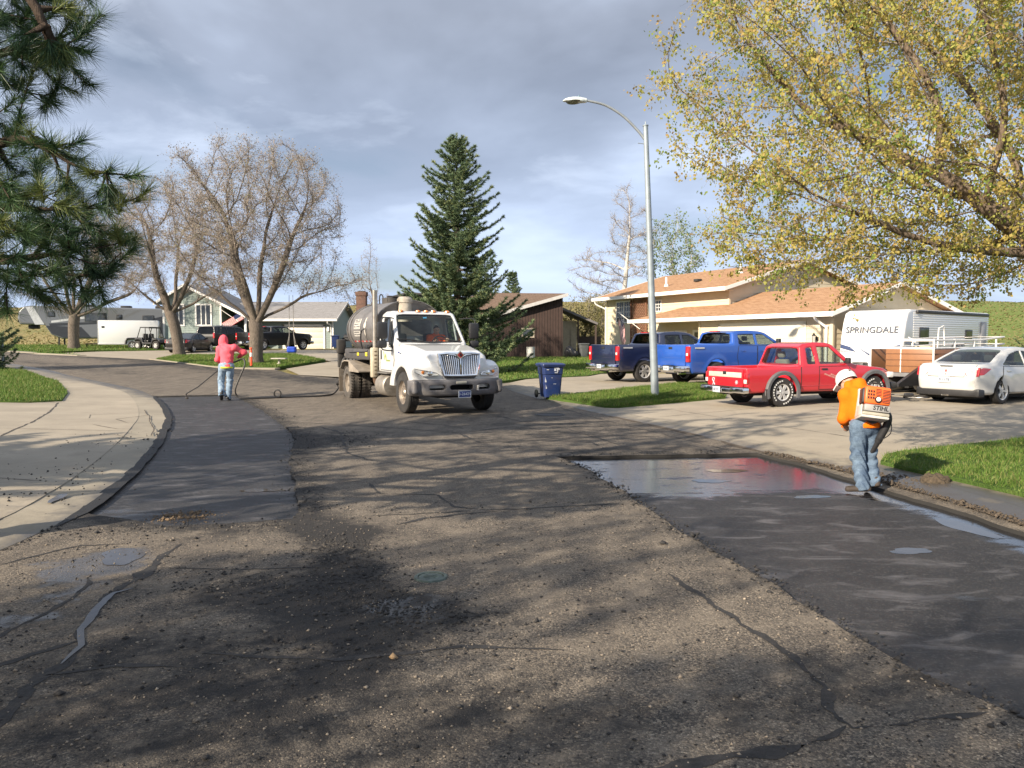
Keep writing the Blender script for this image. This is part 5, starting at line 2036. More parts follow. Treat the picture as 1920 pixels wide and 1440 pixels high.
slab('roof', (-2.95, -.55, 3.92), (-2.95, 9, 3.92), (-.4, 9, 5.52), (-.4, -.55, 5.52), .12, M_GRROOF, sh_)
slab('roof', (4.75, 9, 2.88), (4.75, -.55, 2.88), (-.4, -.55, 5.522), (-.4, 9, 5.522), .12, M_GRROOF, sh_)
rake(sh_, -.63, -3.0, 3.72, -.4, 5.33, M_WHITE, .22, .07, 'y')
rake(sh_, -.631, 4.8, 2.68, -.4, 5.33, M_WHITE, .22, .07, 'y')
for lo, hi in (((-2.46, -.05, -.3), (-2.30, .03, 4.0)), ((2.42, -.05, -.3), (2.56, .05, 3.95)), ((4.55, -.2, -.3), (4.72, .0, 2.75))):
 MB().box(lo, hi).build('corner_board', M_WHITE, sh_)
window(sh_, (0, -.012, 0), X, -Y, -1.42, -.72, 2.10, 3.75, M_WHITE, .13, (0, 0), split=1)
window(sh_, (0, -.012, 0), X, -Y, .44, 1.62, 2.10, 3.75, M_WHITE, .13, (0, 0), split=2)
window(sh_, (0, -.012, 0), X, -Y, -1.42, -.72, .72, 1.25, M_WHITE, .12)
window(sh_, (0, -.012, 0), X, -Y, .44, 1.62, .72, 1.25, M_WHITE, .12)
# garage block
mb = MB()
lap_wall(mb, (4.7, 2.0, 0), X, -Y, [(0, -.3), (6.9, -.3), (6.9, 2.65), (0, 2.65)], .19)
lap_wall(mb, (11.6, 2.0, 0), Y, X, [(0, -.3), (8, -.3), (8, 2.65), (4, 4.2), (0, 2.65)], .19)
mb.build('garage_wall', M_SAGE, sh_, None)
slab('garage_roof', (3.2, 1.3, 2.60), (12.1, 1.3, 2.60), (12.1, 6.0, 4.35), (1.5, 6.0, 4.35), .12, M_GRROOF, sh_)
slab('garage_roof', (12.1, 10.6, 2.60), (3.2, 10.6, 2.60), (1.5, 6.0, 4.353), (12.1, 6.0, 4.353), .12, M_GRROOF, sh_)
MB().box((4.4, 1.18, 2.44), (12.12, 1.295, 2.64)).box((11.52, 1.94, -.3), (11.66, 1.99, 2.5)).build('fascia', M_WHITE, sh_)
rake(sh_, 12.105, 1.2, 2.42, 6.0, 4.2, mat('grey_trim', (.42, .41, .40)), .2, .06, 'x')
gd = MB()
for r in range(4):
 gd.box((7.35, 1.93, .02 + r * .49), (10.75, 1.965, .02 + r * .49 + .482), bev=.008)
gd.build('garage_door', mat('cream_door', (.70, .66, .55)), sh_)
MB().box((7.18, 1.92, -.1), (7.34, 1.975, 2.15)).box((10.76, 1.92, -.1), (10.92, 1.975, 2.15)).box((7.18, 1.92, 2.0), (10.92, 1.975, 2.16)).build('door_trim', M_WHITE, sh_)
MB().tube(bez([(11.3, 1.24, 2.44), (11.3, 1.4, 2.2), (11.45, 1.9, 1.95), (11.45, 1.9, -.2)], 5), .05, 6).build('downpipe', M_WHITE, sh_)
MB().box((11.1, 1.85, 1.55), (11.3, 1.96, 1.95), bev=.02).build('lantern', M_WHITE, sh_)
fl2 = thing('flag', 'red and white striped flag hanging in the sage house porch', 'flag', (-23.9, 65.6, sz + 1.6), 0)
MB().tube([(-.9, .3, 1.75), (.7, -.2, .75)], .02, 6).build('flag_pole', M_WHITE, fl2)
flag_cloth(fl2, (.9, -.2, 1.55), (-.86, 0, -.5), (.25, .1, -.55), 1.9, 1.0, False)
# ================================================================== VEHICLES
def paint(name, col, coat=1.0, rough=.32, dirt=.25, metal=0.0, dirtcol=(.16, .13, .10)):
 if name in MATS:
  return MATS[name]
 m, t, b = new_mat(name)
 o = t.obj()
 n = t.noise(o, 1.3, 6, .6)
 s = t.new('ShaderNodeSeparateXYZ')
 t.l.new(o, s.inputs[0])
 low = t.ramp(s.outputs[2], [(.30, 1.0), (.85, .12)])
 f = t.math('MULTIPLY', t.math('MULTIPLY', t.ramp(n, [(.35, .1), (.7, 1.0)]), low), dirt)
 t.put(b.inputs['Base Color'], t.mix(f, col, dirtcol))
 t.put(b.inputs['Roughness'], t.math('ADD', rough, t.math('MULTIPLY', f, .4)))
 b.inputs['Metallic'].default_value = metal
 b.inputs['Coat Weight'].default_value = coat
 b.inputs['Coat Roughness'].default_value = .06
 MATS[name] = m
 return m


M_TYRE = mat('tyre_rubber', (.022, .021, .021), .85, var=.3, bump=.3, bs=60, dirt=.35, dirtcol=(.085, .075, .065))
M_TYRE_D = mat('dusty_tyre', (.055, .050, .045), .9, var=.3, bump=.4, bs=50, dirt=.8, dirtcol=(.17, .145, .12))
M_ALU = mat('alloy', (.66, .65, .63), .38, .45, var=.06, dirt=.2)
M_CHROME = mat('chrome', (.78, .78, .78), .12, 1.0, var=.03)
M_BLACKP = mat('black_plastic', (.022, .022, .024), .5, var=.2)
M_DARK = mat('underbody', (.012, .012, .012), .9, var=.3)
M_RED = mat('tail_red', (.42, .012, .016), .15, coat=1.0, var=.1)
M_CLEAR = mat('lamp_clear', (.62, .62, .60), .12, coat=1.0, var=.1)
M_AMBER = mat('amber_lens', (.70, .22, .03), .2, coat=.8, var=.1)
M_GLASS = glass_mat('car_glass', (.38, .43, .42))
M_GLASS_T = glass_mat('tinted_glass', (.10, .11, .115))
M_GLASS_C = glass_mat('clear_glass', (.60, .66, .64))
M_SEAT = mat('seat_cloth', (.16, .15, .14), .9)
M_PLATE = mat('plate_white', (.42, .46, .50), .45, var=.05)
M_INK = mat('plate_ink', (.03, .04, .10), .5)


def lettering(txt, size, m, parent, origin, ex, ey, depth=.002, name='lettering', align='CENTER', shear=0.0, bold=0.0):
 """flat raised letters: origin, reading direction ex, upward direction ey"""
 cu = bpy.data.curves.new('lettering', 'FONT')
 cu.body = txt
 cu.size = size
 cu.extrude = depth
 cu.align_x = align
 cu.align_y = 'CENTER'
 cu.shear = shear
 cu.offset = bold
 cu.resolution_u = 3
 o = bpy.data.objects.new('tmp', cu)
 COL.objects.link(o)
 dg = bpy.context.evaluated_depsgraph_get()
 me = bpy.data.meshes.new_from_object(o.evaluated_get(dg))
 bpy.data.objects.remove(o)
 ex, ey = Vector(ex).normalized(), Vector(ey).normalized()
 ez_ = ex.cross(ey)
 M = Matrix((ex, ey, ez_)).transposed().to_4x4()
 M.translation = Vector(origin)
 me.transform(M)
 me.name = name
 return link(name, me, m, parent)


def wheel(th, x, y, z, R, w, rim_r, side, spokes=6, tm=None, rm=None, style='alloy', dual=False):
 """side = +1 for the left flank, -1 for the right one; hub > tyre, rim"""
 tm, rm = tm or M_TYRE, rm or M_ALU
 s = side
 hub = MB().lathe([(0.0, s * w * .40), (.05 * R / .35, s * w * .40), (.07 * R / .35, s * w * .28), (.07 * R / .35, 0)], 12, 'y', (x, y, z)).build('wheel', rm, th)
 h = w / 2
 pr = [(rim_r, -h * .9), (rim_r + .02, -h), (R - .06, -h), (R - .018, -h * .86), (R, -h * .62)]
 for q in (-.42, -.14, .14, .42):
  pr += [(R, h * q - .018), (R - .012, h * q - .010), (R - .012, h * q + .010), (R, h * q + .018)]
 pr += [(R, h * .62), (R - .018, h * .86), (R - .06, h), (rim_r + .02, h), (rim_r, h * .9)]
 mb = MB().lathe(pr, 36, 'y', (x, y, z), close=True)
 for i in range(36 if dual else 0):
  a = 2 * PI * i / 36
  for q in (-1, 1):
   mb.box((-.02, -.045, -.014), (.02, .045, .010), Ry(-a + PI / 2) , (x + math.cos(a) * R, y + q * h * .72, z + math.sin(a) * R))
 mb.build('tyre', tm, hub)
 f = s * h
 rb = MB()
 if style == 'alloy':
  rb.lathe([(rim_r + .004, f * .92), (rim_r - .02, f * .80), (rim_r - .03, -f * .8), (rim_r + .004, -f * .9)], 28, 'y', (x, y, z), close=True)
  for i in range(spokes):
   a = 2 * PI * i / spokes
   for da in (-.13, .13):
    rb.box((.03, -.018, -.020 * R / .35), (rim_r - .012, .018, .020 * R / .35), Ry(-(a + da)), (x, y + f * .68, z))
  rb.lathe([(0, f * .80), (.055, f * .78), (.075, f * .55), (.075, f * .4)], 14, 'y', (x, y, z))
  rb.build('rim', rm, hub)
  MB().lathe([(0.0, f * .25), (rim_r - .03, f * .25), (rim_r - .03, f * .1)], 20, 'y', (x, y, z)).build('brake_disc', mat('brake_dark', (.05, .048, .046), .5, .6), hub)
 else:
  dish = [(0, f * .50), (.10, f * .50), (.13, f * .35), (rim_r * .80, f * .10 if not dual else -f * .75), (rim_r * .93, f * .55), (rim_r + .005, f * .93), (rim_r + .005, f * .5)]
  if dual:
   dish = [(0, -f * .1), (.12, -f * .1), (.14, -f * .62), (rim_r * .78, -f * .70), (rim_r * .90, f * .35), (rim_r + .006, f * .93), (rim_r + .006, f * .4)]
  rb.lathe(dish, 28, 'y', (x, y, z))
  for i in range(10):
   a = 2 * PI * i / 10
   rb.tube([(x + math.cos(a) * .165, y + f * (.32 if not dual else -.64), z + math.sin(a) * .165), (x + math.cos(a) * .165, y + f * (.62 if not dual else -.4), z + math.sin(a) * .165)], .017, 6)
  rb.build('rim', rm, hub)
  if not dual:
   hv = MB()
   for i in range(8):
    a = 2 * PI * (i + .5) / 8
    c = Vector((x + math.cos(a) * rim_r * .66, y + f * .26, z + math.sin(a) * rim_r * .66))
    hv.lathe([(0, -.004), (.036, -.004), (.036, .004), (0, .004)], 10, 'y', c)
   hv.build('rim_holes', M_DARK, hub)['kind'] = 'stuff'
 return hub


def fill_poly(P, fy, step=.12, skirt=0.012, flip=False):
 """2D outline in x,z meshed and put on the surface y = fy(x,z); short skirt inwards"""
 R = dense(P, step)
 P_ = np.array(P)
 lo, hi = P_.min(0), P_.max(0)
 gx_, gz_ = np.meshgrid(np.arange(lo[0] + step / 2, hi[0], step), np.arange(lo[1] + step / 2, hi[1], step))
 I_ = np.stack([gx_.ravel(), gz_.ravel()], 1)
 I_ = I_[pip(P, I_[:, 0], I_[:, 1])] if len(I_) else I_
 kd = np.array(R)
 I_ = [p for p in I_ if np.min(np.hypot(kd[:, 0] - p[0], kd[:, 1] - p[1])) > step * .35]
 v2, _, f2, _, _, _ = delaunay_2d_cdt([Vector(p) for p in R] + [Vector((p[0], p[1])) for p in I_], [(i, (i + 1) % len(R)) for i in range(len(R))], [], 1, 1e-6)
 V2 = np.array([(v.x, v.y) for v in v2])
 F = np.array([tuple(f) for f in f2])
 y = fy(V2[:, 0], V2[:, 1])
 V = np.column_stack([V2[:, 0], y, V2[:, 1]])
 Rn = np.array(R)
 yr = fy(Rn[:, 0], Rn[:, 1])
 n, b = len(R), len(V)
 sg = np.sign(yr)
 top = np.column_stack([Rn[:, 0], yr, Rn[:, 1]])
 bot = np.column_stack([Rn[:, 0], yr - sg * skirt, Rn[:, 1]])
 i = np.arange(n)
 j = (i + 1) % n
 return np.concatenate([V, top, bot]), [F, np.stack([b + i, b + j, b + n + j, b + n + i], 1)]


def panel(name, P, fy, m, parent, step=.12, skirt=.012):
 V, F = fill_poly(P, fy, step, skirt)
 return link(name, mesh_np(name, V, F, True, 30), m, parent)


class Car:
 def __init__(s, th, P, hw0, belt, sill, wheels, R, arch, cab, windows, wind, rear, body, tumble=.32, tuck=.10, nose=(9, 0), tail=(-9, 0), bed=None, h=.026, r=.07, glass=None, rear_glass=None, hood_crown=0.0, wy=None, flare=0.0):
  s.th = th
  s.hw0, s.belt, s.sill, s.tumble, s.tuck, s.nose, s.tail = hw0, belt, sill, tumble, tuck, nose, tail
  s.flare, s.wh, s.arch, s.R = flare, wheels, arch, R
  lo = (min(p[0] for p in P), -hw0 - .06, min(p[1] for p in P))
  hi = (max(p[0] for p in P), hw0 + .06, max(p[1] for p in P))
  org, X, Y, Z = grid(lo, hi, h)
  X2, Z2 = X[:, 0, :], Z[:, 0, :]
  ds = poly_sd(P, X2, Z2)[:, None, :]
  HW = s.hw(X2, Z2)[:, None, :]
  d = rmax(ds, np.abs(Y) - HW, r)
  # cabin hollow
  di = poly_sd(cab, X2, Z2)[:, None, :]
  d = np.maximum(d, -np.maximum(di, np.abs(Y) - HW + .055))
  for w in windows:
   dw = poly_sd(w, X2, Z2)[:, None, :]
   d = np.maximum(d, -np.maximum(dw - .002, HW - .14 - np.abs(Y)))
  for (a, b, wid, mt, mb_) in (wind, rear):
   a, b = np.array(a, float), np.array(b, float)
   u = (b - a) / np.linalg.norm(b - a)
   n = np.array([-u[1], u[0]])
   aa, bb = a + u * mb_, b - u * mt
   q = [aa + n * .16, bb + n * .16, bb - n * .16, aa - n * .16]
   dq = poly_sd(q, X2, Z2)[:, None, :]
   d = np.maximum(d, -rmax(dq, np.abs(Y) - HW + wid, .05))
  if bed:
   bx0, bx1, bz = bed
   d = np.maximum(d, -sd_box(X, Y, Z, ((bx0 + bx1) / 2, 0, bz + 1.0), ((bx1 - bx0) / 2, hw0 - .10, 1.0), .03))
  for xw in wheels:
   dw = np.hypot(X - xw, Z - R) - arch
   d = np.maximum(d, -np.maximum(dw, (hw0 - .34) - np.abs(Y)))
  s.body = sdf_obj('body', d, org, h, body, th, 40)
  for w in windows:
   for sg in (-1, 1):
    V, F = fill_poly(w, lambda x, z: sg * (s.hw(x, z) - .022), .3, .004)
    link('window', mesh_np('window', V, F), glass or M_GLASS, th)
  for nm, (a, b, wid, mt, mb_), gm in (('windshield', wind, glass or M_GLASS), ('rear_window', rear, rear_glass or glass or M_GLASS)):
   a, b = np.array(a, float), np.array(b, float)
   u = (b - a) / np.linalg.norm(b - a)
   n = np.array([-u[1], u[0]])
   cen = np.array([(cab[0][0] + cab[2][0]) / 2, a[1]])
   if (cen - a) @ n < 0:
    n = -n
   mb2 = MB()
   V, Q = [], []
   for i in range(5):
    p = a + (b - a) * i / 4 + n * .022
    w_ = float(s.hw(np.array([p[0]]), np.array([p[1]]))[0]) - wid + .05
    for j in range(9):
     yy = -1 + 2 * j / 8
     c = (1 - yy * yy) * .035
     V.append((p[0] - n[0] * c, yy * w_, p[1] - n[1] * c))
   for i in range(4):
    for j in range(8):
     Q.append((i * 9 + j, i * 9 + j + 1, i * 9 + 10 + j, i * 9 + 9 + j))
   link(nm, mesh_np(nm, V, np.array(Q), True), gm, th)

 def hw(s, x, z):
  x, z = np.asarray(x, float), np.asarray(z, float)
  w = s.hw0 - s.tumble * np.maximum(0, z - s.belt) - .5 * s.tuck * np.maximum(0, s.sill - z) - .035 * np.clip((z - s.sill) / max(.05, s.belt - s.sill) - .5, -.5, .5) ** 2 * 2
  w = w - s.nose[1] * np.clip((x - s.nose[0]), 0, 9) ** 2 - s.tail[1] * np.clip((s.tail[0] - x), 0, 9) ** 2
  if s.flare:
   for xw in s.wh:
    q = np.hypot(x - xw, z - s.R)
    w = w + s.flare * np.exp(-((q - s.arch) / .10) ** 2)
  return w

 def side(s, sg, off=.004):
  return lambda x, z: sg * (s.hw(x, z) + off)

 def door(s, P, body, handle=None, sides=(-1, 1), hm=None):
  for sg in sides:
   d = panel('door', P, s.side(sg, .005), body, s.th)
   R = [Vector((p[0], float(s.side(sg, .0035)(np.array([p[0]]), np.array([p[1]]))[0]), p[1])) for p in dense(P, .12)]
   MB().tube(R + [R[0]], .008, 4, False).build('seal', M_DARK, d)  # dark line drawn in for the shade of the door gap
   if handle:
    x, z = handle
    y = float(s.side(sg, .01)(np.array([x]), np.array([z]))[0])
    MB().box((x - .09, y - .012, z - .022), (x + .09, y + .016 * sg + .008, z + .022), bev=.010).build('handle', hm or body, d)

 def mirror(s, x, z, m, sides=(-1, 1), sx=.07, sz=.09, out=.20):
  for sg in sides:
   y = float(s.hw(np.array([x]), np.array([z]))[0])
   y0, y1 = sorted((sg * (y + .03), sg * (y + out)))
   MB().box((x - sx, y0, z - sz), (x + sx, y1, z + sz), bev=.03).tube([(x, sg * (y - .03), z - .03), (x, sg * (y + .06), z - .02)], .03, 6).build('mirror', m, s.th)


def interior(th, x_front, xs, z, hw, m=None, wheel_side=1, back_h=.62):
 """seats and dashboard that show through the glass"""
 m = m or M_SEAT
 for x in xs:
  for sg in (-1, 1):
   mb = MB().box((x - .25, sg * hw * .48 - .24, z), (x + .25, sg * hw * .48 + .24, z + .14), bev=.05)
   mb.box((-.07, -.23, 0), (.07, .23, back_h), Ry(-.22), (x - .22, sg * hw * .48, z + .1), bev=.05)
   mb.box((-.05, -.12, 0), (.05, .12, .17), Ry(-.2), (x - .22 - back_h * .22, sg * hw * .48, z + .13 + back_h), bev=.04)
   mb.build('seat', m, th)
 MB().box((x_front - .5, -hw * .92, z + .12), (x_front - .12, hw * .92, z + .44), bev=.08).build('dashboard', M_BLACKP, th)
 pts = [(x_front - .62 + .08 * math.sin(a), hw * .48 * wheel_side + .19 * math.cos(a), z + .42 + .17 * math.sin(a)) for a in np.linspace(0, 2 * PI, 18)]
 MB().tube(pts, .016, 6, False).build('steering_wheel', M_BLACKP, th)


def plate(th, x, y, z, txt, face=-1, w=.31, hgt=.155, ink=None, ground=None, tilt=0):
 p = MB().box((x - .006, y - w / 2, z - hgt / 2), (x + .006, y + w / 2, z + hgt / 2), bev=.004).build('plate', ground or M_PLATE, th)
 lettering(txt, hgt * .62, ink or M_INK, p, (x + face * .008, y, z), (0, -1 if face < 0 else 1, 0), (0, 0, 1), .0015)
 return p


def az_rz(az):
 """heading given as degrees clockwise from +Y, turned into a z rotation of a model that faces +X"""
 return math.radians(90 - az)


# ------------------------------------------------ full-size crew pickup (used three times)
def big_pickup(label, loc, az, body, txt, group, rear_glass=None):
 th = thing('pickup_truck', label, 'pickup truck', loc, az_rz(az), group)
 P = [(-1.18, .62), (-1.20, 1.42), (.62, 1.44), (.70, 1.46), (.80, 1.84), (1.05, 1.90), (1.55, 1.925), (2.05, 1.90), (2.32, 1.84), (3.02, 1.42), (3.10, 1.395), (4.45, 1.30), (4.62, 1.22), (4.66, .62), (4.55, .42), (-1.05, .42)]
 cab = [(.85, 1.05), (.85, 1.38), (.92, 1.78), (1.1, 1.83), (2.05, 1.83), (2.2, 1.80), (2.85, 1.36), (2.85, 1.05)]
 w1 = [(.98, 1.43), (1.02, 1.76), (1.72, 1.79), (1.72, 1.42)]
 w2 = [(1.84, 1.42), (1.84, 1.79), (2.18, 1.77), (2.74, 1.43), (2.70, 1.40)]
 c = Car(th, P, 1.03, 1.38, .75, (0, 3.74), .42, .50, cab, [w1, w2], ((3.04, 1.41), (2.28, 1.85), .10, .03, .06), ((.68, 1.46), (.80, 1.84), .17, .05, .05), body, .36, .12, (3.9, .28), (-.9, .25), (-1.10, .60, .80), .03, .08, rear_glass=M_GLASS_T, glass=M_GLASS, flare=.025)
 c.door([(.98, .62), (.86, 1.0), (.94, 1.38), (1.78, 1.38), (1.78, .60)], body, (1.12, 1.20))
 c.door([(1.80, .60), (1.80, 1.38), (2.86, 1.37), (2.98, 1.1), (2.92, .60)], body, (1.98, 1.20))
 c.mirror(2.72, 1.50, M_BLACKP, sx=.06, sz=.13)
 interior(th, 3.05, (1.2, 2.05), .80, 1.0)
 for x in (0, 3.74):
  for sg in (-1, 1):
   wheel(th, x, sg * .87, .42, .42, .27, .255, sg, 6)
 # tailgate, bumper, lamps
 tg = MB().box((-1.225, -.80, .70), (-1.19, .80, 1.40), bev=.015).build('tailgate', body, th)
 MB().box((-1.24, -.10, 1.26), (-1.222, .10, 1.34), bev=.008).build('handle', M_BLACKP, tg)
 MB().box((-1.232, -.62, .95), (-1.222, .62, 1.16), bev=.004).build('stamped_panel', body, tg)
 MB().box((-1.40, -.98, .50), (-1.16, -.36, .70), bev=.03).box((-1.40, .36, .50), (-1.16, .98, .70), bev=.03).box((-1.36, -.38, .46), (-1.16, .38, .66), bev=.02).build('bumper', M_CHROME if 'navy' in label else M_BLACKP, th)
 MB().box((-1.36, -.2, .66), (-1.2, .2, .70)).build('bumper_step', M_BLACKP, th)
 for sg in (-1, 1):
  l = MB().box((-1.235, min(sg * .82, sg * 1.0), .82), (-1.08, max(sg * .82, sg * 1.0), 1.36), bev=.03).build('taillight', M_RED, th)
  MB().box((-1.242, min(sg * .86, sg * .96), 1.04), (-1.22, max(sg * .86, sg * .96), 1.13), bev=.006).build('reverse_lens', M_CLEAR, l)
  MB().tube([(-1.38, sg * .62, .44), (-.9, sg * .62, .46)], .045, 10).build('exhaust', M_CHROME, th)
  MB().box((4.50, min(sg * .62, sg * .98), .98), (4.67, max(sg * .62, sg * .98), 1.18), bev=.03).build('headlight', M_CLEAR, th)
 plate(th, -1.375, 0.05, .60, txt, -1, .30, .15)
 MB().box((.66, -.20, 1.865), (.82, .20, 1.90), bev=.01).build('brake_light', M_RED, th)
 MB().box((4.62, -.60, .80), (4.70, .60, 1.20), bev=.02).build('grille', M_BLACKP, th)
 MB().box((4.45, -1.0, .48), (4.82, 1.0, .74), bev=.06).build('front_bumper', M_CHROME, th)
 MB().box((-1.0, -.55, .38), (4.4, .55, .62)).build('chassis', M_DARK, th)
 MB().box((.7, -.98, .42), (3.0, -.90, .50), bev=.02).box((.7, .90, .42), (3.0, .98, .50), bev=.02).build('side_step', M_BLACKP, th)
 s = MB().box((-1.0, -1.048, 1.28), (-.6, -1.036, 1.33)).build('bed_badge', M_ALU, th)
 return th


P_NAVY = paint('navy_paint', (.007, .012, .042), dirt=.18)
P_BLUE = paint('blue_paint', (.012, .075, .36), dirt=.22)
P_BLACK = paint('black_paint', (.006, .006, .007), dirt=.05, coat=.35, rough=.4)
P_RED = paint('red_paint', (.50, .010, .022), dirt=.12, rough=.38)
P_WHITE = paint('white_paint', (.52, .52, .505), dirt=.3, dirtcol=(.35, .31, .26))

nx, ny = 4.56, 29.85
navy = big_pickup('navy crew-cab pickup with dark tailgate, parked next to the lamp post', (nx, ny, Tz(nx, ny) + .03), 63.5, P_NAVY, '3-TR4', 'pickups parked at the tan house')
bx, by = 6.62, 27.35
blue = big_pickup('bright blue crew-cab pickup between the navy and red pickups', (bx, by, Tz(bx, by) + .03), 64.0, P_BLUE, '13-62', 'pickups parked at the tan house')


# ------------------------------------------------ red compact pickup
def red_pickup():
 x0, y0 = 6.40, 19.78
 th = thing('pickup_truck', 'red extended-cab pickup with grey wheel flares beside the grass strip', 'pickup truck', (x0, y0, Tz(x0, y0) + .02), az_rz(69), 'pickups parked at the tan house')
 b = P_RED
 P = [(-1.06, .52), (-1.08, .98), (.52, 1.00), (.56, 1.03), (.66, 1.50), (.80, 1.57), (1.15, 1.61), (1.55, 1.60), (1.72, 1.55), (2.26, 1.07), (2.36, 1.04), (3.35, .93), (3.58, .84), (3.66, .70), (3.66, .48), (3.5, .36), (-.95, .36)]
 cab = [(.68, .70), (.68, .98), (.74, 1.46), (.9, 1.52), (1.5, 1.53), (1.64, 1.49), (2.12, 1.02), (2.12, .70)]
 w1 = [(.80, 1.06), (.84, 1.46), (1.04, 1.47), (1.07, 1.06)]
 w2 = [(1.20, 1.06), (1.20, 1.49), (1.60, 1.48), (2.06, 1.07)]
 c = Car(th, P, .84, 1.0, .5, (0, 2.95), .37, .445, cab, [w1, w2], ((2.28, 1.06), (1.70, 1.56), .08, .03, .05), ((.55, 1.02), (.66, 1.50), .09, .05, .05), b, .34, .12, (2.95, .34), (-.9, .25), (-.98, .50, .56), .024, .06, glass=M_GLASS_C)
 c.door([(1.14, .42), (1.14, 1.00), (2.10, 1.00), (2.20, .80), (2.16, .42)], b, (1.30, .93), hm=M_BLACKP)
 c.mirror(2.02, 1.14, M_BLACKP, sx=.05, sz=.075, out=.17)
 interior(th, 2.3, (1.35,), .52, .82, mat('seat_grey', (.30, .28, .25), .9), 1, .55)
 # bed seam and body crease
 for sg in (-1, 1):
  f = c.side(sg, .001)
  q = lambda x, z: (x, float(f(np.array([x]), np.array([z]))[0]), z)
  MB().tube([q(.57, z) for z in np.linspace(.42, 1.0, 8)], .009, 4).build('bed_gap', M_DARK, th)
  MB().tube([q(x, .52) for x in np.linspace(.48, 2.4, 12)], .010, 5).build('side_moulding', b, th)
  for x in (0, 2.95):
   # flares: half-round lips over the arches
   fl = MB()
   aa = np.linspace(-.10 * PI, 1.10 * PI, 22)
   V, F = [], []
   for a in aa:
    for (rr, oy) in ((.43, .0), (.43, .055), (.50, .060), (.535, .030), (.535, .0)):
     px_, pz_ = x + math.cos(a) * rr, .37 + math.sin(a) * rr
     V.append((px_, sg * (.835 + oy), pz_))
   for i in range(len(aa) - 1):
    for k in range(4):
     F.append((i * 5 + k, i * 5 + k + 1, i * 5 + 6 + k, i * 5 + 5 + k))
   fl.add(V, F).build('wheel_flare', mat('flare_grey', (.105, .105, .110), .55, var=.1), th)
  if sg < 0:
   MB().box((-.53, sg * .84 - .05, .16), (-.50, sg * .84 + .12, .46)).build('mudflap', M_BLACKP, th)
 for x in (0, 2.95):
  for sg in (-1, 1):
   w_ = wheel(th, x, sg * .735, .37, .37, .24, .205, sg, 6, rm=M_ALU)
   rw = MB()
   for i in range(26):
    if i % 13 in (4, 5, 6):
     continue
    a = 2 * PI * i / 26
    rw.box((.268, -.003, -.020), (.300, .003, .018), Ry(-a), (x, sg * (.735 + .121), .37))
   rw.build('tyre_lettering', mat('letter_white', (.62, .62, .60), .7), w_)['kind'] = 'stuff'
 tg = MB().box((-1.105, -.70, .50), (-1.07, .70, .965), bev=.012).build('tailgate', b, th)
 MB().box((-1.112, -.66, .74), (-1.103, .66, .865), bev=.003).build('silver_band', mat('band_silver', (.50, .45, .38), .45), tg)
 MB().box((-1.118, -.07, .80), (-1.102, .07, .885), bev=.008).build('handle', M_BLACKP, tg)
 MB().tube(bez([(-1.112, .50, .50), (-1.112, .42, .66), (-1.112, .46, .70), (-1.112, .50, .66), (-1.112, .40, .52)], 6), .014, 5).build('ribbon_sticker', M_PLATE, tg)
 MB().lathe([(.0, -.004), (.050, -.004), (.050, .004), (.0, .004)], 16, 'x', (-1.112, -.48, .62)).build('round_sticker', M_PLATE, tg)
 MB().lathe([(.032, -.007), (.040, -.007), (.040, .007), (.032, .007)], 16, 'x', (-1.112, -.48, .62), close=True).build('sticker_ring', P_RED, tg)
 MB().box((-1.22, -.88, .36), (-1.04, -.34, .50), bev=.025).box((-1.22, .34, .36), (-1.04, .88, .50), bev=.025).box((-1.20, -.36, .34), (-1.04, .36, .47), bev=.02).build('bumper', M_CHROME, th)
 MB().box((-1.19, -.86, .498), (-1.05, .86, .515)).build('bumper_step', M_BLACKP, th)
 for sg in (-1, 1):
  l = MB().box((-1.09, min(sg * .715, sg * .842), .60), (-1.0, max(sg * .715, sg * .842), .86), bev=.02).build('taillight', M_RED, th)
  MB().box((-1.098, min(sg * .73, sg * .835), .60), (-1.03, max(sg * .73, sg * .835), .70), bev=.01).build('reverse_lens', M_CLEAR, l)
  MB().box((3.50, min(sg * .48, sg * .80), .68), (3.675, max(sg * .48, sg * .80), .83), bev=.03).build('headlight', M_CLEAR, th)
 plate(th, -1.225, .18, .42, '6F-91', -1, .30, .15)
 MB().box((3.50, -.84, .38), (3.78, .84, .56), bev=.05).build('front_bumper', M_BLACKP, th)
 MB().box((-.9, -.5, .28), (3.4, .5, .50)).build('chassis', M_DARK, th)
 # faded claw-mark graphic on the near door
 f = c.side(-1, .0075)
 gm = mat('graphic_pink', (.52, .22, .19), .6, var=.25, vs=14)
 gmb = MB()
 for k in range(3):
  for j in range(5):
   xa, za = 1.30 + k * .20 + j * .115, .83 - j * .035 - k * .01
   pts = [(xa, za), (xa + .10, za - .028), (xa + .09, za - .07), (xa - .02, za - .035)]
   gmb.add([(p[0], float(f(np.array([p[0]]), np.array([p[1]]))[0]), p[1]) for p in pts], [(0, 1, 2, 3)])
 gmb.build('side_graphic', gm, th)['kind'] = 'stuff'
 return th


red_pickup()


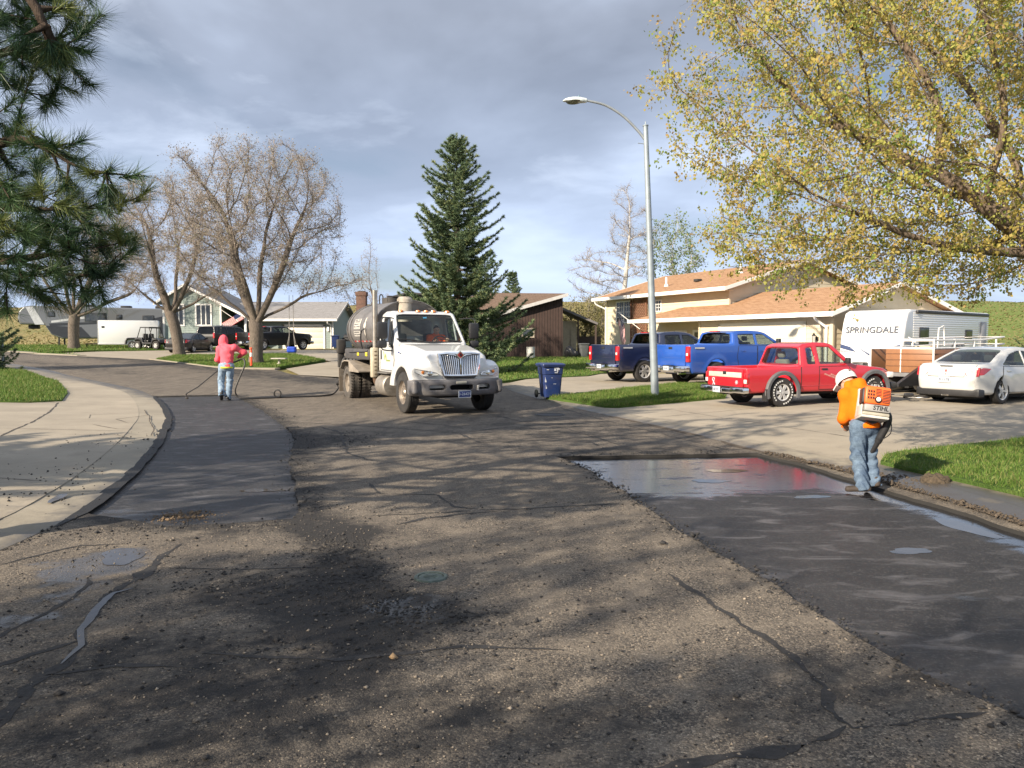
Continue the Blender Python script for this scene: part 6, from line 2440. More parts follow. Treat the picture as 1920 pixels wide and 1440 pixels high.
# ------------------------------------------------ saloon (white one near, black one far)
def saloon(label, loc, az, b, glass, txt, group=None, near=True):
 th = thing('sedan', label, 'car', loc, az_rz(az), group)
 P = [(-1.00, .38), (-1.04, .62), (-1.00, .96), (-.90, 1.025), (-.42, 1.045), (-.30, 1.07), (.10, 1.24), (.45, 1.365), (.80, 1.43), (1.20, 1.455), (1.55, 1.43), (1.80, 1.36), (2.45, 1.02), (2.60, .98), (3.30, .88), (3.68, .74), (3.78, .58), (3.76, .30), (3.6, .22), (-.85, .24)]
 cab = [(-.1, .62), (-.1, 1.0), (.48, 1.30), (.85, 1.36), (1.2, 1.385), (1.52, 1.36), (1.74, 1.30), (2.3, .98), (2.3, .62)]
 w1 = [(.02, 1.0), (.50, 1.26), (.92, 1.34), (1.08, 1.345), (1.08, .97)]
 w2 = [(1.16, .97), (1.16, 1.345), (1.50, 1.33), (1.72, 1.26), (2.20, 1.0)]
 c = Car(th, P, .90, .95, .45, (0, 2.85), .335, .40, cab, [w1, w2], ((2.50, 1.00), (1.78, 1.375), .10, .03, .05), ((-.36, 1.055), (.50, 1.385), .14, .02, .04), b, .42, .25, (2.5, .26), (-.25, .24), None, .022 if near else .035, .10, glass=glass, rear_glass=glass, flare=.02)
 c.door([(-.12, .62), (.16, .30), (1.10, .28), (1.10, .94), (.0, .97)], b, (.22, .84))
 c.door([(1.13, .28), (1.13, .94), (2.24, .93), (2.30, .60), (2.2, .28)], b, (1.32, .84))
 c.mirror(2.05, 1.05, b, sx=.06, sz=.06, out=.17)
 interior(th, 2.5, (.55, 1.45), .40, .86, None, 1, .55)
 for x in (0, 2.85):
  for sg in (-1, 1):
   wheel(th, x, sg * .785, .335, .335, .22, .225, sg, 5)
 for sg in (-1, 1):
  # wrap-round tail lamps: wedge from the boot edge forward along the wing
  PL = [(-1.0, .74), (-.985, .88), (-.80, .935), (-.55, .91), (-.80, .76)]
  l = panel('taillight', PL, lambda x, z: sg * (c.hw(x, z) + .006 - .0 * x), M_RED, th, .06, .02)
  V = [(-1.032, sg * .55, .70), (-1.022, sg * .47, .80), (-.985, sg * .60, .93), (-.93, sg * .80, .94), (-.985, sg * .80, .72)]
  mb = MB().add(V + [(v[0] + .03, v[1], v[2]) for v in V], [(0, 1, 2, 3, 4), (9, 8, 7, 6, 5)] + [(i, (i + 1) % 5, 5 + (i + 1) % 5, 5 + i) for i in range(5)])
  t2 = mb.build('taillight', M_RED, th)
  MB().lathe([(0, -.01), (.045, -.008), (.05, .01), (0, .01)], 14, 'x', (-1.025, sg * .60, .765)).build('reverse_lens', M_CLEAR, t2)
  MB().box((3.50, min(sg * .45, sg * .80), .60), (3.76, max(sg * .45, sg * .80), .72), bev=.03).build('headlight', M_CLEAR, th)
 plate(th, -1.045, .03, .62, txt, -1, .31, .155)
 # boot shut line, badge, plate recess, lower bumper
 pts = [(-1.035, y, .70) for y in np.linspace(-.46, .46, 8)]
 MB().tube([(-.94, -.74, 1.0), (-1.0, -.52, .82), (-1.035, -.46, .70)] + pts + [(-1.035, .46, .70), (-1.0, .52, .82), (-.94, .74, 1.0)], .007, 4).build('boot_gap', M_DARK, th)
 MB().box((-1.035, -.16, .965), (-1.0, .16, .985), bev=.004).build('brake_light', M_RED if not near else M_BLACKP, th)
 MB().box((-.985, -.82, .20), (-.70, .82, .40), bev=.04).build('lower_bumper', M_BLACKP, th)
 MB().box((-1.0, .03 - .10, .20), (-.8, .03 + .10, .24)).build('exhaust', M_CHROME, th)
 e = MB()
 e.add([(-1.036, .0, .90), (-1.036, -.018, .85), (-1.036, 0, .80), (-1.036, .018, .85), (-1.026, .0, .90), (-1.026, -.018, .85), (-1.026, 0, .80), (-1.026, .018, .85)], [(0, 1, 2, 3), (0, 4, 5, 1), (1, 5, 6, 2), (2, 6, 7, 3), (3, 7, 4, 0)])
 e.box((-1.042, -.012, .755), (-1.03, .012, .775)).build('badge', M_RED if near else M_CHROME, th)
 MB().box((-.8, -.6, .14), (3.5, .6, .30)).build('chassis', M_DARK, th)
 return th


sx_, sy_ = 12.08, 20.35
saloon('white sedan with red wedge tail lamps, parked under the leafing tree', (sx_, sy_, Tz(sx_, sy_) + .03), 59.5, P_WHITE, M_GLASS, '9-1178')
x, y = -24.2, 56.5
saloon('black sedan parked behind the forked budding tree', (x, y, Tz(x, y) + .02), 3, P_BLACK, M_GLASS_T, '1-204', None, False)

# black crew pickup by the cream garage door: same build as the navy one
x, y = -20.4, 61.5
bp = copy_tree(navy)
bp['label'] = 'black crew-cab pickup standing before the sage house garage'
bp['group'] = 'vehicles outside the sage house'
bp.location = (x, y, Tz(x, y) + .02)
bp.rotation_euler = (0, 0, az_rz(39))
for o in bp.children_recursive:
 if o.type == 'MESH':
  for sl_i, slot in enumerate(o.material_slots):
   if slot.material == P_NAVY:
    slot.link = 'OBJECT'
    slot.material = P_BLACK


def suv(loc, az):
 th = thing('suv', 'black boxy sport utility vehicle between the black sedan and black pickup', 'suv', loc, az_rz(az), 'vehicles outside the sage house')
 P = [(-1.05, .50), (-1.08, 1.10), (-1.0, 1.30), (-.86, 1.86), (-.6, 1.90), (.8, 1.93), (2.0, 1.88), (2.25, 1.82), (2.85, 1.30), (2.95, 1.26), (3.95, 1.16), (4.12, 1.02), (4.12, .50), (4.0, .36), (-.95, .36)]
 cab = [(-.8, .9), (-.8, 1.24), (-.7, 1.80), (2.0, 1.80), (2.15, 1.78), (2.7, 1.26), (2.7, .9)]
 ws = [[(-.66, 1.34), (-.58, 1.76), (.40, 1.78), (.40, 1.32)], [(.52, 1.32), (.52, 1.78), (1.36, 1.78), (1.36, 1.31)], [(1.46, 1.31), (1.46, 1.78), (2.08, 1.75), (2.56, 1.34)]]
 c = Car(th, P, .99, 1.28, .6, (0, 3.0), .40, .47, cab, ws, ((2.88, 1.29), (2.22, 1.83), .10, .03, .05), ((-1.02, 1.28), (-.87, 1.84), .14, .05, .05), P_BLACK, .30, .12, (3.3, .25), (-.8, .2), None, .04, .08, glass=M_GLASS_T)
 c.door([(.48, .50), (.48, 1.28), (1.40, 1.27), (1.40, .50)], P_BLACK, (.60, 1.12))
 c.door([(1.43, .50), (1.43, 1.27), (2.62, 1.25), (2.6, .5)], P_BLACK, (1.58, 1.12))
 c.mirror(2.45, 1.38, P_BLACK)
 for x in (0, 3.0):
  for sg in (-1, 1):
   wheel(th, x, sg * .84, .40, .40, .26, .26, sg, 6)
 for sg in (-1, 1):
  MB().box((-1.10, min(sg * .84, sg * .98), .95), (-1.0, max(sg * .84, sg * .98), 1.36), bev=.02).build('taillight', M_RED, th)
  MB().tube([(-.6, sg * .70, 1.98), (1.9, sg * .70, 1.96)], .02, 6).build('roof_rail', M_ALU, th)
 MB().box((-1.16, -.92, .46), (-1.0, .92, .66), bev=.04).build('bumper', M_BLACKP, th)
 plate(th, -1.10, 0, .95, '1-88', -1)
 MB().box((-.9, -.5, .32), (3.9, .5, .5)).build('chassis', M_DARK, th)


x, y = -23.7, 61.3
suv((x, y, Tz(x, y) + .02), 20)
# ------------------------------------------------ asphalt tanker truck
def tanker():
 hx, hy = .45, -.893
 fx, fy = -1.70, 19.62
 th = thing('tanker_truck', 'white conventional-cab tanker truck with grey asphalt tank stopped mid-road', 'truck', (fx, fy, .004), math.atan2(hy, hx))
 W = paint('truck_white', (.60, .605, .60), dirt=.55, dirtcol=(.30, .26, .21))
 WB = -5.0
 # ---- bonnet and wings, one moulded piece
 h = .024
 org, X, Y, Z = grid((-1.0, -1.24, .70), (1.02, 1.24, 1.86), h)
 X2, Z2 = X[:, 0, :], Z[:, 0, :]
 prof = [(-.98, .80), (-.98, 1.74), (-.3, 1.69), (.45, 1.56), (.74, 1.46), (.84, 1.32), (.93, .98), (.93, .78)]
 hood = rmax(poly_sd(prof, X2, Z2)[:, None, :], np.abs(Y) - (.98 - .20 * np.clip((X + .98) / 1.9, 0, 1) - .30 * np.maximum(0, Z - 1.42)), .10)
 wing = rmax(rmax(np.hypot((X - .02) * .80, Z - .56) - .84, np.abs(Y) - (1.18 - .12 * np.clip(X - .45, 0, 1) ** 1.5), .09), Z - 1.35, .12)
 wing = np.maximum(wing, .35 - np.abs(Y))
 cheek = sd_box(X, np.abs(Y), Z, (.58, .78, .98), (.36 , .36, .20), .12)
 d = smin(smin(hood, wing, .09), cheek, .10)
 d = np.maximum(d, -np.maximum(np.hypot(X, Z - .52) - .64, .62 - np.abs(Y)))
 d = np.maximum(d, -rmax(sd_box(X, Y, Z, (-.6, 0, .9), (1.2, .62, .5)), X - .5, .02))
 d = rmax(d, X - .95 + .16 * np.abs(Y) ** 2.2, .03)
 sdf_obj('bonnet', d, org, h, W, th, 45)
 # ---- cab with real openings
 org, X, Y, Z = grid((-2.55, -1.06, .86), (-.78, 1.06, 2.72), h)
 X2, Z2 = X[:, 0, :], Z[:, 0, :]
 cp = [(-2.48, .95), (-2.48, 2.55), (-2.2, 2.62), (-1.72, 2.615), (-1.52, 2.55), (-.93, 1.74), (-.90, 1.2), (-1.05, .95)]
 hw = lambda x, z: 1.0 - .14 * np.maximum(0, np.asarray(z) - 1.7)
 HW = hw(X2, Z2)[:, None, :]
 d = rmax(poly_sd(cp, X2, Z2)[:, None, :], np.abs(Y) - HW, .07)
 ci = [(-2.40, 1.05), (-2.40, 2.48), (-1.70, 2.52), (-1.58, 2.46), (-1.0, 1.70), (-1.0, 1.05)]
 d = np.maximum(d, -np.maximum(poly_sd(ci, X2, Z2)[:, None, :], np.abs(Y) - HW + .055))
 w1 = [(-2.16, 1.80), (-2.16, 2.42), (-1.72, 2.42), (-1.66, 2.36), (-1.58, 1.78)]
 w2 = [(-1.50, 1.66), (-1.56, 2.30), (-1.50, 2.34), (-1.24, 1.95), (-1.18, 1.62)]
 for w in (w1, w2):
  d = np.maximum(d, -np.maximum(poly_sd(w, X2, Z2)[:, None, :], .7 - np.abs(Y)))
 a, b = np.array((-.955, 1.775)), np.array((-1.50, 2.50))
 u = (b - a) / np.linalg.norm(b - a)
 n = np.array([-u[1], u[0]])
 q = [a + n * .2, b + n * .2, b - n * .2, a - n * .2]
 d = np.maximum(d, -rmax(poly_sd(q, X2, Z2)[:, None, :], np.abs(Y) - HW + .085, .07))
 rq = [(-2.6, 1.95), (-2.6, 2.40), (-2.3, 2.40), (-2.3, 1.95)]
 d = np.maximum(d, -rmax(poly_sd(rq, X2, Z2)[:, None, :], np.abs(Y) - .55, .06))
 sdf_obj('cab', d, org, h, W, th, 40)
 V, Q = [], []
 for i in range(5):
  p = a + (b - a) * i / 4
  w_ = float(hw(p[0], p[1])) - .06
  for j in range(11):
   yy = -1 + .2 * j
   V.append((p[0] + (1 - yy * yy) * .06 - .035, yy * w_, p[1] + .0))
 for i in range(4):
  for j in range(10):
   Q.append((i * 11 + j, i * 11 + j + 1, i * 11 + 12 + j, i * 11 + 11 + j))
 ws = link('windshield', mesh_np('windshield', V, np.array(Q), True), glass_mat('truck_screen', (.66, .74, .73)), th)
 MB().tube([V[0], V[5], V[10]], .022, 6).build('screen_seal', M_BLACKP, ws)
 MB().tube([V[44], V[49], V[54]], .030, 6).build('sun_strip', M_BLACKP, ws)
 MB().box((-1.43, -.07, 2.41), (-1.42, .03, 2.45)).build('sticker', mat('sticker_blue', (.08, .35, .62), .6), ws)
 for sg in (-1, 1):
  MB().tube([(-.93, sg * .25, 1.80), (-.99, sg * .25 - .40, 1.845), (-1.0, sg * .25 - .72, 1.86)] if sg < 0 else [(-.93, .75, 1.80), (-.99, .35, 1.85), (-.99, .06, 1.86)], .014, 5).build('wiper', M_BLACKP, ws)
  for w in (w1, w2):
   V2, F2 = fill_poly(w, lambda x, z: sg * (hw(x, z) - .03), .3, .004)
   win = link('window', mesh_np('window', V2, F2), M_GLASS_C, th)
   R = [Vector((p[0], sg * float(hw(p[0], p[1])), p[1])) for p in w]
   MB().tube(R + [R[0]], .022, 5, False).build('window_seal', M_BLACKP, win)
  # door skin, handle, hinge line
  D = [(-2.26, 1.02), (-2.26, 1.74), (-1.52, 1.72), (-1.14, 1.58), (-1.08, 1.30), (-1.18, 1.02)]
  dr = panel('door', D, lambda x, z: sg * (hw(x, z) + .006), W, th)
  R = [Vector((p[0], sg * float(hw(p[0], p[1]) + .004), p[1])) for p in dense(D, .2)]
  MB().tube(R + [R[0]], .009, 4, False).build('door_gap', M_DARK, dr)
  MB().box((-2.22, min(sg * .99, sg * 1.02), 1.30), (-2.15, max(sg * .99, sg * 1.02), 1.56), bev=.01).build('handle', M_BLACKP, dr)
 # faded door sign: yellow-green strokes
 sg_m = mat('sign_green', (.24, .30, .05), .6)
 s = MB()
 for (xa, za, xb, zb) in ((-1.98, 1.52, -1.86, 1.30), (-1.86, 1.30, -1.80, 1.46), (-1.80, 1.46, -1.70, 1.30)):
  s.tube([(xa, -1.012, za), (xb, -1.012, zb)], .010, 4)
 for k in range(5):
  s.box((-1.74 + k * .07, -1.014, 1.26), (-1.70 + k * .07, -1.008, 1.30))
 s.build('door_sign', sg_m, th)['kind'] = 'stuff'
 MB().box((-.80, -1.0, 1.49), (-.68, -.985, 1.53), bev=.01).build('side_badge', mat('badge_blue', (.03, .05, .22), .4), th)
 # roof marker lamps and roof intake
 for y in (-.62, -.13, .10, .32, .72):
  MB().lathe([(.075, 0), (.068, .03), (.03, .05)], 12, at=(-1.66, y, 2.595)).build('marker_lamp', M_AMBER, th)
 # ---- grille
 g = MB()
 fr = [(.865, .55, 1.47), (.955, .50, .99)]
 surround = MB()
 zt, zb = 1.475, .965
 def gx(z, y=0):
  return .93 + (1.47 - z) * .13 - .14 * y * y
 for sg in (-1, 1):
  surround.tube([(gx(zt, .0) + .01, 0, zt + .02), (gx(zt, .3), sg * .30, zt + .025), (gx(zt, .52), sg * .535, zt), (gx(1.2, .48), sg * .50, 1.2), (gx(zb, .42), sg * .43, zb), (gx(zb, .2), sg * .2, zb - .01), (gx(zb), 0, zb - .012)], .042, 8)
 gr_ = surround.build('grille', M_CHROME, th)
 back = [(gx(zt, y) - .03, y, zt) for y in np.linspace(-.52, .52, 7)] + [(gx(zb, y) - .03, y, zb) for y in np.linspace(.42, -.42, 7)]
 MB().add(back, [tuple(range(14))]).build('grille_back', M_DARK, gr_)
 for i in range(19):
  t = -1 + 2 * i / 18
  if abs(t) < .01:
   continue
  MB().tube([(gx(zt, t * .49) + .012, t * .49, zt - .01), (gx(1.2, t * .44) + .02, t * .445, 1.2), (gx(zb, t * .40) + .012, t * .40, zb + .01)], .0115, 5).build('grille_bar', M_CHROME, gr_)
 MB().box((gx(1.2) - .005, -.018, zb), (gx(1.2) + .035, .018, zt), bev=.012).build('grille_spine', M_CHROME, gr_)
 dm = MB()
 for s_, xx in ((.105, .99), (.078, 1.002)):
  dm = MB().add([(xx - .03, 0, 1.46 + s_), (xx - .03, -s_ * 1.05, 1.46), (xx - .03, 0, 1.46 - s_), (xx - .03, s_ * 1.05, 1.46), (xx, 0, 1.46 + s_), (xx, -s_ * 1.05, 1.46), (xx, 0, 1.46 - s_), (xx, s_ * 1.05, 1.46)], [(4, 5, 6, 7), (0, 1, 5, 4), (1, 2, 6, 5), (2, 3, 7, 6), (3, 0, 4, 7)])
  e = dm.build('emblem', M_CHROME if s_ > .1 else mat('emblem_red', (.30, .02, .02), .35), gr_)
 MB().box((1.000, -.028, 1.445), (1.008, .028, 1.475)).box((1.000, -.012, 1.43), (1.008, .012, 1.50)).build('emblem_mark', mat('emblem_black', (.02, .02, .02), .4), gr_)
 for sg in (-1, 1):
  MB().tube([(.97, sg * .03, 1.40), (.955, sg * .16, 1.462), (.935, sg * .30, 1.468)], .020, 6).build('grille_wing', M_CHROME, gr_)
 MB().box((.90, -.40, .895), (1.0, .40, .955), bev=.02).build('lower_grille', M_BLACKP, gr_)
 for sg in (-1, 1):
  # lamp: chrome bezel, clear bulb bowls, amber end
  y0, y1 = sg * .56, sg * 1.08
  V = [(.955, sg * .56, .975), (.935, sg * .60, 1.03), (.90, sg * .84, 1.085), (.74, sg * 1.095, 1.13), (.76, sg * 1.10, 1.05), (.88, sg * .92, .955)]
  mb = MB().add([(v[0] + .012, v[1], v[2]) for v in V] + [(v[0] - .08, v[1], v[2]) for v in V], [tuple(range(6)), tuple(range(11, 5, -1))] + [(i, (i + 1) % 6, 6 + (i + 1) % 6, 6 + i) for i in range(6)])
  l = mb.build('headlight', mat('lamp_shell', (.50, .50, .47), .2, coat=.9), th)
  MB().lathe([(.0, .0), (.055, .004), (.066, .014), (.05, .02)], 14, 'x', (.915, sg * .76, 1.02)).build('bulb_bowl', M_CHROME, l)
  MB().lathe([(.0, .0), (.035, .004), (.042, .012), (.03, .02)], 12, 'x', (.87, sg * .93, 1.05)).build('indicator', M_AMBER, l)
  R = [Vector((v[0] + .014, v[1], v[2])) for v in V]
  MB().tube(R + [R[0]], .009, 5, False).build('bezel', M_CHROME, l)
 # ---- bumper: grey moulding with three openings
 h2 = .022
 org, X, Y, Z = grid((.25, -1.24, .44), (1.18, 1.24, .90), h2)
 curve = 1.10 - .24 * np.abs(Y) ** 2.4
 d = rmax(rmax(X - curve + .25 * np.maximum(0, .60 - Z), curve - .28 - X, .04), np.abs(Z - .67) - .20, .06)
 d = rmax(d, np.abs(Y) - 1.20, .08)
 side = rmax(sd_box(X, np.abs(Y), Z, (.62, 1.12, .69), (.30, .07, .17), .06), -(np.hypot(X, Z - .52) - .60), .02)
 d = smin(d, side, .05)
 for (cy, wy_, cz) in ((0, .30, .68), (.60, .19, .68), (-.60, .19, .68)):
  d = np.maximum(d, -sd_box(X, Y, Z, (1.05, cy, cz), (.30, wy_, .062), .05))
 bm_ = mat('bumper_grey', (.115, .112, .118), .5, var=.15, dirt=.4, dirtcol=(.18, .155, .125))
 bp_ = sdf_obj('bumper', d, org, h2, bm_, th, 50)
 MB().box((.70, -.85, .58), (.80, .85, .78)).build('bumper_void', M_DARK, bp_)
 MB().box((1.04, -.16, .765), (1.115, .12, .83), bev=.02).build('bumper_step', mat('step_cream', (.50, .47, .38), .6), bp_)
 MB().tube([(1.08, .42, .60), (1.10, .42, .72)], .028, 8).build('tow_pin', M_ALU, bp_)
 pl = plate(th, 1.105, .06, .515, '3-26429', 1, .31, .155, mat('plate_letter', (.55, .60, .66), .5), mat('plate_blue', (.018, .035, .16), .4))
 pr = MB()
 for lo, hi in (((1.098, -.105, .430), (1.116, .225, .442)), ((1.098, -.105, .588), (1.116, .225, .600)), ((1.098, -.105, .43), (1.116, -.093, .60)), ((1.098, .213, .43), (1.116, .225, .60))):
  pr.box(lo, hi)
 pr.build('plate_frame', mat('plate_letter', (.55, .60, .66), .5), pl)
 # ---- mirrors on arms
 for sg in (-1, 1):
  m = MB().box((-1.22, min(sg * 1.16, sg * 1.44), 1.86), (-1.08, max(sg * 1.16, sg * 1.44), 2.30), bev=.05).build('mirror', M_BLACKP, th)
  MB().box((-1.22, min(sg * 1.18, sg * 1.44), 1.62), (-1.07, max(sg * 1.18, sg * 1.44), 1.82), bev=.06).build('spot_mirror', M_BLACKP, m)
  MB().tube(bez([(-1.30, sg * .93, 2.40), (-1.2, sg * 1.15, 2.42), (-1.12, sg * 1.32, 2.36), (-1.12, sg * 1.33, 1.9), (-1.12, sg * 1.33, 1.62), (-1.14, sg * 1.20, 1.56), (-1.2, sg * 1.02, 1.55)], 5), .017, 6).build('mirror_arm', M_BLACKP, m)
 # ---- exhaust stack and perforated shield
 ex, ey = -2.72, -1.02
 MB().lathe([(.075, 1.55), (.075, 3.22), (.068, 3.22), (.068, 1.6)], 16, at=(ex, ey, 0)).build('exhaust_stack', mat('stack_steel', (.40, .37, .33), .38, .9, var=.3, vs=4, dirt=.4), th)
 MB().box((ex - .11, ey - .13, .78), (ex + .11, ey + .08, 1.62), bev=.04).build('heat_shield', mat('shield_cream', (.56, .50, .38), .5, .3, dirt=.4, dirtcol=(.28, .2, .12)), th)
 for k in range(7):
  MB().box((ex - .113, ey - .06, .86 + k * .105), (ex + .113, ey + .01, .90 + k * .105)).build('shield_slot', mat('slot_brown', (.16, .12, .08), .8), th)
 MB().tube(bez([(ex, ey, .80), (ex + .02, ey + .05, .62), (ex + .2, ey + .3, .52), (ex + .5, ey + .4, .5)], 5), .085, 10).build('exhaust_elbow', mat('rust', (.12, .075, .05), .85, .4), th)
 # ---- intake can behind the cab
 MB().lathe([(.20, 2.35), (.20, 2.88), (.225, 2.90), (.225, 2.99), (.17, 3.06), (0, 3.07)], 18, at=(-2.78, -.12, 0)).build('vent_can', mat('weathered_can', (.40, .36, .30), .75, .3, var=.3, vs=5, dirt=.5), th)
 # ---- chassis, tanks, steps
 MB().box((-6.4, -.48, .62), (.7, -.38, .90)).box((-6.4, .38, .62), (.7, .48, .90)).box((-6.4, -.45, .7), (-6.3, .45, .85)).box((-.2, -.9, .47), (.2, .9, .58)).box((WB - .15, -.9, .42), (WB + .15, .9, .62)).build('chassis', M_DARK, th)
 MB().box((-.6, -.45, .40), (.6, .45, .95)).box((-2.4, -.4, .55), (-.6, .4, 1.0)).build('engine_block', M_DARK, th)
 MB().lathe([(0, -.38), (.27, -.38), (.30, -.35), (.30, .35), (.27, .38), (0, .38)], 22, 'x', (-1.98, -.86, .60)).build('fuel_tank', mat('dusty_alloy', (.34, .31, .27), .55, .6, dirt=.6), th)
 MB().box((-2.36, -1.08, .92), (-1.5, -.62, .955), bev=.01).box((-2.25, -1.06, .50), (-1.6, -.80, .53), bev=.01).build('cab_step', mat('step_grey', (.16, .15, .14), .6, .4), th)
 MB().box((-2.42, .62, .92), (-1.5, 1.08, .955), bev=.01).box((-2.25, .62, .32), (-1.5, 1.05, .88), bev=.05).build('battery_box', M_BLACKP, th)
 # ---- wheels
 for sg in (-1, 1):
  wheel(th, 0, sg * 1.02, .52, .52, .29, .29, sg, rm=mat('steel_rim', (.36, .31, .26), .45, .7, var=.3, dirt=.6, dirtcol=(.12, .09, .07)), style='steel')
  for k in (0, 1):
   wheel(th, WB, sg * (1.10 - k * .35), .52, .52, .28, .285, sg if k == 0 else -sg, tm=M_TYRE_D, rm=mat('dusty_rim', (.25, .215, .175), .8, .2, dirt=.7, dirtcol=(.14, .11, .09)), style='steel', dual=True)
  # fender over the duals with a flat plate running forward, flap behind
  f = MB()
  yy0, yy1 = sorted((sg * .60, sg * 1.27))
  pts = [(WB - .70, .72), (WB - .66, .98), (WB - .45, 1.17), (WB - .2, 1.22), (WB + .32, 1.22), (WB + 1.42, .93)]
  for p, q in zip(pts[:-1], pts[1:]):
   f.add([(p[0], yy0, p[1]), (p[0], yy1, p[1]), (q[0], yy1, q[1]), (q[0], yy0, q[1]), (p[0], yy0, p[1] - .03), (p[0], yy1, p[1] - .03), (q[0], yy1, q[1] - .03), (q[0], yy0, q[1] - .03)], [(0, 1, 2, 3), (7, 6, 5, 4), (0, 4, 5, 1), (1, 5, 6, 2), (2, 6, 7, 3), (3, 7, 4, 0)])
  ye = sg * 1.265
  f.add([(WB + .30, ye, 1.21), (WB + 1.42, ye, .93), (WB + 1.42, ye, .89), (WB + .34, ye, .89)], [(0, 1, 2, 3)])
  f.build('fender', mat('fender_tan', (.26, .225, .185), .75, var=.2, dirt=.5), th)
  MB().box((WB - .86, yy0, .22), (WB - .83, yy1, .95)).build('mudflap', mat('flap_brown', (.16, .13, .10), .9), th)
 # ---- the tank: elliptical drum with rolled rims and dished ends
 cz, ry, rz2 = 2.16, 1.03, .80
 k = 40
 prof = [(-2.86, .30), (-2.84, .72), (-2.80, .93), (-2.77, 1.0), (-2.77, 1.025), (-2.70, 1.025), (-2.70, 1.0), (-5.28, 1.0), (-5.28, 1.03), (-5.40, 1.03), (-5.40, 1.0), (-5.58, 1.0), (-5.58, 1.03), (-5.65, 1.03), (-5.66, .985), (-5.74, .84), (-5.80, .5), (-5.82, .0)]
 V, F = [], []
 for (x, r) in prof:
  for j in range(k):
   a_ = 2 * PI * j / k
   V.append((x, ry * r * math.cos(a_), cz + rz2 * r * math.sin(a_)))
 for i in range(len(prof) - 1):
  for j in range(k):
   F.append((i * k + j, i * k + (j + 1) % k, (i + 1) * k + (j + 1) % k, (i + 1) * k + j))
 F.append(tuple(range(k)))
 tm_ = mat('tank_grey', (.195, .185, .180), .42, .25, var=.22, vs=1.6, dirt=.6, dirtcol=(.060, .052, .046))
 MB().add(V, F).build('tank', tm_, th, 28)
 MB().lathe([(.0, 3.10), (.28, 3.10), (.28, 2.9)], 20, at=(-4.4, 0, 0)).tube([(-4.0, -.25, 2.98), (-4.0, -.25, 3.14), (-4.0, .25, 3.14), (-4.0, .25, 2.98)], .02, 6).build('manhole', mat('hatch_dark', (.05, .045, .042), .7), th)
 MB().tube(bez([(-5.0, -.18, 2.93), (-5.02, -.18, 3.15), (-4.95, -.15, 3.25), (-4.85, -.12, 3.15), (-4.85, -.12, 2.93)], 5), .02, 6).build('tank_rail', M_BLACKP, th)

 def tank_pt(x, a_, off=0.0):
  return Vector((x, (ry + off) * math.cos(a_), cz + (rz2 + off) * math.sin(a_)))

 def wrap(x0, x1, a0, a1, off, n=5):
  mb = MB()
  for i in range(n):
   p0, p1 = a0 + (a1 - a0) * i / n, a0 + (a1 - a0) * (i + 1) / n
   mb.add([tank_pt(x0, p0, off), tank_pt(x1, p0, off), tank_pt(x1, p1, off), tank_pt(x0, p1, off)], [(0, 1, 2, 3)])
  return mb
 tw = mat('tank_sticker', (.40, .385, .36), .7, dirt=.4)
 for (z0_, z1_) in ((.02, .20), (.26, .60)):
  wrap(-4.92, -4.20, PI + .30 - z0_ * 1.15, PI + .30 - z1_ * 1.15, .008).build('tank_notice', tw, th)
 st = MB()
 for (x0_, w_, q_) in ((-4.88, .20, .08), (-4.64, .12, .08), (-4.48, .22, .08), (-4.86, .55, .15), (-4.86, .16, .33), (-4.60, .34, .33), (-4.86, .44, .41), (-4.80, .50, .49), (-4.86, .24, .55), (-4.5, .2, .55)):
  a0 = PI + .30 - q_ * 1.15
  st.add([tank_pt(x0_, a0, .012), tank_pt(x0_ + w_, a0, .012), tank_pt(x0_ + w_, a0 - .024, .012), tank_pt(x0_, a0 - .024, .012)], [(0, 1, 2, 3)])
 st.build('notice_print', mat('print_black', (.03, .03, .03), .6), th)['kind'] = 'stuff'
 for i in range(12):
  wrap(-5.2 + i * .20, -5.0 + i * .20, PI + .44, PI + .50, .006, 1).build('reflective_tape', mat('tape_red', (.42, .035, .03), .5) if i % 2 == 0 else tw, th)
 # run of dried residue, hose and valve on the flank
 V = []
 for i in range(9):
  a_ = PI - .42 + .085 * i
  wv = .03 + .10 * math.exp(-((i - 3.2) / 1.5) ** 2) + .03 * math.sin(i * 2.1)
  V += [tank_pt(-3.72 - wv, a_, .007), tank_pt(-3.72 + wv * .8, a_, .007)]
 MB().add(V, [(2 * i, 2 * i + 1, 2 * i + 3, 2 * i + 2) for i in range(8)]).build('residue_streak', mat('residue', (.50, .46, .40), .8), th)
 MB().tube(bez([tank_pt(-3.55, PI, .03), tank_pt(-3.6, PI + .05, .12), (-3.7, -1.16, 1.9), (-3.72, -1.10, 1.55), (-3.6, -1.0, 1.35)], 6), .022, 6).build('hose', M_BLACKP, th)
 # side boxes with yellow lamps
 sb = MB().box((-5.62, -1.14, 1.26), (-2.95, -.66, 1.58), bev=.05).build('side_box', mat('box_charcoal', (.060, .058, .060), .6, var=.2, dirt=.4), th)
 MB().box((-5.62, .66, 1.26), (-2.95, 1.14, 1.58), bev=.05).build('side_box', mat('box_charcoal', (.060, .058, .060)), th)
 for x in (-4.05, -3.18):
  MB().box((x - .10, -1.158, 1.37), (x + .10, -1.14, 1.49), bev=.01).build('yellow_lamp', mat('yellow_lens', (.72, .56, .04), .35, coat=.6), sb)
 MB().tube([(-5.0, -1.16, 1.46), (-3.1, -1.16, 1.50), (-3.0, -1.1, 1.60)], .014, 5).tube([(-3.9, -.95, 1.62), (-3.4, -1.0, 1.64), (-3.2, -.9, 1.75)], .03, 6).box((-3.7, -1.05, 1.58), (-3.45, -.85, 1.70), bev=.03).build('valve_gear', M_BLACKP, sb)
 # ---- spray gear hung at the back: reel, mast, spray bar
 rx = -6.35
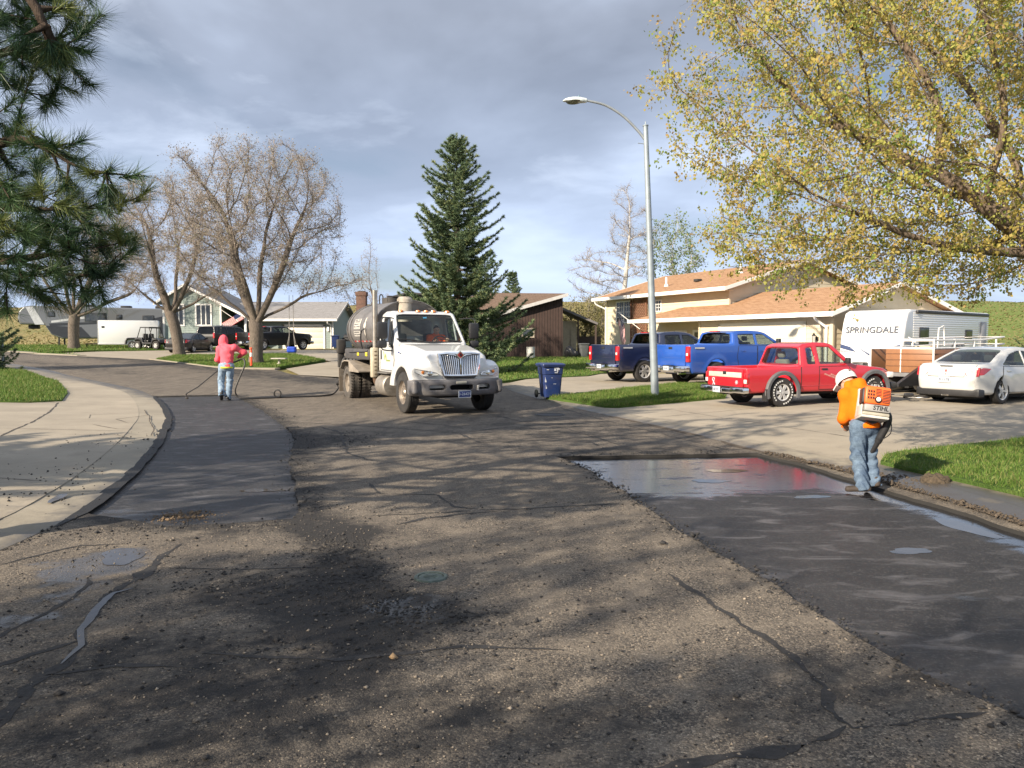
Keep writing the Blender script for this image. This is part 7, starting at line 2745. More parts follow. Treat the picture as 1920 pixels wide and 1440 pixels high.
 pts = [(rx + .10 * math.sin(3 * a_), -.70 + .36 * math.cos(a_), .98 + .40 * math.sin(a_)) for a_ in np.linspace(0, 2 * PI, 26)]
 reel = MB().tube(pts, .055, 8, False).build('hose_reel', M_BLACKP, th)
 MB().tube([(p[0] + .07, p[1], p[2]) for p in pts], .045, 8, False).build('hose_coil', M_TYRE, reel)
 sp = MB()
 for i in range(6):
  a_ = PI * i / 6
  sp.tube([(rx, -.70 + .34 * math.cos(a_), .98 + .38 * math.sin(a_)), (rx, -.70 - .34 * math.cos(a_), .98 - .38 * math.sin(a_))], .016, 5)
 sp.lathe([(.09, -.1), (.09, .12)], 10, 'x', (rx, -.70, .98)).build('reel_spokes', mat('reel_grey', (.14, .13, .12), .6, .4), reel)['kind'] = 'stuff'
 MB().box((-6.62, -1.12, .95), (-6.46, -.92, 1.62), bev=.03).box((-6.66, -1.15, 1.40), (-6.42, -.88, 1.86), bev=.04).tube([(-6.55, -1.0, .95), (-6.5, -1.0, .70)], .03, 6).lathe([(.10, -.06), (.10, .06)], 10, 'y', (-6.54, -1.0, 1.70)).build('pump_mast', mat('pump_dark', (.045, .042, .040), .7, .3, dirt=.4), th)
 sbm = MB().tube([(-6.5, -1.2, .42), (-6.5, 1.2, .42)], .045, 8).tube([(-6.5, -.9, .42), (-6.4, -.7, .62)], .03, 6)
 for i in range(13):
  sbm.tube([(-6.5, -1.15 + i * .19, .42), (-6.5, -1.15 + i * .19, .32)], .018, 6)
 for i in range(5):
  sbm.tube(bez([(-6.5, -1.15 + i * .1, .45), (-6.58, -1.1 + i * .1, .53), (-6.45, -1.05 + i * .1, .5)], 3), .018, 5)
 sbm.build('spray_bar', mat('pump_dark', (.045, .042, .040)), th)['kind'] = 'stuff'
 MB().box((-6.2, -.9, 1.0), (-5.6, .9, 1.12)).box((-6.25, -.95, .55), (-6.15, .95, .95)).build('rear_deck', M_DARK, th)
 # ---- cab fittings
 for y in (-.5, .5):
  MB().box((-2.3, y - .26, 1.18), (-1.8, y + .26, 1.34), bev=.05).box((-.08, -.25, 0), (.08, .25, .72), Ry(-.12), (-2.22, y, 1.3), bev=.06).build('seat', mat('seat_black', (.035, .037, .042), .8), th)
 MB().box((-1.35, -.90, 1.30), (-1.02, .90, 1.66), bev=.06).build('dashboard', mat('dash_grey', (.09, .092, .095), .7), th)
 pts = [Vector((-1.52 - .10 * math.sin(a_), .48 + .235 * math.cos(a_), 1.74 + .20 * math.sin(a_))) for a_ in np.linspace(0, 2 * PI, 24)]
 sw = MB().tube(pts, .018, 6, False)
 for a_ in (0, 2.1, 4.2):
  sw.tube([(-1.52, .48, 1.72), (-1.52 - .10 * math.sin(a_), .48 + .235 * math.cos(a_), 1.74 + .20 * math.sin(a_))], .014, 5)
 sw.build('steering_wheel', M_BLACKP, th)
 return th


tanker()
# ================================================================== PEOPLE
M_SKIN = mat('skin', (.50, .29, .205), .55, var=.08, vs=12)


def denim(name, a, b_):
 m, t, b = new_mat(name)
 o = t.obj()
 n = t.noise(o, 5, 6, .65)
 w = t.noise(t.scale(o, (160, 160, 30)), 1.0, 2)
 c = t.ramp(n, [(.32, a), (.70, b_)])
 t.put(b.inputs['Base Color'], t.mix(t.ramp(w, [(.4, .35), (.6, 0)]), c, tuple(k * .5 for k in a)))
 b.inputs['Roughness'].default_value = .9
 t.put(b.inputs['Normal'], t.bump(t.noise(t.scale(o, (1, 1, 2.4)), 16, 4, .6), .55, .02))
 return m


def cloth(name, col):
 m, t, b = new_mat(name)
 o = t.obj()
 n = t.noise(o, 4, 5, .6)
 t.put(b.inputs['Base Color'], t.ramp(n, [(.3, tuple(k * .86 for k in col)), (.7, col)]))
 b.inputs['Roughness'].default_value = .92
 b.inputs['Specular IOR Level'].default_value = .15
 t.put(b.inputs['Normal'], t.bump(t.noise(t.scale(o, (1, 1, .55), rot=(.3, .2, 0)), 9, 5, .6), .7, .03))
 return m


def caps(X, Y, Z, segs, k=.05, d=None):
 for sgm in segs:
  a, b, ra, rb = sgm[:4]
  q = sd_cap(X, Y, Z, a, b, ra, rb, sgm[4] if len(sgm) > 4 else (1, 1, 1))
  d = q if d is None else smin(d, q, k)
 return d


def hand_caps(wr, dirn, side, thumb, grip=1.0):
 """palm, four bent fingers of unequal length and a thumb, as capsule chains"""
 wr, f, s = Vector(wr), Vector(dirn).normalized(), Vector(side).normalized()
 n = f.cross(s).normalized()
 out = [(tuple(wr - f * .02), tuple(wr + f * .065), .030, .036, (1, 1, 1))]
 for i, L in enumerate((.068, .076, .071, .056)):
  b0 = wr + f * .085 + s * (.033 - .022 * i)
  m1 = b0 + f * (L * .5) + n * (-.30 * L * grip)
  m2 = m1 + f * (L * .18 * (1 - grip)) + n * (-.45 * L * grip) + f * (L * .12)
  m3 = m2 - f * (.30 * L * grip) - n * (.22 * L * grip) + f * (L * .3 * (1 - grip))
  out += [(tuple(b0), tuple(m1), .0105, .010), (tuple(m1), tuple(m2), .010, .0092), (tuple(m2), tuple(m3), .0092, .008)]
 t0 = wr + f * .025 + s * .03 * thumb
 t1 = t0 + f * .035 + s * .030 * thumb - n * .012
 t2 = t1 + f * .028 + s * .004 * thumb - n * .022
 out += [(tuple(t0), tuple(t1), .013, .012), (tuple(t1), tuple(t2), .012, .0095)]
 return out


def person(th, J, shirt, pants, boots, sc=1.0, hood=None, face=(0, 1, 0), helmet=None, wr=.009, hands=True, cuffs=True, hair=None, hem=None):
 """J holds joint positions; body is one continuous figure, clothes are shells that follow it"""
 g = lambda k: tuple(J[k])
 S = sc
 lo = np.min([np.array(v) for v in J.values()], 0) - .22 * S
 hi = np.max([np.array(v) for v in J.values()], 0) + .22 * S
 fz = Vector(face).normalized()
 up = (Vector(J['head']) - Vector(J['neck'])).normalized()
 sd = fz.cross(up).normalized()
 hd = Vector(J['head'])
 # -- body
 h = .0095 * S
 org, X, Y, Z = grid(lo, hi, h)
 segs = [(g('pel'), g('chest'), .125 * S, .14 * S, (1, 1.25, 1)), (g('chest'), g('neck'), .12 * S, .055 * S), (g('neck'), tuple(hd - up * .03 * S), .055 * S, .055 * S)]
 for q in 'lr':
  segs += [(g('sh' + q), g('el' + q), .052 * S, .042 * S), (g('el' + q), g('wr' + q), .041 * S, .028 * S), (g('chest'), g('sh' + q), .09 * S, .055 * S)]
  segs += [(g('hip' + q), g('kn' + q), .085 * S, .058 * S), (g('kn' + q), g('an' + q), .055 * S, .040 * S), (g('pel'), g('hip' + q), .10 * S, .09 * S), (g('an' + q), tuple(Vector(J['an' + q]) * .4 + Vector(J['toe' + q]) * .6), .034 * S, .022 * S)]
 d = caps(X, Y, Z, segs, .035)
 c = hd
 qx, qy, qz = X - c.x, Y - c.y, Z - c.z
 a_ = qx * sd.x + qy * sd.y + qz * sd.z
 b_ = qx * fz.x + qy * fz.y + qz * fz.z
 e_ = qx * up.x + qy * up.y + qz * up.z
 k = np.sqrt((a_ / (.076 * S)) ** 2 + (b_ / (.098 * S)) ** 2 + (e_ / (.118 * S)) ** 2)
 head = (k - 1) * .076 * S
 P = lambda s_, f_, u_: tuple(c + sd * s_ * S + fz * f_ * S + up * u_ * S)
 fa = caps(X, Y, Z, [(P(0, .085, .015), P(0, .112, -.025), .012 * S, .017 * S), (P(-.022, .088, -.055), P(.022, .088, -.055), .013 * S, .013 * S), (P(0, .075, -.10), P(0, .06, -.09), .026 * S, .03 * S),
                         (P(.078, 0, .015), P(.080, -.012, -.03), .017 * S, .012 * S), (P(-.078, 0, .015), P(-.080, -.012, -.03), .017 * S, .012 * S), (P(-.035, .078, .028), P(.035, .078, .028), .014 * S, .014 * S)], .012)
 d = smin(d, smin(head, fa, .015), .03)
 if hands:
  for q in 'lr':
   w_, e0 = Vector(J['wr' + q]), Vector(J['el' + q])
   dirn = Vector(J.get('hd' + q, tuple(w_ - e0)))
   hc = hand_caps(w_, dirn, dirn.cross(Vector((0, 0, 1))) if abs(dirn.normalized().z) < .9 else Vector((1, 0, 0)), 1, .9)
   d = smin(d, caps(X, Y, Z, hc, .010), .012)
 body = sdf_obj('body', d, org, h, M_SKIN, th)
 ey = MB()
 for s_ in (-1, 1):
  MB().lathe([(0, -.009 * S), (.007 * S, -.005 * S), (.009 * S, 0), (.007 * S, .005 * S), (0, .009 * S)], 8, at=P(s_ * .032, .088, .012)).build('eye', mat('eye_dark', (.05, .035, .03), .2), body)
 # -- trousers
 lo2, hi2 = lo.copy(), hi.copy()
 hi2[2] = max(J['hipl'][2], J['hipr'][2]) + .22 * S
 h = .0115 * S
 org, X, Y, Z = grid(lo2, hi2, h)
 segs = [(g('pel'), tuple((Vector(J['hipl']) + Vector(J['hipr'])) / 2), .150 * S, .150 * S, (1, 1.15, 1))]
 for q in 'lr':
  segs += [(g('hip' + q), g('kn' + q), .113 * S, .083 * S), (g('kn' + q), tuple(Vector(J['an' + q]) + Vector((0, 0, -.02 * S))), .084 * S, .082 * S)]
 d = caps(X, Y, Z, segs, .03)
 d = d + wr * np.sin(Z * 46 / S + 6 * np.sin(X * 13) + 3 * np.sin(Y * 17)) * (.35 + np.exp(-((Z - J['knl'][2]) / .16) ** 2) + np.exp(-((Z - J['anl'][2] - .05) / .10) ** 2))
 d = np.maximum(d, Z - (J['pel'][2] + .10 * S))
 for q in 'lr':
  an, kn = Vector(J['an' + q]), Vector(J['kn' + q])
  ax = (an - kn).normalized()
  near_leg = np.hypot(np.hypot(X - an.x, Y - an.y), Z - an.z) < .16 * S
  cut = (X - an.x) * ax.x + (Y - an.y) * ax.y + (Z - an.z) * ax.z - .045 * S
  d = np.where(near_leg, np.maximum(d, cut), d)
 sdf_obj('trousers', d, org, h, pants, th)
 # -- top
 lo2 = lo.copy()
 lo2[2] = min(J['pel'][2] - .1 * S, J['wrl'][2] - .1, J['wrr'][2] - .1)
 org, X, Y, Z = grid(lo2, hi, h)
 hemz = hem if hem is not None else J['pel'][2] - .02 * S
 bot = tuple(Vector(J['pel']) - Vector((0, 0, .04 * S)))
 segs = [(bot, g('chest'), .165 * S, .178 * S, (1, 1.22, 1)), (g('chest'), g('neck'), .165 * S, .085 * S, (1, 1.1, 1)), (g('shl'), g('shr'), .098 * S, .098 * S)]
 for q in 'lr':
  w_, e0 = Vector(J['wr' + q]), Vector(J['el' + q])
  segs += [(g('sh' + q), g('el' + q), .080 * S, .066 * S), (g('el' + q), tuple(e0 + (w_ - e0) * .92), .066 * S, .052 * S)]
 d = caps(X, Y, Z, segs, .055)
 fold = np.sin(Z * 34 / S + 5 * np.sin(X * 9 + 1) + 4 * np.sin(Y * 11)) * .5 + np.sin((X + Z * .6) * 30 / S + 2) * .5
 d = d + wr * 1.7 * fold * (.6 + .4 * np.sin(X * 7 + Z * 5))
 torso_x = np.abs(X - J['pel'][0]) < .24 * S
 d = np.where(torso_x & (np.abs(Y - J['pel'][1]) < .3 * S), np.maximum(d, hemz - Z), d)
 if hood == 'up':
  k = np.sqrt(((X - hd.x) * sd.x + (Y - hd.y) * sd.y + (Z - hd.z) * sd.z) ** 2 / (.125 * S) ** 2 + ((X - hd.x) * fz.x + (Y - hd.y) * fz.y + (Z - hd.z) * fz.z + .01) ** 2 / (.155 * S) ** 2 + ((X - hd.x) * up.x + (Y - hd.y) * up.y + (Z - hd.z) * up.z) ** 2 / (.165 * S) ** 2)
  hdm = (k - 1) * .12 * S
  hdm = np.maximum(hdm, -((k - .86) * .12 * S))
  fr = (X - hd.x) * fz.x + (Y - hd.y) * fz.y + (Z - hd.z) * fz.z - .075 * S
  hdm = np.maximum(hdm, fr)
  d = smin(d, hdm, .045)
 elif hood == 'down':
  nk = Vector(J['neck'])
  d = smin(d, caps(X, Y, Z, [(tuple(nk - sd * .10 * S - fz * .02), tuple(nk + sd * .10 * S - fz * .02), .062 * S, .062 * S), (tuple(nk - fz * .10 * S + up * -.02), tuple(nk - fz * .04 * S + up * .05), .085 * S, .06 * S)], .05), .04)
 top = sdf_obj('hoodie' if hood else 'shirt', d, org, h, shirt, th)
 # -- boots
 for q in 'lr':
  an, toe = Vector(J['an' + q]), Vector(J['toe' + q])
  heel = an + (an - toe) * .30 + Vector((0, 0, -.03 * S))
  l2 = np.minimum(np.array(an), np.array(toe)) - .2 * S
  h2_ = np.maximum(np.array(an), np.array(toe)) + .2 * S
  org, X, Y, Z = grid(l2, h2_, .010 * S)
  d = caps(X, Y, Z, [(tuple(heel), tuple(toe), .046 * S, .044 * S), (tuple(an + Vector((0, 0, .06 * S))), tuple(an - Vector((0, 0, .02 * S))), .055 * S, .05 * S)], .04)
  ax = (toe - heel).normalized()
  nrm = ax.cross(Vector((-ax.y, ax.x, 0))).normalized()
  if nrm.z < 0:
   nrm = -nrm
  d = np.maximum(d, -((X - toe.x) * nrm.x + (Y - toe.y) * nrm.y + (Z - toe.z) * nrm.z + .032 * S))
  sdf_obj('boot', d, org, .010 * S, boots, th)
 if hair:
  org, X, Y, Z = grid(np.array(hd) - .2, np.array(hd) + .2, .01)
  k = np.sqrt(((X - hd.x) * sd.x + (Y - hd.y) * sd.y) ** 2 / .085 ** 2 + ((X - hd.x) * fz.x + (Y - hd.y) * fz.y + .012) ** 2 / .105 ** 2 + (Z - hd.z - .012) ** 2 / .122 ** 2)
  d = np.maximum((k - 1) * .08, .035 - (Z - hd.z) + .5 * ((X - hd.x) * fz.x + (Y - hd.y) * fz.y))
  sdf_obj('hair', d, org, .01, hair, th)
 return body


# ---- worker in orange with a backpack blower
ox, oy = 4.25, 9.22
oz = -.036
wk = thing('person', 'bent worker in orange hoodie and jeans carrying a backpack blower', 'person', (ox, oy, oz))
wk.scale = (.93, .93, .93)
J = dict(pel=(.03, .02, .93), hipl=(-.075, .02, .88), hipr=(.115, .05, .88), knl=(-.055, .07, .47), knr=(.13, .13, .47), anl=(-.01, -.02, .085), anr=(.155, .02, .13), toel=(-.17, .05, .045), toer=(.13, .17, .05),
         chest=(-.01, .13, 1.22), neck=(-.055, .25, 1.36), head=(-.085, .36, 1.425), shl=(-.185, .15, 1.27), shr=(.16, .20, 1.28), ell=(-.215, .14, .97), elr=(.25, .30, 1.03), wrl=(-.12, .30, .84), wrr=(.27, .42, .88), hdr=(-.02, .1, -.12))
M_ORANGE = cloth('orange_fleece', (.86, .165, .008))
person(wk, J, M_ORANGE, denim('worn_denim', (.050, .085, .145), (.175, .245, .325)), mat('brown_boot', (.040, .029, .022), .75, var=.3, dirt=.2), 1.0, 'down', (-.45, .62, -.62), hem=.86)
hp = Vector(J['head'])
upv = (hp - Vector(J['neck'])).normalized()
fv = Vector((-.45, .62, -.62)).normalized()
upv = (upv - fv * upv.dot(fv)).normalized()
sv = fv.cross(upv)
R = Matrix((sv, fv, upv)).transposed()
hm = MB()
V, F = [], []
prof = [(.128, -.035), (.130, .0), (.126, .05), (.108, .10), (.075, .135), (.035, .15), (0.0, .153)]
for (r, z) in prof:
 for j in range(22):
  a_ = 2 * PI * j / 22
  V.append(hp + R @ Vector((r * .92 * math.cos(a_), r * 1.12 * math.sin(a_), z + .03)))
for i in range(len(prof) - 1):
 for j in range(22):
  F.append((i * 22 + j, i * 22 + (j + 1) % 22, (i + 1) * 22 + (j + 1) % 22, (i + 1) * 22 + j))
hm.add(V, F)
hel = hm.build('hard_hat', mat('helmet_white', (.74, .72, .70), .35, coat=.4, dirt=.15), wk, 50)
hm = MB()
hm.add([hp + R @ Vector(p) for p in ((-.10, .10, -.005), (-.06, .20, -.012), (.06, .20, -.012), (.10, .10, -.005), (-.10, .10, .012), (-.06, .20, .005), (.06, .20, .005), (.10, .10, .012))], [(0, 1, 2, 3), (7, 6, 5, 4), (0, 4, 5, 1), (1, 5, 6, 2), (2, 6, 7, 3), (3, 7, 4, 0)]).build('brim', mat('helmet_white', (.7, .7, .7)), hel)
MB().box((-.05, -.012, -.03), (.05, .012, .03), R @ Ry(0), hp + R @ Vector((.0, -.118, .085)), bev=.008).build('hat_decal', mat('decal_dark', (.05, .03, .03), .5), hel)

# backpack blower: a thing he carries
bl = thing('backpack_blower', 'orange and white petrol backpack blower worn by the worker', 'leaf blower', (ox + .045, oy - .06, oz + 1.085))
bl.scale = (.80, .86, .86)
bl.rotation_euler = (math.radians(-14), math.radians(7), math.radians(-10))
MWH, MOR, MGR = mat('blower_white', (.50, .48, .44), .5, dirt=.3), mat('blower_orange', (.80, .135, .022), .4, var=.08), mat('blower_silver', (.30, .295, .285), .45)
mb = MB().box((-.20, -.02, -.20), (-.165, .10, .20), bev=.015).box((-.20, -.24, -.235), (.19, .10, -.195), bev=.02).box((-.20, -.20, -.20), (-.175, .0, -.05), bev=.012)
mb.build('frame', MWH, bl)
MB().box((-.165, -.228, -.040), (.195, -.02, .215), bev=.035).build('engine_cover', MOR, bl)
MB().box((-.19, -.19, -.03), (-.14, -.015, .19), bev=.02).build('side_guard', M_BLACKP, bl)
g_ = MB()
for i in range(9):
 g_.box((.075, -.236, -.01 + i * .021), (.172, -.226, .000 + i * .021))
for i in range(5):
 g_.box((-.02, -.236, .085 + i * .02), (.055, -.226, .094 + i * .02))
for i in range(3):
 for j in range(3):
  g_.box((-.13 + i * .035, -.236, .03 + j * .045), (-.11 + i * .035, -.226, .06 + j * .045))
g_.build('vent_slot', mat('vent_dark', (.035, .012, .010), .7), bl)['kind'] = 'stuff'
MB().lathe([(0, -.030), (.040, -.028), (.048, -.012), (.048, .01)], 20, 'y', (.015, -.226, .028)).build('starter_ring', mat('vent_dark', (.035, .012, .010)), bl)
MB().lathe([(0, -.040), (.028, -.038), (.034, -.025), (.034, .0)], 18, 'y', (.015, -.226, .028)).build('filler_cap', mat('cap_cream', (.72, .68, .58), .4), bl)
np_ = MB().box((-.165, -.245, -.145), (.195, -.03, -.045), bev=.022).build('name_plate', MGR, bl)
lettering('STIHL', .085, mat('letter_black', (.012, .012, .012), .5), np_, (.055, -.247, -.095), (1, 0, 0), (0, 0, 1), .0015, shear=.15, bold=.002)
MB().box((-.18, -.235, -.195), (.19, -.03, -.150), bev=.015).build('fuel_tank', mat('tank_cream', (.36, .335, .27), .4), bl)
MB().box((-.10, -.05, .19), (.14, .03, .25), bev=.02).tube([(-.08, -.03, .24), (-.04, -.05, .29), (.08, -.05, .29), (.12, -.03, .24)], .014, 6).build('top_handle', M_BLACKP, bl)
MB().tube(bez([(-.17, .10, .16), (-.19, .20, .22), (-.17, .30, .20), (-.16, .36, .05), (-.18, .28, -.12)], 5), .020, 6).build('strap', M_BLACKP, bl)
MB().tube(bez([(.12, .10, .16), (.12, .20, .22), (.13, .30, .18), (.14, .34, .02), (.16, .28, -.12)], 5), .020, 6).build('strap', M_BLACKP, bl)
MB().lathe([(.06, -.02), (.13, -.02), (.13, .08), (.06, .08)], 20, 'y', (.03, -.0, -.14)).build('fan_housing', M_BLACKP, bl)
tb = MB().tube(bez([(.14, -.02, -.13), (.22, -.02, -.12), (.255, .02, -.20), (.235, .09, -.32), (.20, .17, -.44)], 6), [.055] * 24 + [.05], 12)
tb.build('flexible_hose', M_BLACKP, bl)
t2 = MB().tube([(.203, .165, -.43), (.155, .30, -.60), (.085, .46, -.82)], [.048, .044, .037], 14).tube([(.20, .17, -.44), (.19, .20, -.48)], [.056, .054], 14)
t2.build('blower_tube', M_BLACKP, bl)
MB().box((.16, .20, -.50), (.25, .28, -.46), bev=.015).tube([(.22, .22, -.47), (.26, .20, -.38)], .016, 6).build('control_grip', mat('grip_grey', (.07, .07, .07), .6), bl)
MB().tube(bez([(.17, -.12, -.12), (.26, -.08, -.22), (.30, .0, -.36), (.24, .10, -.44), (.20, .16, -.46)], 6), .008, 6).build('cable', M_BLACKP, bl)

# ---- worker in pink with a spray wand
px_, py_ = -8.52, 22.8
pk = thing('person', 'worker in bright pink hooded top and pale jeans spraying the road', 'person', (px_, py_, Tz(px_, py_) - .034))
J = dict(pel=(.06, .02, 1.08), hipl=(-.06, .0, 1.02), hipr=(.15, .03, 1.02), knl=(-.15, .10, .60), knr=(.11, .10, .57), anl=(-.08, -.08, .20), anr=(.07, .02, .10), toel=(-.14, .07, .05), toer=(.05, .21, .045),
         chest=(.03, .12, 1.42), neck=(-.07, .24, 1.62), head=(-.15, .33, 1.735), shl=(-.20, .18, 1.53), shr=(.25, .14, 1.57), ell=(-.27, .16, 1.22), elr=(.50, .26, 1.43), wrl=(-.19, .36, 1.06), wrr=(.30, .42, 1.30))
M_PINK = cloth('pink_fleece', (.85, .125, .165))
person(pk, J, M_PINK, denim('pale_denim', (.13, .20, .30), (.34, .44, .54)), mat('black_shoe', (.025, .025, .028), .6, var=.2), 1.1, 'up', (-.62, .66, -.42), wr=.008, hem=.985)
MB().lathe([(.192, .965), (.20, .975), (.198, 1.01), (.18, 1.01), (.18, .965)], 26, at=(.06, .02, 0), close=True).build('shirt_hem', mat('hi_vis_yellow', (.62, .66, .04), .8), pk)
# the round print on the back: curved strokes on the cloth
wand = thing('spray_wand', 'long black steel spray wand held over the milled lane', 'spray wand', (px_, py_, Tz(px_, py_) - .034))
MB().tube([(-.10, .45, 1.12), (-.19, .40, 1.02), (-.90, .25, .40), (-1.24, .18, .19)], [.020, .018, .016, .016], 8).build('lance', M_BLACKP, wand)
MB().tube([(-1.24, .18, .19), (-1.225, .17, .10), (-1.21, .16, .06)], .022, 8).box((-1.25, .13, .035), (-1.17, .20, .085), bev=.015).build('nozzle', mat('nozzle_tar', (.02, .016, .014), .6), wand)
MB().box((-.15, .40, 1.08), (-.07, .48, 1.15), bev=.02).build('valve_grip', M_BLACKP, wand)
hz_ = lambda x, y, d=.03: (x, y, Tz(x, y) + d)
zb_ = Tz(px_, py_)
hp_ = [(px_ - .10, py_ + .45, zb_ + 1.10), (px_ + .12, py_ + .44, zb_ + 1.10), (px_ + .34, py_ + .25, zb_ + 1.16), (px_ + .52, py_ + .12, zb_ + 1.20), (px_ + .58, py_ + .05, zb_ + 1.02), (px_ + .44, py_, zb_ + .66), (px_ + .32, py_ - .05, zb_ + .30), (px_ + .36, py_ + .0, zb_ + .10), (px_ + .55, py_, zb_ + .03), hz_(-7.6, 22.95), hz_(-7.15, 23.15)]
loop_ = [(-7.10 + .105 * math.sin(t), 23.2 + .01 * t, Tz(-7.1, 23.2) + .14 - .11 * math.cos(t)) for t in np.linspace(.4, 6.0, 14)]
hp_ += loop_ + [hz_(-6.9, 23.3), hz_(-6.4, 23.5), hz_(-5.95, 23.7), hz_(-5.8, 23.95), hz_(-5.68, 24.5, .04), hz_(-5.58, 24.85, .25), hz_(-5.52, 24.98, .55)]
tag(MB().tube(bez(hp_, 4), .024, 8).build('hose', mat('hose_rubber', (.018, .017, .017), .55, var=.2)), 'black rubber hose looping along the road from wand to tanker', 'hose')

# ---- driver behind the screen
dv = thing('person', 'truck driver in orange shirt seated at the steering wheel', 'person', (-1.70, 19.62, .004), math.atan2(-.893, .45))
J = dict(pel=(-2.05, .50, 1.42), hipl=(-2.02, .59, 1.42), hipr=(-2.02, .41, 1.42), knl=(-1.60, .62, 1.42), knr=(-1.60, .38, 1.42), anl=(-1.42, .60, 1.12), anr=(-1.42, .40, 1.12), toel=(-1.24, .60, 1.10), toer=(-1.24, .40, 1.10),
         chest=(-1.98, .50, 1.76), neck=(-1.95, .50, 1.98), head=(-1.90, .50, 2.11), shl=(-1.96, .69, 1.88), shr=(-1.96, .31, 1.88), ell=(-1.78, .80, 1.68), elr=(-1.78, .22, 1.66), wrl=(-1.57, .70, 1.78), wrr=(-1.57, .30, 1.76))
person(dv, J, cloth('orange_cotton', (.85, .14, .03)), denim('dark_denim', (.03, .04, .06), (.06, .08, .11)), mat('black_shoe', (.025, .025, .028)), 1.0, None, (1, -.05, -.12), hair=mat('dark_hair', (.025, .018, .014), .8))
# ================================================================== STREET FURNITURE AND THE REST
# ---- street light, leaning a little
lx, ly = 4.16, 22.3
sl = thing('street_lamp', 'tall grey steel street light with a curved arm leaning over the grass strip', 'street light', (lx, ly, Tz(lx, ly) + .05))
sl.rotation_euler = (0, math.radians(-2.6), 0)
M_GALV = mat('galvanised', (.27, .315, .345), .55, .3, var=.12, vs=4, dirt=.15)
H = 7.75
MB().tube([(0, 0, 0), (0, 0, H * .5), (0, 0, H)], [.115, .092, .068], 18).lathe([(.12, 0), (.135, .02), (.135, .06), (.118, .08)], 18).build('pole', M_GALV, sl)
MB().lathe([(.0, .0), (.085, .0), (.085, .025), (.0, .06)], 14, at=(0, 0, H)).lathe([(0, .05), (.016, .05), (.016, .13), (0, .13)], 8, at=(0, 0, H)).build('pole_cap', M_GALV, sl)
dx = -1.0
am = bez([(0, 0, H - .42), (-.22, 0, H - .12), (-.62, -.01, H + .30), (-1.10, -.02, H + .62), (-1.55, -.03, H + .76), (-1.72, -.03, H + .78)], 6)
MB().tube(am, [.042 - .010 * i / (len(am) - 1) for i in range(len(am))], 10).build('arm', mat('arm_grey', (.30, .33, .35), .5, .5), sl)
MB().tube([(-.02, 0, H - .50), (-.24, -.02, H - .47)], .012, 6).build('bracket', M_GALV, sl)
org, X, Y, Z = grid((-2.36, -.22, H + .62), (-1.62, .18, H + .98), .016)
d = np.maximum(sd_ell(X, Y, Z, (-2.0, -.03, H + .78), (.34, .15, .12)), -(Z - H - .76 + .10 * (X + 2.0)))
d = smin(d, sd_cap(X, Y, Z, (-1.85, -.03, H + .80), (-1.68, -.03, H + .79), .075, .06), .03)
hd_ = sdf_obj('lamp_head', d, org, .016, mat('lamp_shell_pale', (.55, .60, .60), .45), sl)
MB().lathe([(0, -.01), (.20, -.01), (.22, .01), (0, .015)], 18, at=(-2.02, -.03, H + .755)).build('lens', mat('lens_dim', (.10, .105, .09), .35), hd_)
MB().lathe([(.022, 0), (.026, .06), (.0, .075)], 10, at=(-1.86, -.03, H + .875)).build('photocell', mat('cell_dark', (.12, .2, .25), .4), hd_)


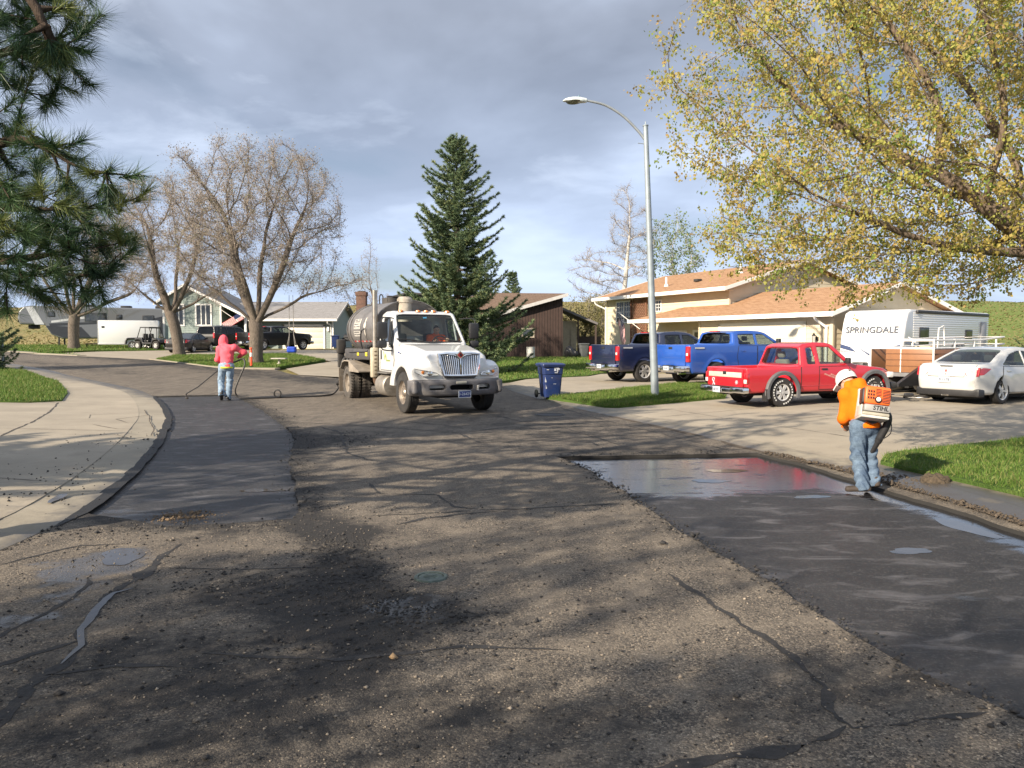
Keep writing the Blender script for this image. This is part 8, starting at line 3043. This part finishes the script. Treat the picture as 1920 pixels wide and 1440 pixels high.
# ---- wheeled bin
def wheelie(x, y, rz, label, group, marks=True):
 t = thing('wheelie_bin', label, 'bin', (x, y, Tz(x, y) + .03), rz, group)
 mb_ = mat('bin_blue', (.010, .028, .115), .42, var=.2, vs=3, dirt=.25)
 def ring(w, d, z, r=.06, oy=0):
  out = []
  for (sx, sy, a0) in ((1, 1, 0), (-1, 1, 90), (-1, -1, 180), (1, -1, 270)):
   for k in range(4):
    a = math.radians(a0 + 30 * k)
    out.append((sx * (w - r) + r * math.cos(a), oy + sy * (d - r) + r * math.sin(a), z))
  return out
 prof = [(.24, .27, .05), (.245, .28, .10), (.285, .33, .72), (.30, .345, .74), (.31, .36, .95), (.345, .40, .96), (.35, .405, 1.0)]
 V, F = [], []
 for (w, d, z) in prof:
  V += ring(w, d, z)
 n = 16
 for i in range(len(prof) - 1):
  for j in range(n):
   F.append((i * n + j, i * n + (j + 1) % n, (i + 1) * n + (j + 1) % n, (i + 1) * n + j))
 F.append(tuple(range(n))[::-1])
 MB().add(V, F).build('bin_body', mb_, t, 30)
 V, F = [], []
 for (w, d, z) in ((.352, .41, .995), (.365, .425, 1.0), (.36, .42, 1.035), (.30, .36, 1.06), (.0, .0, 1.068)):
  V += ring(max(w, .06), max(d, .06), z)
 for i in range(4):
  for j in range(n):
   F.append((i * n + j, i * n + (j + 1) % n, (i + 1) * n + (j + 1) % n, (i + 1) * n + j))
 MB().add(V, F).build('lid', mb_, t, 30)
 MB().tube([(-.28, .40, .97), (-.28, .50, .98), (.28, .50, .98), (.28, .40, .97)], .020, 7).build('handle', mb_, t)
 MB().tube([(-.33, .34, .12), (.33, .34, .12)], .018, 6).build('axle', M_DARK, t)
 for s in (-1, 1):
  MB().lathe([(0, -.03), (.11, -.03), (.125, -.015), (.125, .015), (.11, .03), (0, .03)], 18, 'x', (s * .33, .36, .125)).build('wheel', M_TYRE, t)
 if marks:
  wm = mat('bin_scuff', (.42, .44, .48), .7, var=.4, vs=20)
  s = MB()
  for (x0, z0, w, h_) in ((.02, .83, .05, .09), (.02, .90, .14, .025), (.10, .80, .035, .11), (.03, .77, .09, .02), (.13, .86, .05, .05), (-.22, .86, .07, .02)):
   s.box((x0, -.366, z0), (x0 + w, -.352, z0 + h_))
  s.build('worn_stamp', wm, t)['kind'] = 'stuff'
  s = MB()
  for (x0, z0, w, h_) in ((-.255, .50, .05, .16), (-.23, .30, .035, .20), (-.06, .62, .03, .015), (.0, .44, .09, .012)):
   s.box((x0, -.325 + (.62 - z0) * .08, z0), (x0 + w, -.30, z0 + h_))
  s.build('paint_scrape', wm, t)['kind'] = 'stuff'
 return t


wheelie(1.15, 23.1, .25, 'scuffed dark blue wheeled bin at the kerb near the street light', 'blue wheeled bins')
wheelie(-15.35, 67.0, .1, 'blue wheeled bin against the sage house garage corner', 'blue wheeled bins', False)
x, y = -14.3, 67.6
t = thing('barbecue', 'black covered barbecue trolley beside the distant blue bin', 'barbecue', (x, y, Tz(x, y) + .02))
MB().box((-.55, -.25, .55), (.55, .25, .85), bev=.05).lathe([(0, -.42), (.24, -.42), (.27, -.38), (.27, .38), (.24, .42), (0, .42)], 16, 'x', (0, 0, .90)).build('hood', M_BLACKP, t)
MB().box((-.75, -.22, .78), (-.55, .22, .82)).box((.55, -.22, .78), (.75, .22, .82)).build('side_shelf', M_BLACKP, t)
for (a, b) in ((-.5, -.2), (.5, -.2), (-.5, .2), (.5, .2)):
 MB().tube([(a, b, 0), (a, b, .6)], .025, 6).build('leg', M_BLACKP, t)
# ---- marker post
x, y = -12.95, 38.2
t = thing('marker_post', 'orange flexible marker post with a white band before the thick tree', 'marker post', (x, y, Tz(x, y) + .05))
MB().lathe([(.20, 0), (.20, .03), (.10, .06), (.06, .07)], 16).build('base', M_BLACKP, t)
MB().lathe([(.055, .06), (.06, .10), (.055, .78), (.035, .86), (.065, .90), (.06, .96), (0, .98)], 14).build('post', mat('marker_orange', (.85, .10, .035), .5), t)
MB().lathe([(.059, .52), (.062, .53), (.062, .70), (.059, .71)], 14).build('reflective_band', mat('band_white', (.75, .74, .72), .5), t)
# ---- swing and planter table on the island
x, y = -11.9, 41.6
g0 = Tz(x, y)
t = thing('swing', 'blue toddler swing hung on thin ropes from the long low limb', 'swing', (x, y, g0 + .62))
org, X, Y, Z = grid((-.28, -.22, 0), (.28, .22, .36), .02)
sdf_obj('seat', np.maximum(sd_box(X, Y, Z, (0, 0, .18), (.24, .18, .17), .08), -sd_box(X, Y, Z, (0, 0, .30), (.19, .13, .20), .05)), org, .02, mat('swing_blue', (.015, .06, .42), .4), t)
for (sx, sy) in ((-1, -1), (1, -1), (-1, 1), (1, 1)):
 MB().tube([(sx * .22, sy * .16, .30), (sx * .12, sy * .02, .95), (sx * .10, 0, 3.1)], .014, 5).build('rope', mat('rope_grey', (.28, .26, .24), .8), t)
x, y = -12.2, 40.3
t = thing('garden_table', 'small pale pedestal table on the lawn next to the swing', 'table', (x, y, Tz(x, y) + .06))
MB().box((-.38, -.22, .28), (.38, .22, .34), bev=.02).build('tabletop', mat('pale_stone', (.42, .39, .34), .85), t)
MB().lathe([(.16, 0), (.12, .05), (.05, .10), (.06, .28)], 12).build('leg', mat('pale_stone', (.42, .39, .34)), t)
# ---- iron covers
x, y = -.62, 5.78
t = thing('valve_cover', 'greenish iron valve cover set in the near road', 'cover', (x, y, 0))
mv = mat('iron_green', (.085, .110, .095), .6, .3, var=.4, vs=30, bump=.5, bs=80)
MB().lathe([(0, .004), (.088, .004), (.092, .008), (.0, .010)], 28).build('lid', mv, t)
MB().lathe([(.098, .0), (.100, .012), (.125, .012), (.130, .0)], 28, close=True).build('ring', mv, t)
for i in range(4):
 MB().box((-.055, -.004, .009), (.055, .004, .013), Rz(PI * i / 4)).build('rib', mv, t)
x, y = .93, 18.75
t = thing('manhole_cover', 'round dark manhole cover in the road between truck and kerb', 'cover', (x, y, 0))
mv = mat('iron_black', (.022, .021, .021), .55, .4, var=.3, vs=20)
MB().lathe([(0, .005), (.30, .005), (.305, .010), (0, .013)], 30).build('lid', mv, t)
MB().lathe([(.315, 0), (.32, .014), (.37, .014), (.38, 0)], 30, close=True).build('ring', mv, t)
# ---- soil spilt on the kerb
org, X, Y, Z = grid((4.75, 9.2, 0), (5.6, 10.1, .35), .025)
d = sd_ell(X, Y, Z, (5.3, 9.55, .04), (.19, .15, .10)) + .02 * np.sin(X * 41) * np.sin(Y * 37) + .012 * np.sin(X * 83 + Z * 60)
tag(sdf_obj('soil_heap', d, org, .025, mat('dark_soil', (.060, .045, .030), .95, var=.5, vs=25, bump=.9, bs=50)), 'small heap of dark soil and dead grass on the gutter', 'soil heap')
tag(stones('dirt_clod', np.array([(-.68, 4.28)]), .011, mat('tan_clod', (.36, .24, .13), .9), 0, 3), 'single pale tan clod lying on the near road', 'clod')['kind'] = 'thing'
# ---- bits against the brown house
x, y = 1.3, 53.6
t = thing('barrel', 'dented white barrel standing by the brown wall', 'barrel', (x, y, Tz(x, y) - .02))
MB().lathe([(.29, 0), (.30, .02), (.29, .28), (.305, .30), (.29, .32), (.29, .56), (.305, .58), (.29, .60), (.29, .84), (.30, .86)], 22).build('barrel_body', mat('barrel_white', (.60, .59, .55), .6, dirt=.4), t)
MB().lathe([(0, .82), (.28, .82), (.28, .85)], 20).build('lid', mat('barrel_white', (.6, .59, .55)), t)
MB().box((-.20, -.45, -.06), (.30, -.30, .18), bev=.04).build('stone', mat('pale_stone', (.42, .39, .34)), None).location = (-1.3, 54.6, Tz(-1, 54))
st_ = bpy.data.objects['stone']
tag(st_, 'pale block at the foot of the brown wall', 'block')
x, y = 4.25, 54.9
org, X, Y, Z = grid((-.55, -.4, 0), (.5, .4, 1.15), .04)
d = smin(sd_ell(X, Y, Z, (-.15, 0, .42), (.36, .32, .48)), sd_ell(X, Y, Z, (.15, -.05, .30), (.33, .30, .34)), .1) + .03 * np.sin(X * 23 + Z * 9) * np.sin(Y * 19 + 1)
b_ = tag(sdf_obj('refuse_bag', np.maximum(d, -Z), org, .04, mat('bag_black', (.018, .018, .020), .35, bump=.6, bs=30)), 'heap of glossy black refuse bags by the brown house corner', 'bags')
b_.location = (x, y, Tz(x, y) - .03)
wb = copy_tree(bpy.data.objects['wheelie_bin.001'])
wb.location = (5.15, 55.2, Tz(5.1, 55) + .0)
tag(wb, 'grey wheeled bin among the bags by the brown house', 'bin', 'bins by the brown house')
for o in wb.children_recursive:
 for s_ in o.material_slots:
  s_.link = 'OBJECT'
  s_.material = mat('bin_grey', (.09, .095, .10), .6)
# ---- fence post at the far pavement
x, y = -24.75, 37.4
t = thing('fence', 'galvanised chain-link fence end post beyond the grass', 'fence', (x, y, Tz(x, y)))
MB().tube([(0, 0, 0), (0, 0, 1.55)], .06, 10).lathe([(.07, 0), (.03, .06), (0, .07)], 10, at=(0, 0, 1.55)).build('post', M_GALV, t)
MB().tube([(0, 0, 1.48), (-3.5, 1.0, 1.48)], .028, 6).tube([(0, 0, .10), (-3.5, 1.0, .10)], .015, 6).build('rail', M_GALV, t)
mesh = MB()
for i in range(24):
 for s_ in (-1, 1):
  a, b = i * .15, i * .15 + s_ * 1.38
  lo, hi = max(0, min(a, b)), min(3.5, max(a, b))
  za = .10 + (lo - a) / (b - a) * 1.38 if b != a else .1
  zb = .10 + (hi - a) / (b - a) * 1.38
  if hi > lo:
   mesh.tube([(-lo * .96, lo * .275, za), (-hi * .96, hi * .275, zb)], .008, 3, False)
mesh.build('wire_mesh', M_GALV, t)['kind'] = 'stuff'


# ---- travel trailer by the tan garage
def caravan():
 fr = Vector((12.78, 27.45, 0))
 hd = math.atan2(-.63, -.775)
 t = thing('travel_trailer', 'white travel trailer with ribbed sides parked beyond the brown boat', 'caravan', (fr.x, fr.y, .22), hd)
 W = paint('caravan_white', (.72, .71, .68), dirt=.08, rough=.35)
 org, X, Y, Z = grid((-7.7, -1.2, .4), (.15, 1.2, 2.85), .035)
 P = [(-.02, .58), (.05, .75), (.06, 1.15), (-.02, 1.75), (-.14, 2.25), (-.30, 2.60), (-.55, 2.70), (-7.6, 2.72), (-7.6, .55)]
 d = rmax(poly_sd(P, X[:, 0, :], Z[:, 0, :])[:, None, :], np.abs(Y) - 1.13, .07)
 sdf_obj('body', d, org, .035, W, t, 40)
 rb = MB()
 for i in range(24):
  z = .66 + i * .082
  rb.box((-7.55, 1.128, z), (-.75, 1.139, z + .05), bev=.004)
 rb.build('side_rib', W, t)['kind'] = 'stuff'
 MB().box((-7.4, 1.13, 2.56), (-.9, 1.22, 2.68), bev=.03).build('awning', M_BLACKP, t)
 w = MB().box((-1.98, 1.138, 1.36), (-1.20, 1.16, 2.08), bev=.01).build('window', M_BLACKP, t)
 MB().box((-1.93, 1.158, 1.41), (-1.25, 1.165, 2.03)).build('pane', M_PANE, w)
 w = MB().box((-5.9, 1.138, 1.62), (-5.25, 1.16, 2.02), bev=.01).build('window', M_BLACKP, t)
 MB().box((-5.85, 1.158, 1.67), (-5.3, 1.165, 1.97)).build('pane', M_PANE, w)
 MB().box((-7.3, 1.135, .75), (-6.75, 1.16, 2.35), bev=.01).build('door', mat('door_shade', (.30, .30, .31), .5), t)

 def fx(z):
  zs = [.75, 1.15, 1.75, 2.25, 2.6]
  xs = [.05, .06, -.02, -.14, -.30]
  return float(np.interp(z, zs, xs)) + .035
 nav = mat('swoosh_navy', (.035, .055, .13), .35)
 sil = mat('swoosh_silver', (.30, .33, .38), .35)

 def decal(pts, m, nm='swoosh'):
  V = [(fx(z), y, z) for (y, z) in pts]
  MB().add(V, [tuple(range(len(V)))]).build(nm, m, t)
 for s in (-1, 1):
  decal([(s * .48, 1.20), (s * .72, 1.38), (s * 1.08, 1.48), (s * 1.08, 1.34), (s * .78, 1.26)], nav)
  decal([(s * .62, 1.19), (s * .86, 1.24), (s * 1.08, 1.29), (s * 1.08, 1.21)], sil)
 V = []
 decal([(.42, 1.36), (.0, 1.10), (-.42, 1.36), (-.30, 1.33), (.0, 1.17), (.30, 1.33)], sil)
 decal([(.36, 1.31), (.0, 1.07), (-.36, 1.31), (.0, 1.125)], nav)
 MB().add([(-.70, 1.146, 1.20), (-.25, 1.146, 1.33), (-.02, 1.146, 1.36), (-.02, 1.146, 1.20)], [(0, 1, 2, 3)]).build('swoosh', nav, t)
 MB().add([(-1.15, 1.146, 1.42), (-.70, 1.146, 1.56), (-.12, 1.146, 1.60), (-.12, 1.146, 1.50), (-.6, 1.146, 1.44)], [(0, 1, 2, 3, 4)]).build('swoosh', sil, t)
 up = Vector((-.14 + .02, 0, .5)).normalized()
 lettering('SPRINGDALE', .33, mat('brand_grey', (.060, .070, .095), .4), t, (fx(1.98) + .012, 0, 1.98), (0, 1, 0), up, .004, bold=.003)
 lettering('SPRINGDALE', .22, mat('brand_grey', (.085, .10, .13)), t, (-4.6, 1.150, 1.42), (-1, 0, 0), (0, 0, 1), .003)
 MB().tube([(.1, -.6, .52), (1.15, 0, .50), (.1, .6, .52)], .05, 6).box((.55, -.22, .5), (.95, .22, .85), bev=.05).build('hitch', M_BLACKP, t)
 MB().box((-7.4, -.9, .40), (0, .9, .58)).build('chassis', M_DARK, t)
 for x in (-4.0, -4.85):
  for s in (-1, 1):
   wheel(t, x, s * 1.0, .34, .34, .22, .19, s, 5)


caravan()


# ---- pontoon boat with brown fencing, on its trailer
def pontoon():
 c = Vector((12.05, 22.0, 0))
 t = thing('pontoon_boat', 'brown panelled pontoon boat with white rails behind the white sedan', 'boat', (c.x, c.y, Tz(c.x, c.y)), math.atan2(.60, .80))
 br = mat('fence_brown', (.255, .115, .050), .45, var=.06, dirt=.15)
 wh = mat('rail_white', (.74, .72, .68), .45)
 L, Wd, z0, z1 = 5.6, 1.85, .70, 1.38
 def pan(lo, hi):
  return MB().box(lo, hi, bev=.01)
 # stern/bow panel (faces the street) and the long side
 for lo, hi in (((-.02, .0, z0), (.03, Wd * .74, z1)), ((0, -.02, z0), (2.6, .03, z1)), ((3.3, -.02, z0), (L, .03, z1)), ((0, Wd - .03, z0), (L, Wd + .02, z1)), ((L - .03, 0, z0), (L + .02, Wd, z1))):
  p = pan(lo, hi).build('side_panel', br, t)
 for z in (z0 + .18, z0 + .36, z0 + .54):
  MB().box((-.035, .02, z), (-.018, Wd * .74, z + .018)).box((0, -.035, z), (2.6, -.018, z + .018)).build('panel_crease', mat('crease_dark', (.15, .065, .03), .5), t)
 r = MB()
 for z in (z1 + .03, z1 + .26):
  r.tube([(0, Wd, z), (0, 0, z), (L * .55, 0, z + .02), (L, .3, z + .12), (L, Wd - .3, z + .12), (0, Wd, z)], .03, 6)
 for (a, b) in ((0, 0), (0, Wd * .5), (0, Wd), (1.3, 0), (2.6, 0), (4.2, 0), (2.6, Wd)):
  r.tube([(a, b, z0), (a, b, z1 + .30)], .028, 6)
 r.build('rail', wh, t)
 MB().box((-.1, -.05, z0 - .12), (L + .1, Wd + .05, z0 - .01)).build('deck', mat('deck_grey', (.16, .16, .165), .6), t)
 for y in (.38, Wd - .38):
  MB().lathe([(0, -.25), (.20, .05), (.27, .4), (.27, L - .5), (.15, L), (0, L + .2)], 18, 'x', (0, y, .36)).build('pontoon', mat('pontoon_alu', (.17, .175, .18), .45, .7), t)
 MB().box((.9, .5, z0), (1.5, 1.0, z1 + .10), bev=.06).box((2.2, .4, z0), (3.4, .9, z0 + .55), bev=.06).build('seat', mat('tan_vinyl', (.45, .36, .25), .6), t)
 MB().tube([(1.0, .35, z1), (1.05, .35, z1 + .62), (1.35, .35, z1 + .70), (1.45, .35, z1 + .1)], .018, 6).tube([(.6, .8, z1 + .2), (.8, 1.1, z1 + .35), (1.2, 1.2, z1 + .2)], .02, 6).build('grab_rail', wh, t)
 # outboard bracket and trailer frame
 MB().box((-.15, .6, .25), (5.2, .72, .36)).box((-.15, 1.45, .25), (5.2, 1.57, .36)).box((2.2, 0, .22), (2.35, Wd, .34)).build('trailer_frame', M_DARK, t)
 MB().add([(-1.25, .35, .34), (.3, .30, .34), (.3, .30, .86), (-.1, .30, .86), (-1.25, .35, .42), (-1.25, .45, .34), (.3, .40, .34), (.3, .40, .86), (-.1, .40, .86), (-1.25, .45, .42)], [(0, 1, 2, 3, 4), (9, 8, 7, 6, 5), (0, 5, 6, 1), (1, 6, 7, 2), (2, 7, 8, 3), (3, 8, 9, 4), (4, 9, 5, 0)]).build('trailer_tongue', mat('frame_black', (.022, .022, .025), .5), t)
 MB().lathe([(0, -.1), (.16, -.1), (.19, -.06), (.19, .06), (.16, .1), (0, .1)], 18, 'y', (.25, 1.5, .62)).box((-.2, 1.3, .35), (.5, 1.7, .8), bev=.08).build('outboard_motor', M_BLACKP, t)
 for s in (0, 1):
  wheel(t, 2.9, .05 if s == 0 else Wd - .05, .30, .30, .20, .18, -1 if s == 0 else 1, 5)


pontoon()


def bicycle():
 c = Vector((10.95, 20.75, 0))
 t = thing('bicycle', 'bicycle lying flat on the drive between red pickup and white sedan', 'bicycle', (c.x, c.y, Tz(c.x, c.y) + .08), math.radians(170))
 bk = mat('bike_black', (.02, .02, .022), .35)
 for x in (0, 1.02):
  a = np.linspace(0, 2 * PI, 28)
  w = MB().tube([(x + .32 * math.cos(q), .32 * math.sin(q), .05 + .05 * math.sin(q)) for q in a], .024, 6, False).build('tyre', M_TYRE, t)
  s = MB().tube([(x + .29 * math.cos(q), .29 * math.sin(q), .05 + .045 * math.sin(q)) for q in a], .010, 5, False)
  for q in a[::2]:
   s.tube([(x, 0, .05), (x + .29 * math.cos(q), .29 * math.sin(q), .05 + .045 * math.sin(q))], .0025, 3, False)
  s.build('rim', M_ALU, w)
 f = MB()
 for p, q in (((0, 0, .06), (.45, -.02, .10)), ((0, 0, .06), (.38, .50, .14)), ((.45, -.02, .10), (.38, .52, .14)), ((.45, -.02, .10), (.86, .48, .14)), ((.38, .46, .14), (.86, .52, .14)), ((1.02, 0, .06), (.84, .60, .16))):
  f.tube([p, q], .019, 6)
 f.build('frame', mat('bike_paint', (.20, .19, .17), .35), t)
 MB().tube([(.78, .66, -.10), (.86, .63, .16), (.86, .64, .44)], .014, 6).build('handlebar', M_BLACKP, t)
 MB().box((.26, .52, .09), (.50, .60, .19), bev=.03).build('saddle', bk, t)


bicycle()


# ---- far-off trailers and buggy
def fifth_wheel():
 x, y = -42.2, 70.5
 t = thing('fifth_wheel_camper', 'long grey fifth-wheel camper with a raised nose near the grass hill', 'caravan', (x, y, Tz(x, y)), math.atan2(-.28, -.96))
 g = paint('camper_grey', (.125, .132, .140), dirt=.1)
 org, X, Y, Z = grid((-11.5, -1.3, .6), (2.4, 1.3, 3.8), .055)
 P = [(2.1, 2.0), (2.28, 2.5), (2.15, 3.2), (1.75, 3.62), (1.2, 3.70), (-11.2, 3.52), (-11.2, .80), (-1.2, .72), (-.35, 1.1), (.15, 1.95)]
 sdf_obj('body', rmax(poly_sd(P, X[:, 0, :], Z[:, 0, :])[:, None, :], np.abs(Y) - 1.22, .14), org, .055, g, t, 40)
 silver = mat('camper_silver', (.44, .46, .48), .4)
 dk = mat('camper_dark', (.030, .034, .042), .35)
 for s in (1,):
  for P, m in (([(.15, 2.0), (.9, 2.0), (1.6, 3.55), (1.0, 3.6)], silver), ([(-.4, 2.35), (-4.2, 2.9), (-4.2, 2.72), (-.4, 2.15)], silver), ([(-.2, 2.1), (-6, 2.35), (-6, 2.2), (-.3, 1.85)], dk), ([(-1.3, .85), (-.4, 1.2), (.05, 1.9), (-2.8, 1.8), (-3.6, .85)], dk), ([(-7.2, 2.2), (-11.1, 3.2), (-11.1, 1.2), (-8, 1.2)], dk)):
   MB().add([(p[0], s * 1.232, p[1]) for p in P], [tuple(range(len(P)))]).build('stripe', m, t)
  for (a, b, c_, d_) in ((-4.9, 2.3, -3.1, 3.1), (-8.9, 2.25, -7.9, 2.9), (-6.2, 2.5, -5.7, 2.95), (-.7, 2.7, -.1, 3.2)):
   w = MB().box((a, s * 1.225, b), (c_, s * 1.25, d_), bev=.01).build('window', M_BLACKP, t)
   MB().box((a + .06, s * 1.251, b + .06), (c_ - .06, s * 1.256, d_ - .06)).build('pane', M_PANE, w)
 for (a, b, h_) in ((-3.2, -.3, .28), (-6.4, .2, .18), (-9.3, -.2, .22)):
  MB().box((a - .45, b - .4, 3.55), (a + .45, b + .4, 3.62 + h_), bev=.08).build('roof_unit', M_BLACKP, t)
 V = [(2.20, -1.0, 2.2), (2.20, 1.0, 2.2), (2.10, 1.0, 3.25), (2.10, -1.0, 3.25)]
 MB().add([(v[0] + .12, v[1], v[2]) for v in V], [(0, 1, 2, 3)]).build('nose_panel', mat('nose_slate', (.075, .080, .10), .35), t)
 MB().add([(2.335, y_, z_) for (y_, z_) in ((.7, 2.75), (0, 2.5), (-.7, 2.75), (-.7, 2.85), (0, 2.62), (.7, 2.85))], [(0, 1, 2, 3, 4, 5)]).build('nose_chevron', silver, t)
 MB().box((.9, -.35, 1.62), (1.7, .35, 1.98), bev=.05).build('hitch', M_BLACKP, t)
 for (a, s) in ((-.9, 1), (-.9, -1), (-9.5, 1), (-9.5, -1)):
  MB().box((a - .06, s * .9 - .06, -.05), (a + .06, s * .9 + .06, .85)).build('leg', M_BLACKP, t)
 for x_ in (-6.5, -7.4):
  for s in (-1, 1):
   wheel(t, x_, s * 1.05, .40, .40, .24, .22, s, 5)


fifth_wheel()


def cargo(x, y, L, Hh, az, label, wheels=True):
 t = thing('cargo_trailer', label, 'trailer', (x, y, Tz(x, y)), az, 'white box trailers by the grass hill')
 w = paint('cargo_white', (.66, .67, .66), dirt=.08)
 MB().box((-L, -1.0, .38), (0, 1.0, .38 + Hh), bev=.05).build('body', w, t)
 MB().box((-L, -1.012, .36), (.01, 1.012, .50), bev=.01).box((-.02, -1.012, .4), (.015, -.95, .38 + Hh)).box((-.02, .95, .4), (.015, 1.012, .38 + Hh)).build('trim', M_ALU, t)
 MB().tube([(0, -.6, .42), (1.1, 0, .42), (0, .6, .42)], .05, 6).tube([(1.0, 0, .42), (1.0, 0, 0)], .04, 6).build('tongue', M_DARK, t)
 MB().box((-.5, 1.005, 1.75), (-.3, 1.02, 1.9)).build('vent', M_BLACKP, t)
 for s in (-1, 1):
  MB().tube(bez([(-L * .45, s * 1.05, .40), (-L * .47, s * 1.05, .80), (-L * .55, s * 1.05, .86), (-L * .77, s * 1.05, .86), (-L * .83, s * 1.05, .80), (-L * .85, s * 1.05, .40)], 4), .09, 6).build('mudguard', M_BLACKP, t)
  for x_ in (-L * .56, -L * .74):
   wheel(t, x_, s * 1.02, .33, .33, .2, .19, s, 5)


cargo(-34.7, 64.9, 4.6, 2.0, math.atan2(-.32, -.95), 'larger white box trailer before the grey camper')
cargo(-30.0, 67.6, 3.2, 1.9, math.atan2(-.32, -.95), 'smaller white box trailer peeping out behind the black buggy')


def buggy():
 x, y = -29.3, 62.9
 t = thing('utility_buggy', 'black open side-by-side buggy with roll cage by the white trailers', 'buggy', (x, y, Tz(x, y)), math.radians(-20))
 org, X, Y, Z = grid((-1.4, -.75, .3), (1.5, .75, 1.2), .04)
 P = [(-1.3, .5), (-1.3, .95), (-.5, 1.0), (-.4, .6), (.4, .6), (.5, .95), (1.3, .80), (1.4, .55), (1.2, .4), (-1.2, .4)]
 d = rmax(poly_sd(P, X[:, 0, :], Z[:, 0, :])[:, None, :], np.abs(Y) - .68, .06)
 for xw in (-.95, .95):
  d = np.maximum(d, -np.maximum(np.hypot(X - xw, Z - .36) - .44, .4 - np.abs(Y)))
 sdf_obj('body', d, org, .04, P_BLACK, t)
 c = MB()
 for s in (-.6, .6):
  c.tube([(.55, s, .92), (.2, s, 1.75), (-.7, s, 1.80), (-1.05, s, .95)], .035, 6).tube([(-.2, s, .6), (-.2, s, 1.78)], .03, 6)
 for (a, z) in ((.2, 1.75), (-.7, 1.80)):
  c.tube([(a, -.6, z), (a, .6, z)], .035, 6)
 c.build('roll_cage', M_BLACKP, t)
 MB().box((-.75, -.62, 1.80), (.25, .62, 1.85), bev=.02).build('canopy', M_BLACKP, t)
 for s in (-.3, .3):
  MB().box((-.45, s - .24, .6), (0, s + .24, .78), bev=.04).box((-.55, s - .24, .7), (-.42, s + .24, 1.3), bev=.04).build('seat', M_BLACKP, t)
 for xw in (-.95, .95):
  for s in (-1, 1):
   wheel(t, xw, s * .62, .36, .36, .26, .18, s, 6)


buggy()

# ---- the street trees along the near pavement that shade the road
for i, (x, y, k, r) in enumerate(((-6.5, .1, .60, .45), (-3.0, -1.6, .55, .4))):
 c = copy_tree(bpy.data.objects['maple_tree'])
 c.location = (x, y, .03)
 c.scale = (k, k, k)
 c.rotation_euler = (0, 0, r)
 tag(c, ('leafing maple of the near pavement whose crown dapples the cracked road', 'second leafing maple further up the near pavement')[i], 'tree', 'street trees along the near pavement')
c = copy_tree(bpy.data.objects['spruce_tree'])
c.location = (-12.4, 6.6, .1)
c.scale = (1, 1, 1.1)
c.rotation_euler = (0, 0, 2)
tag(c, 'tall spruce on the near lawn casting the long shade across the road', 'tree')
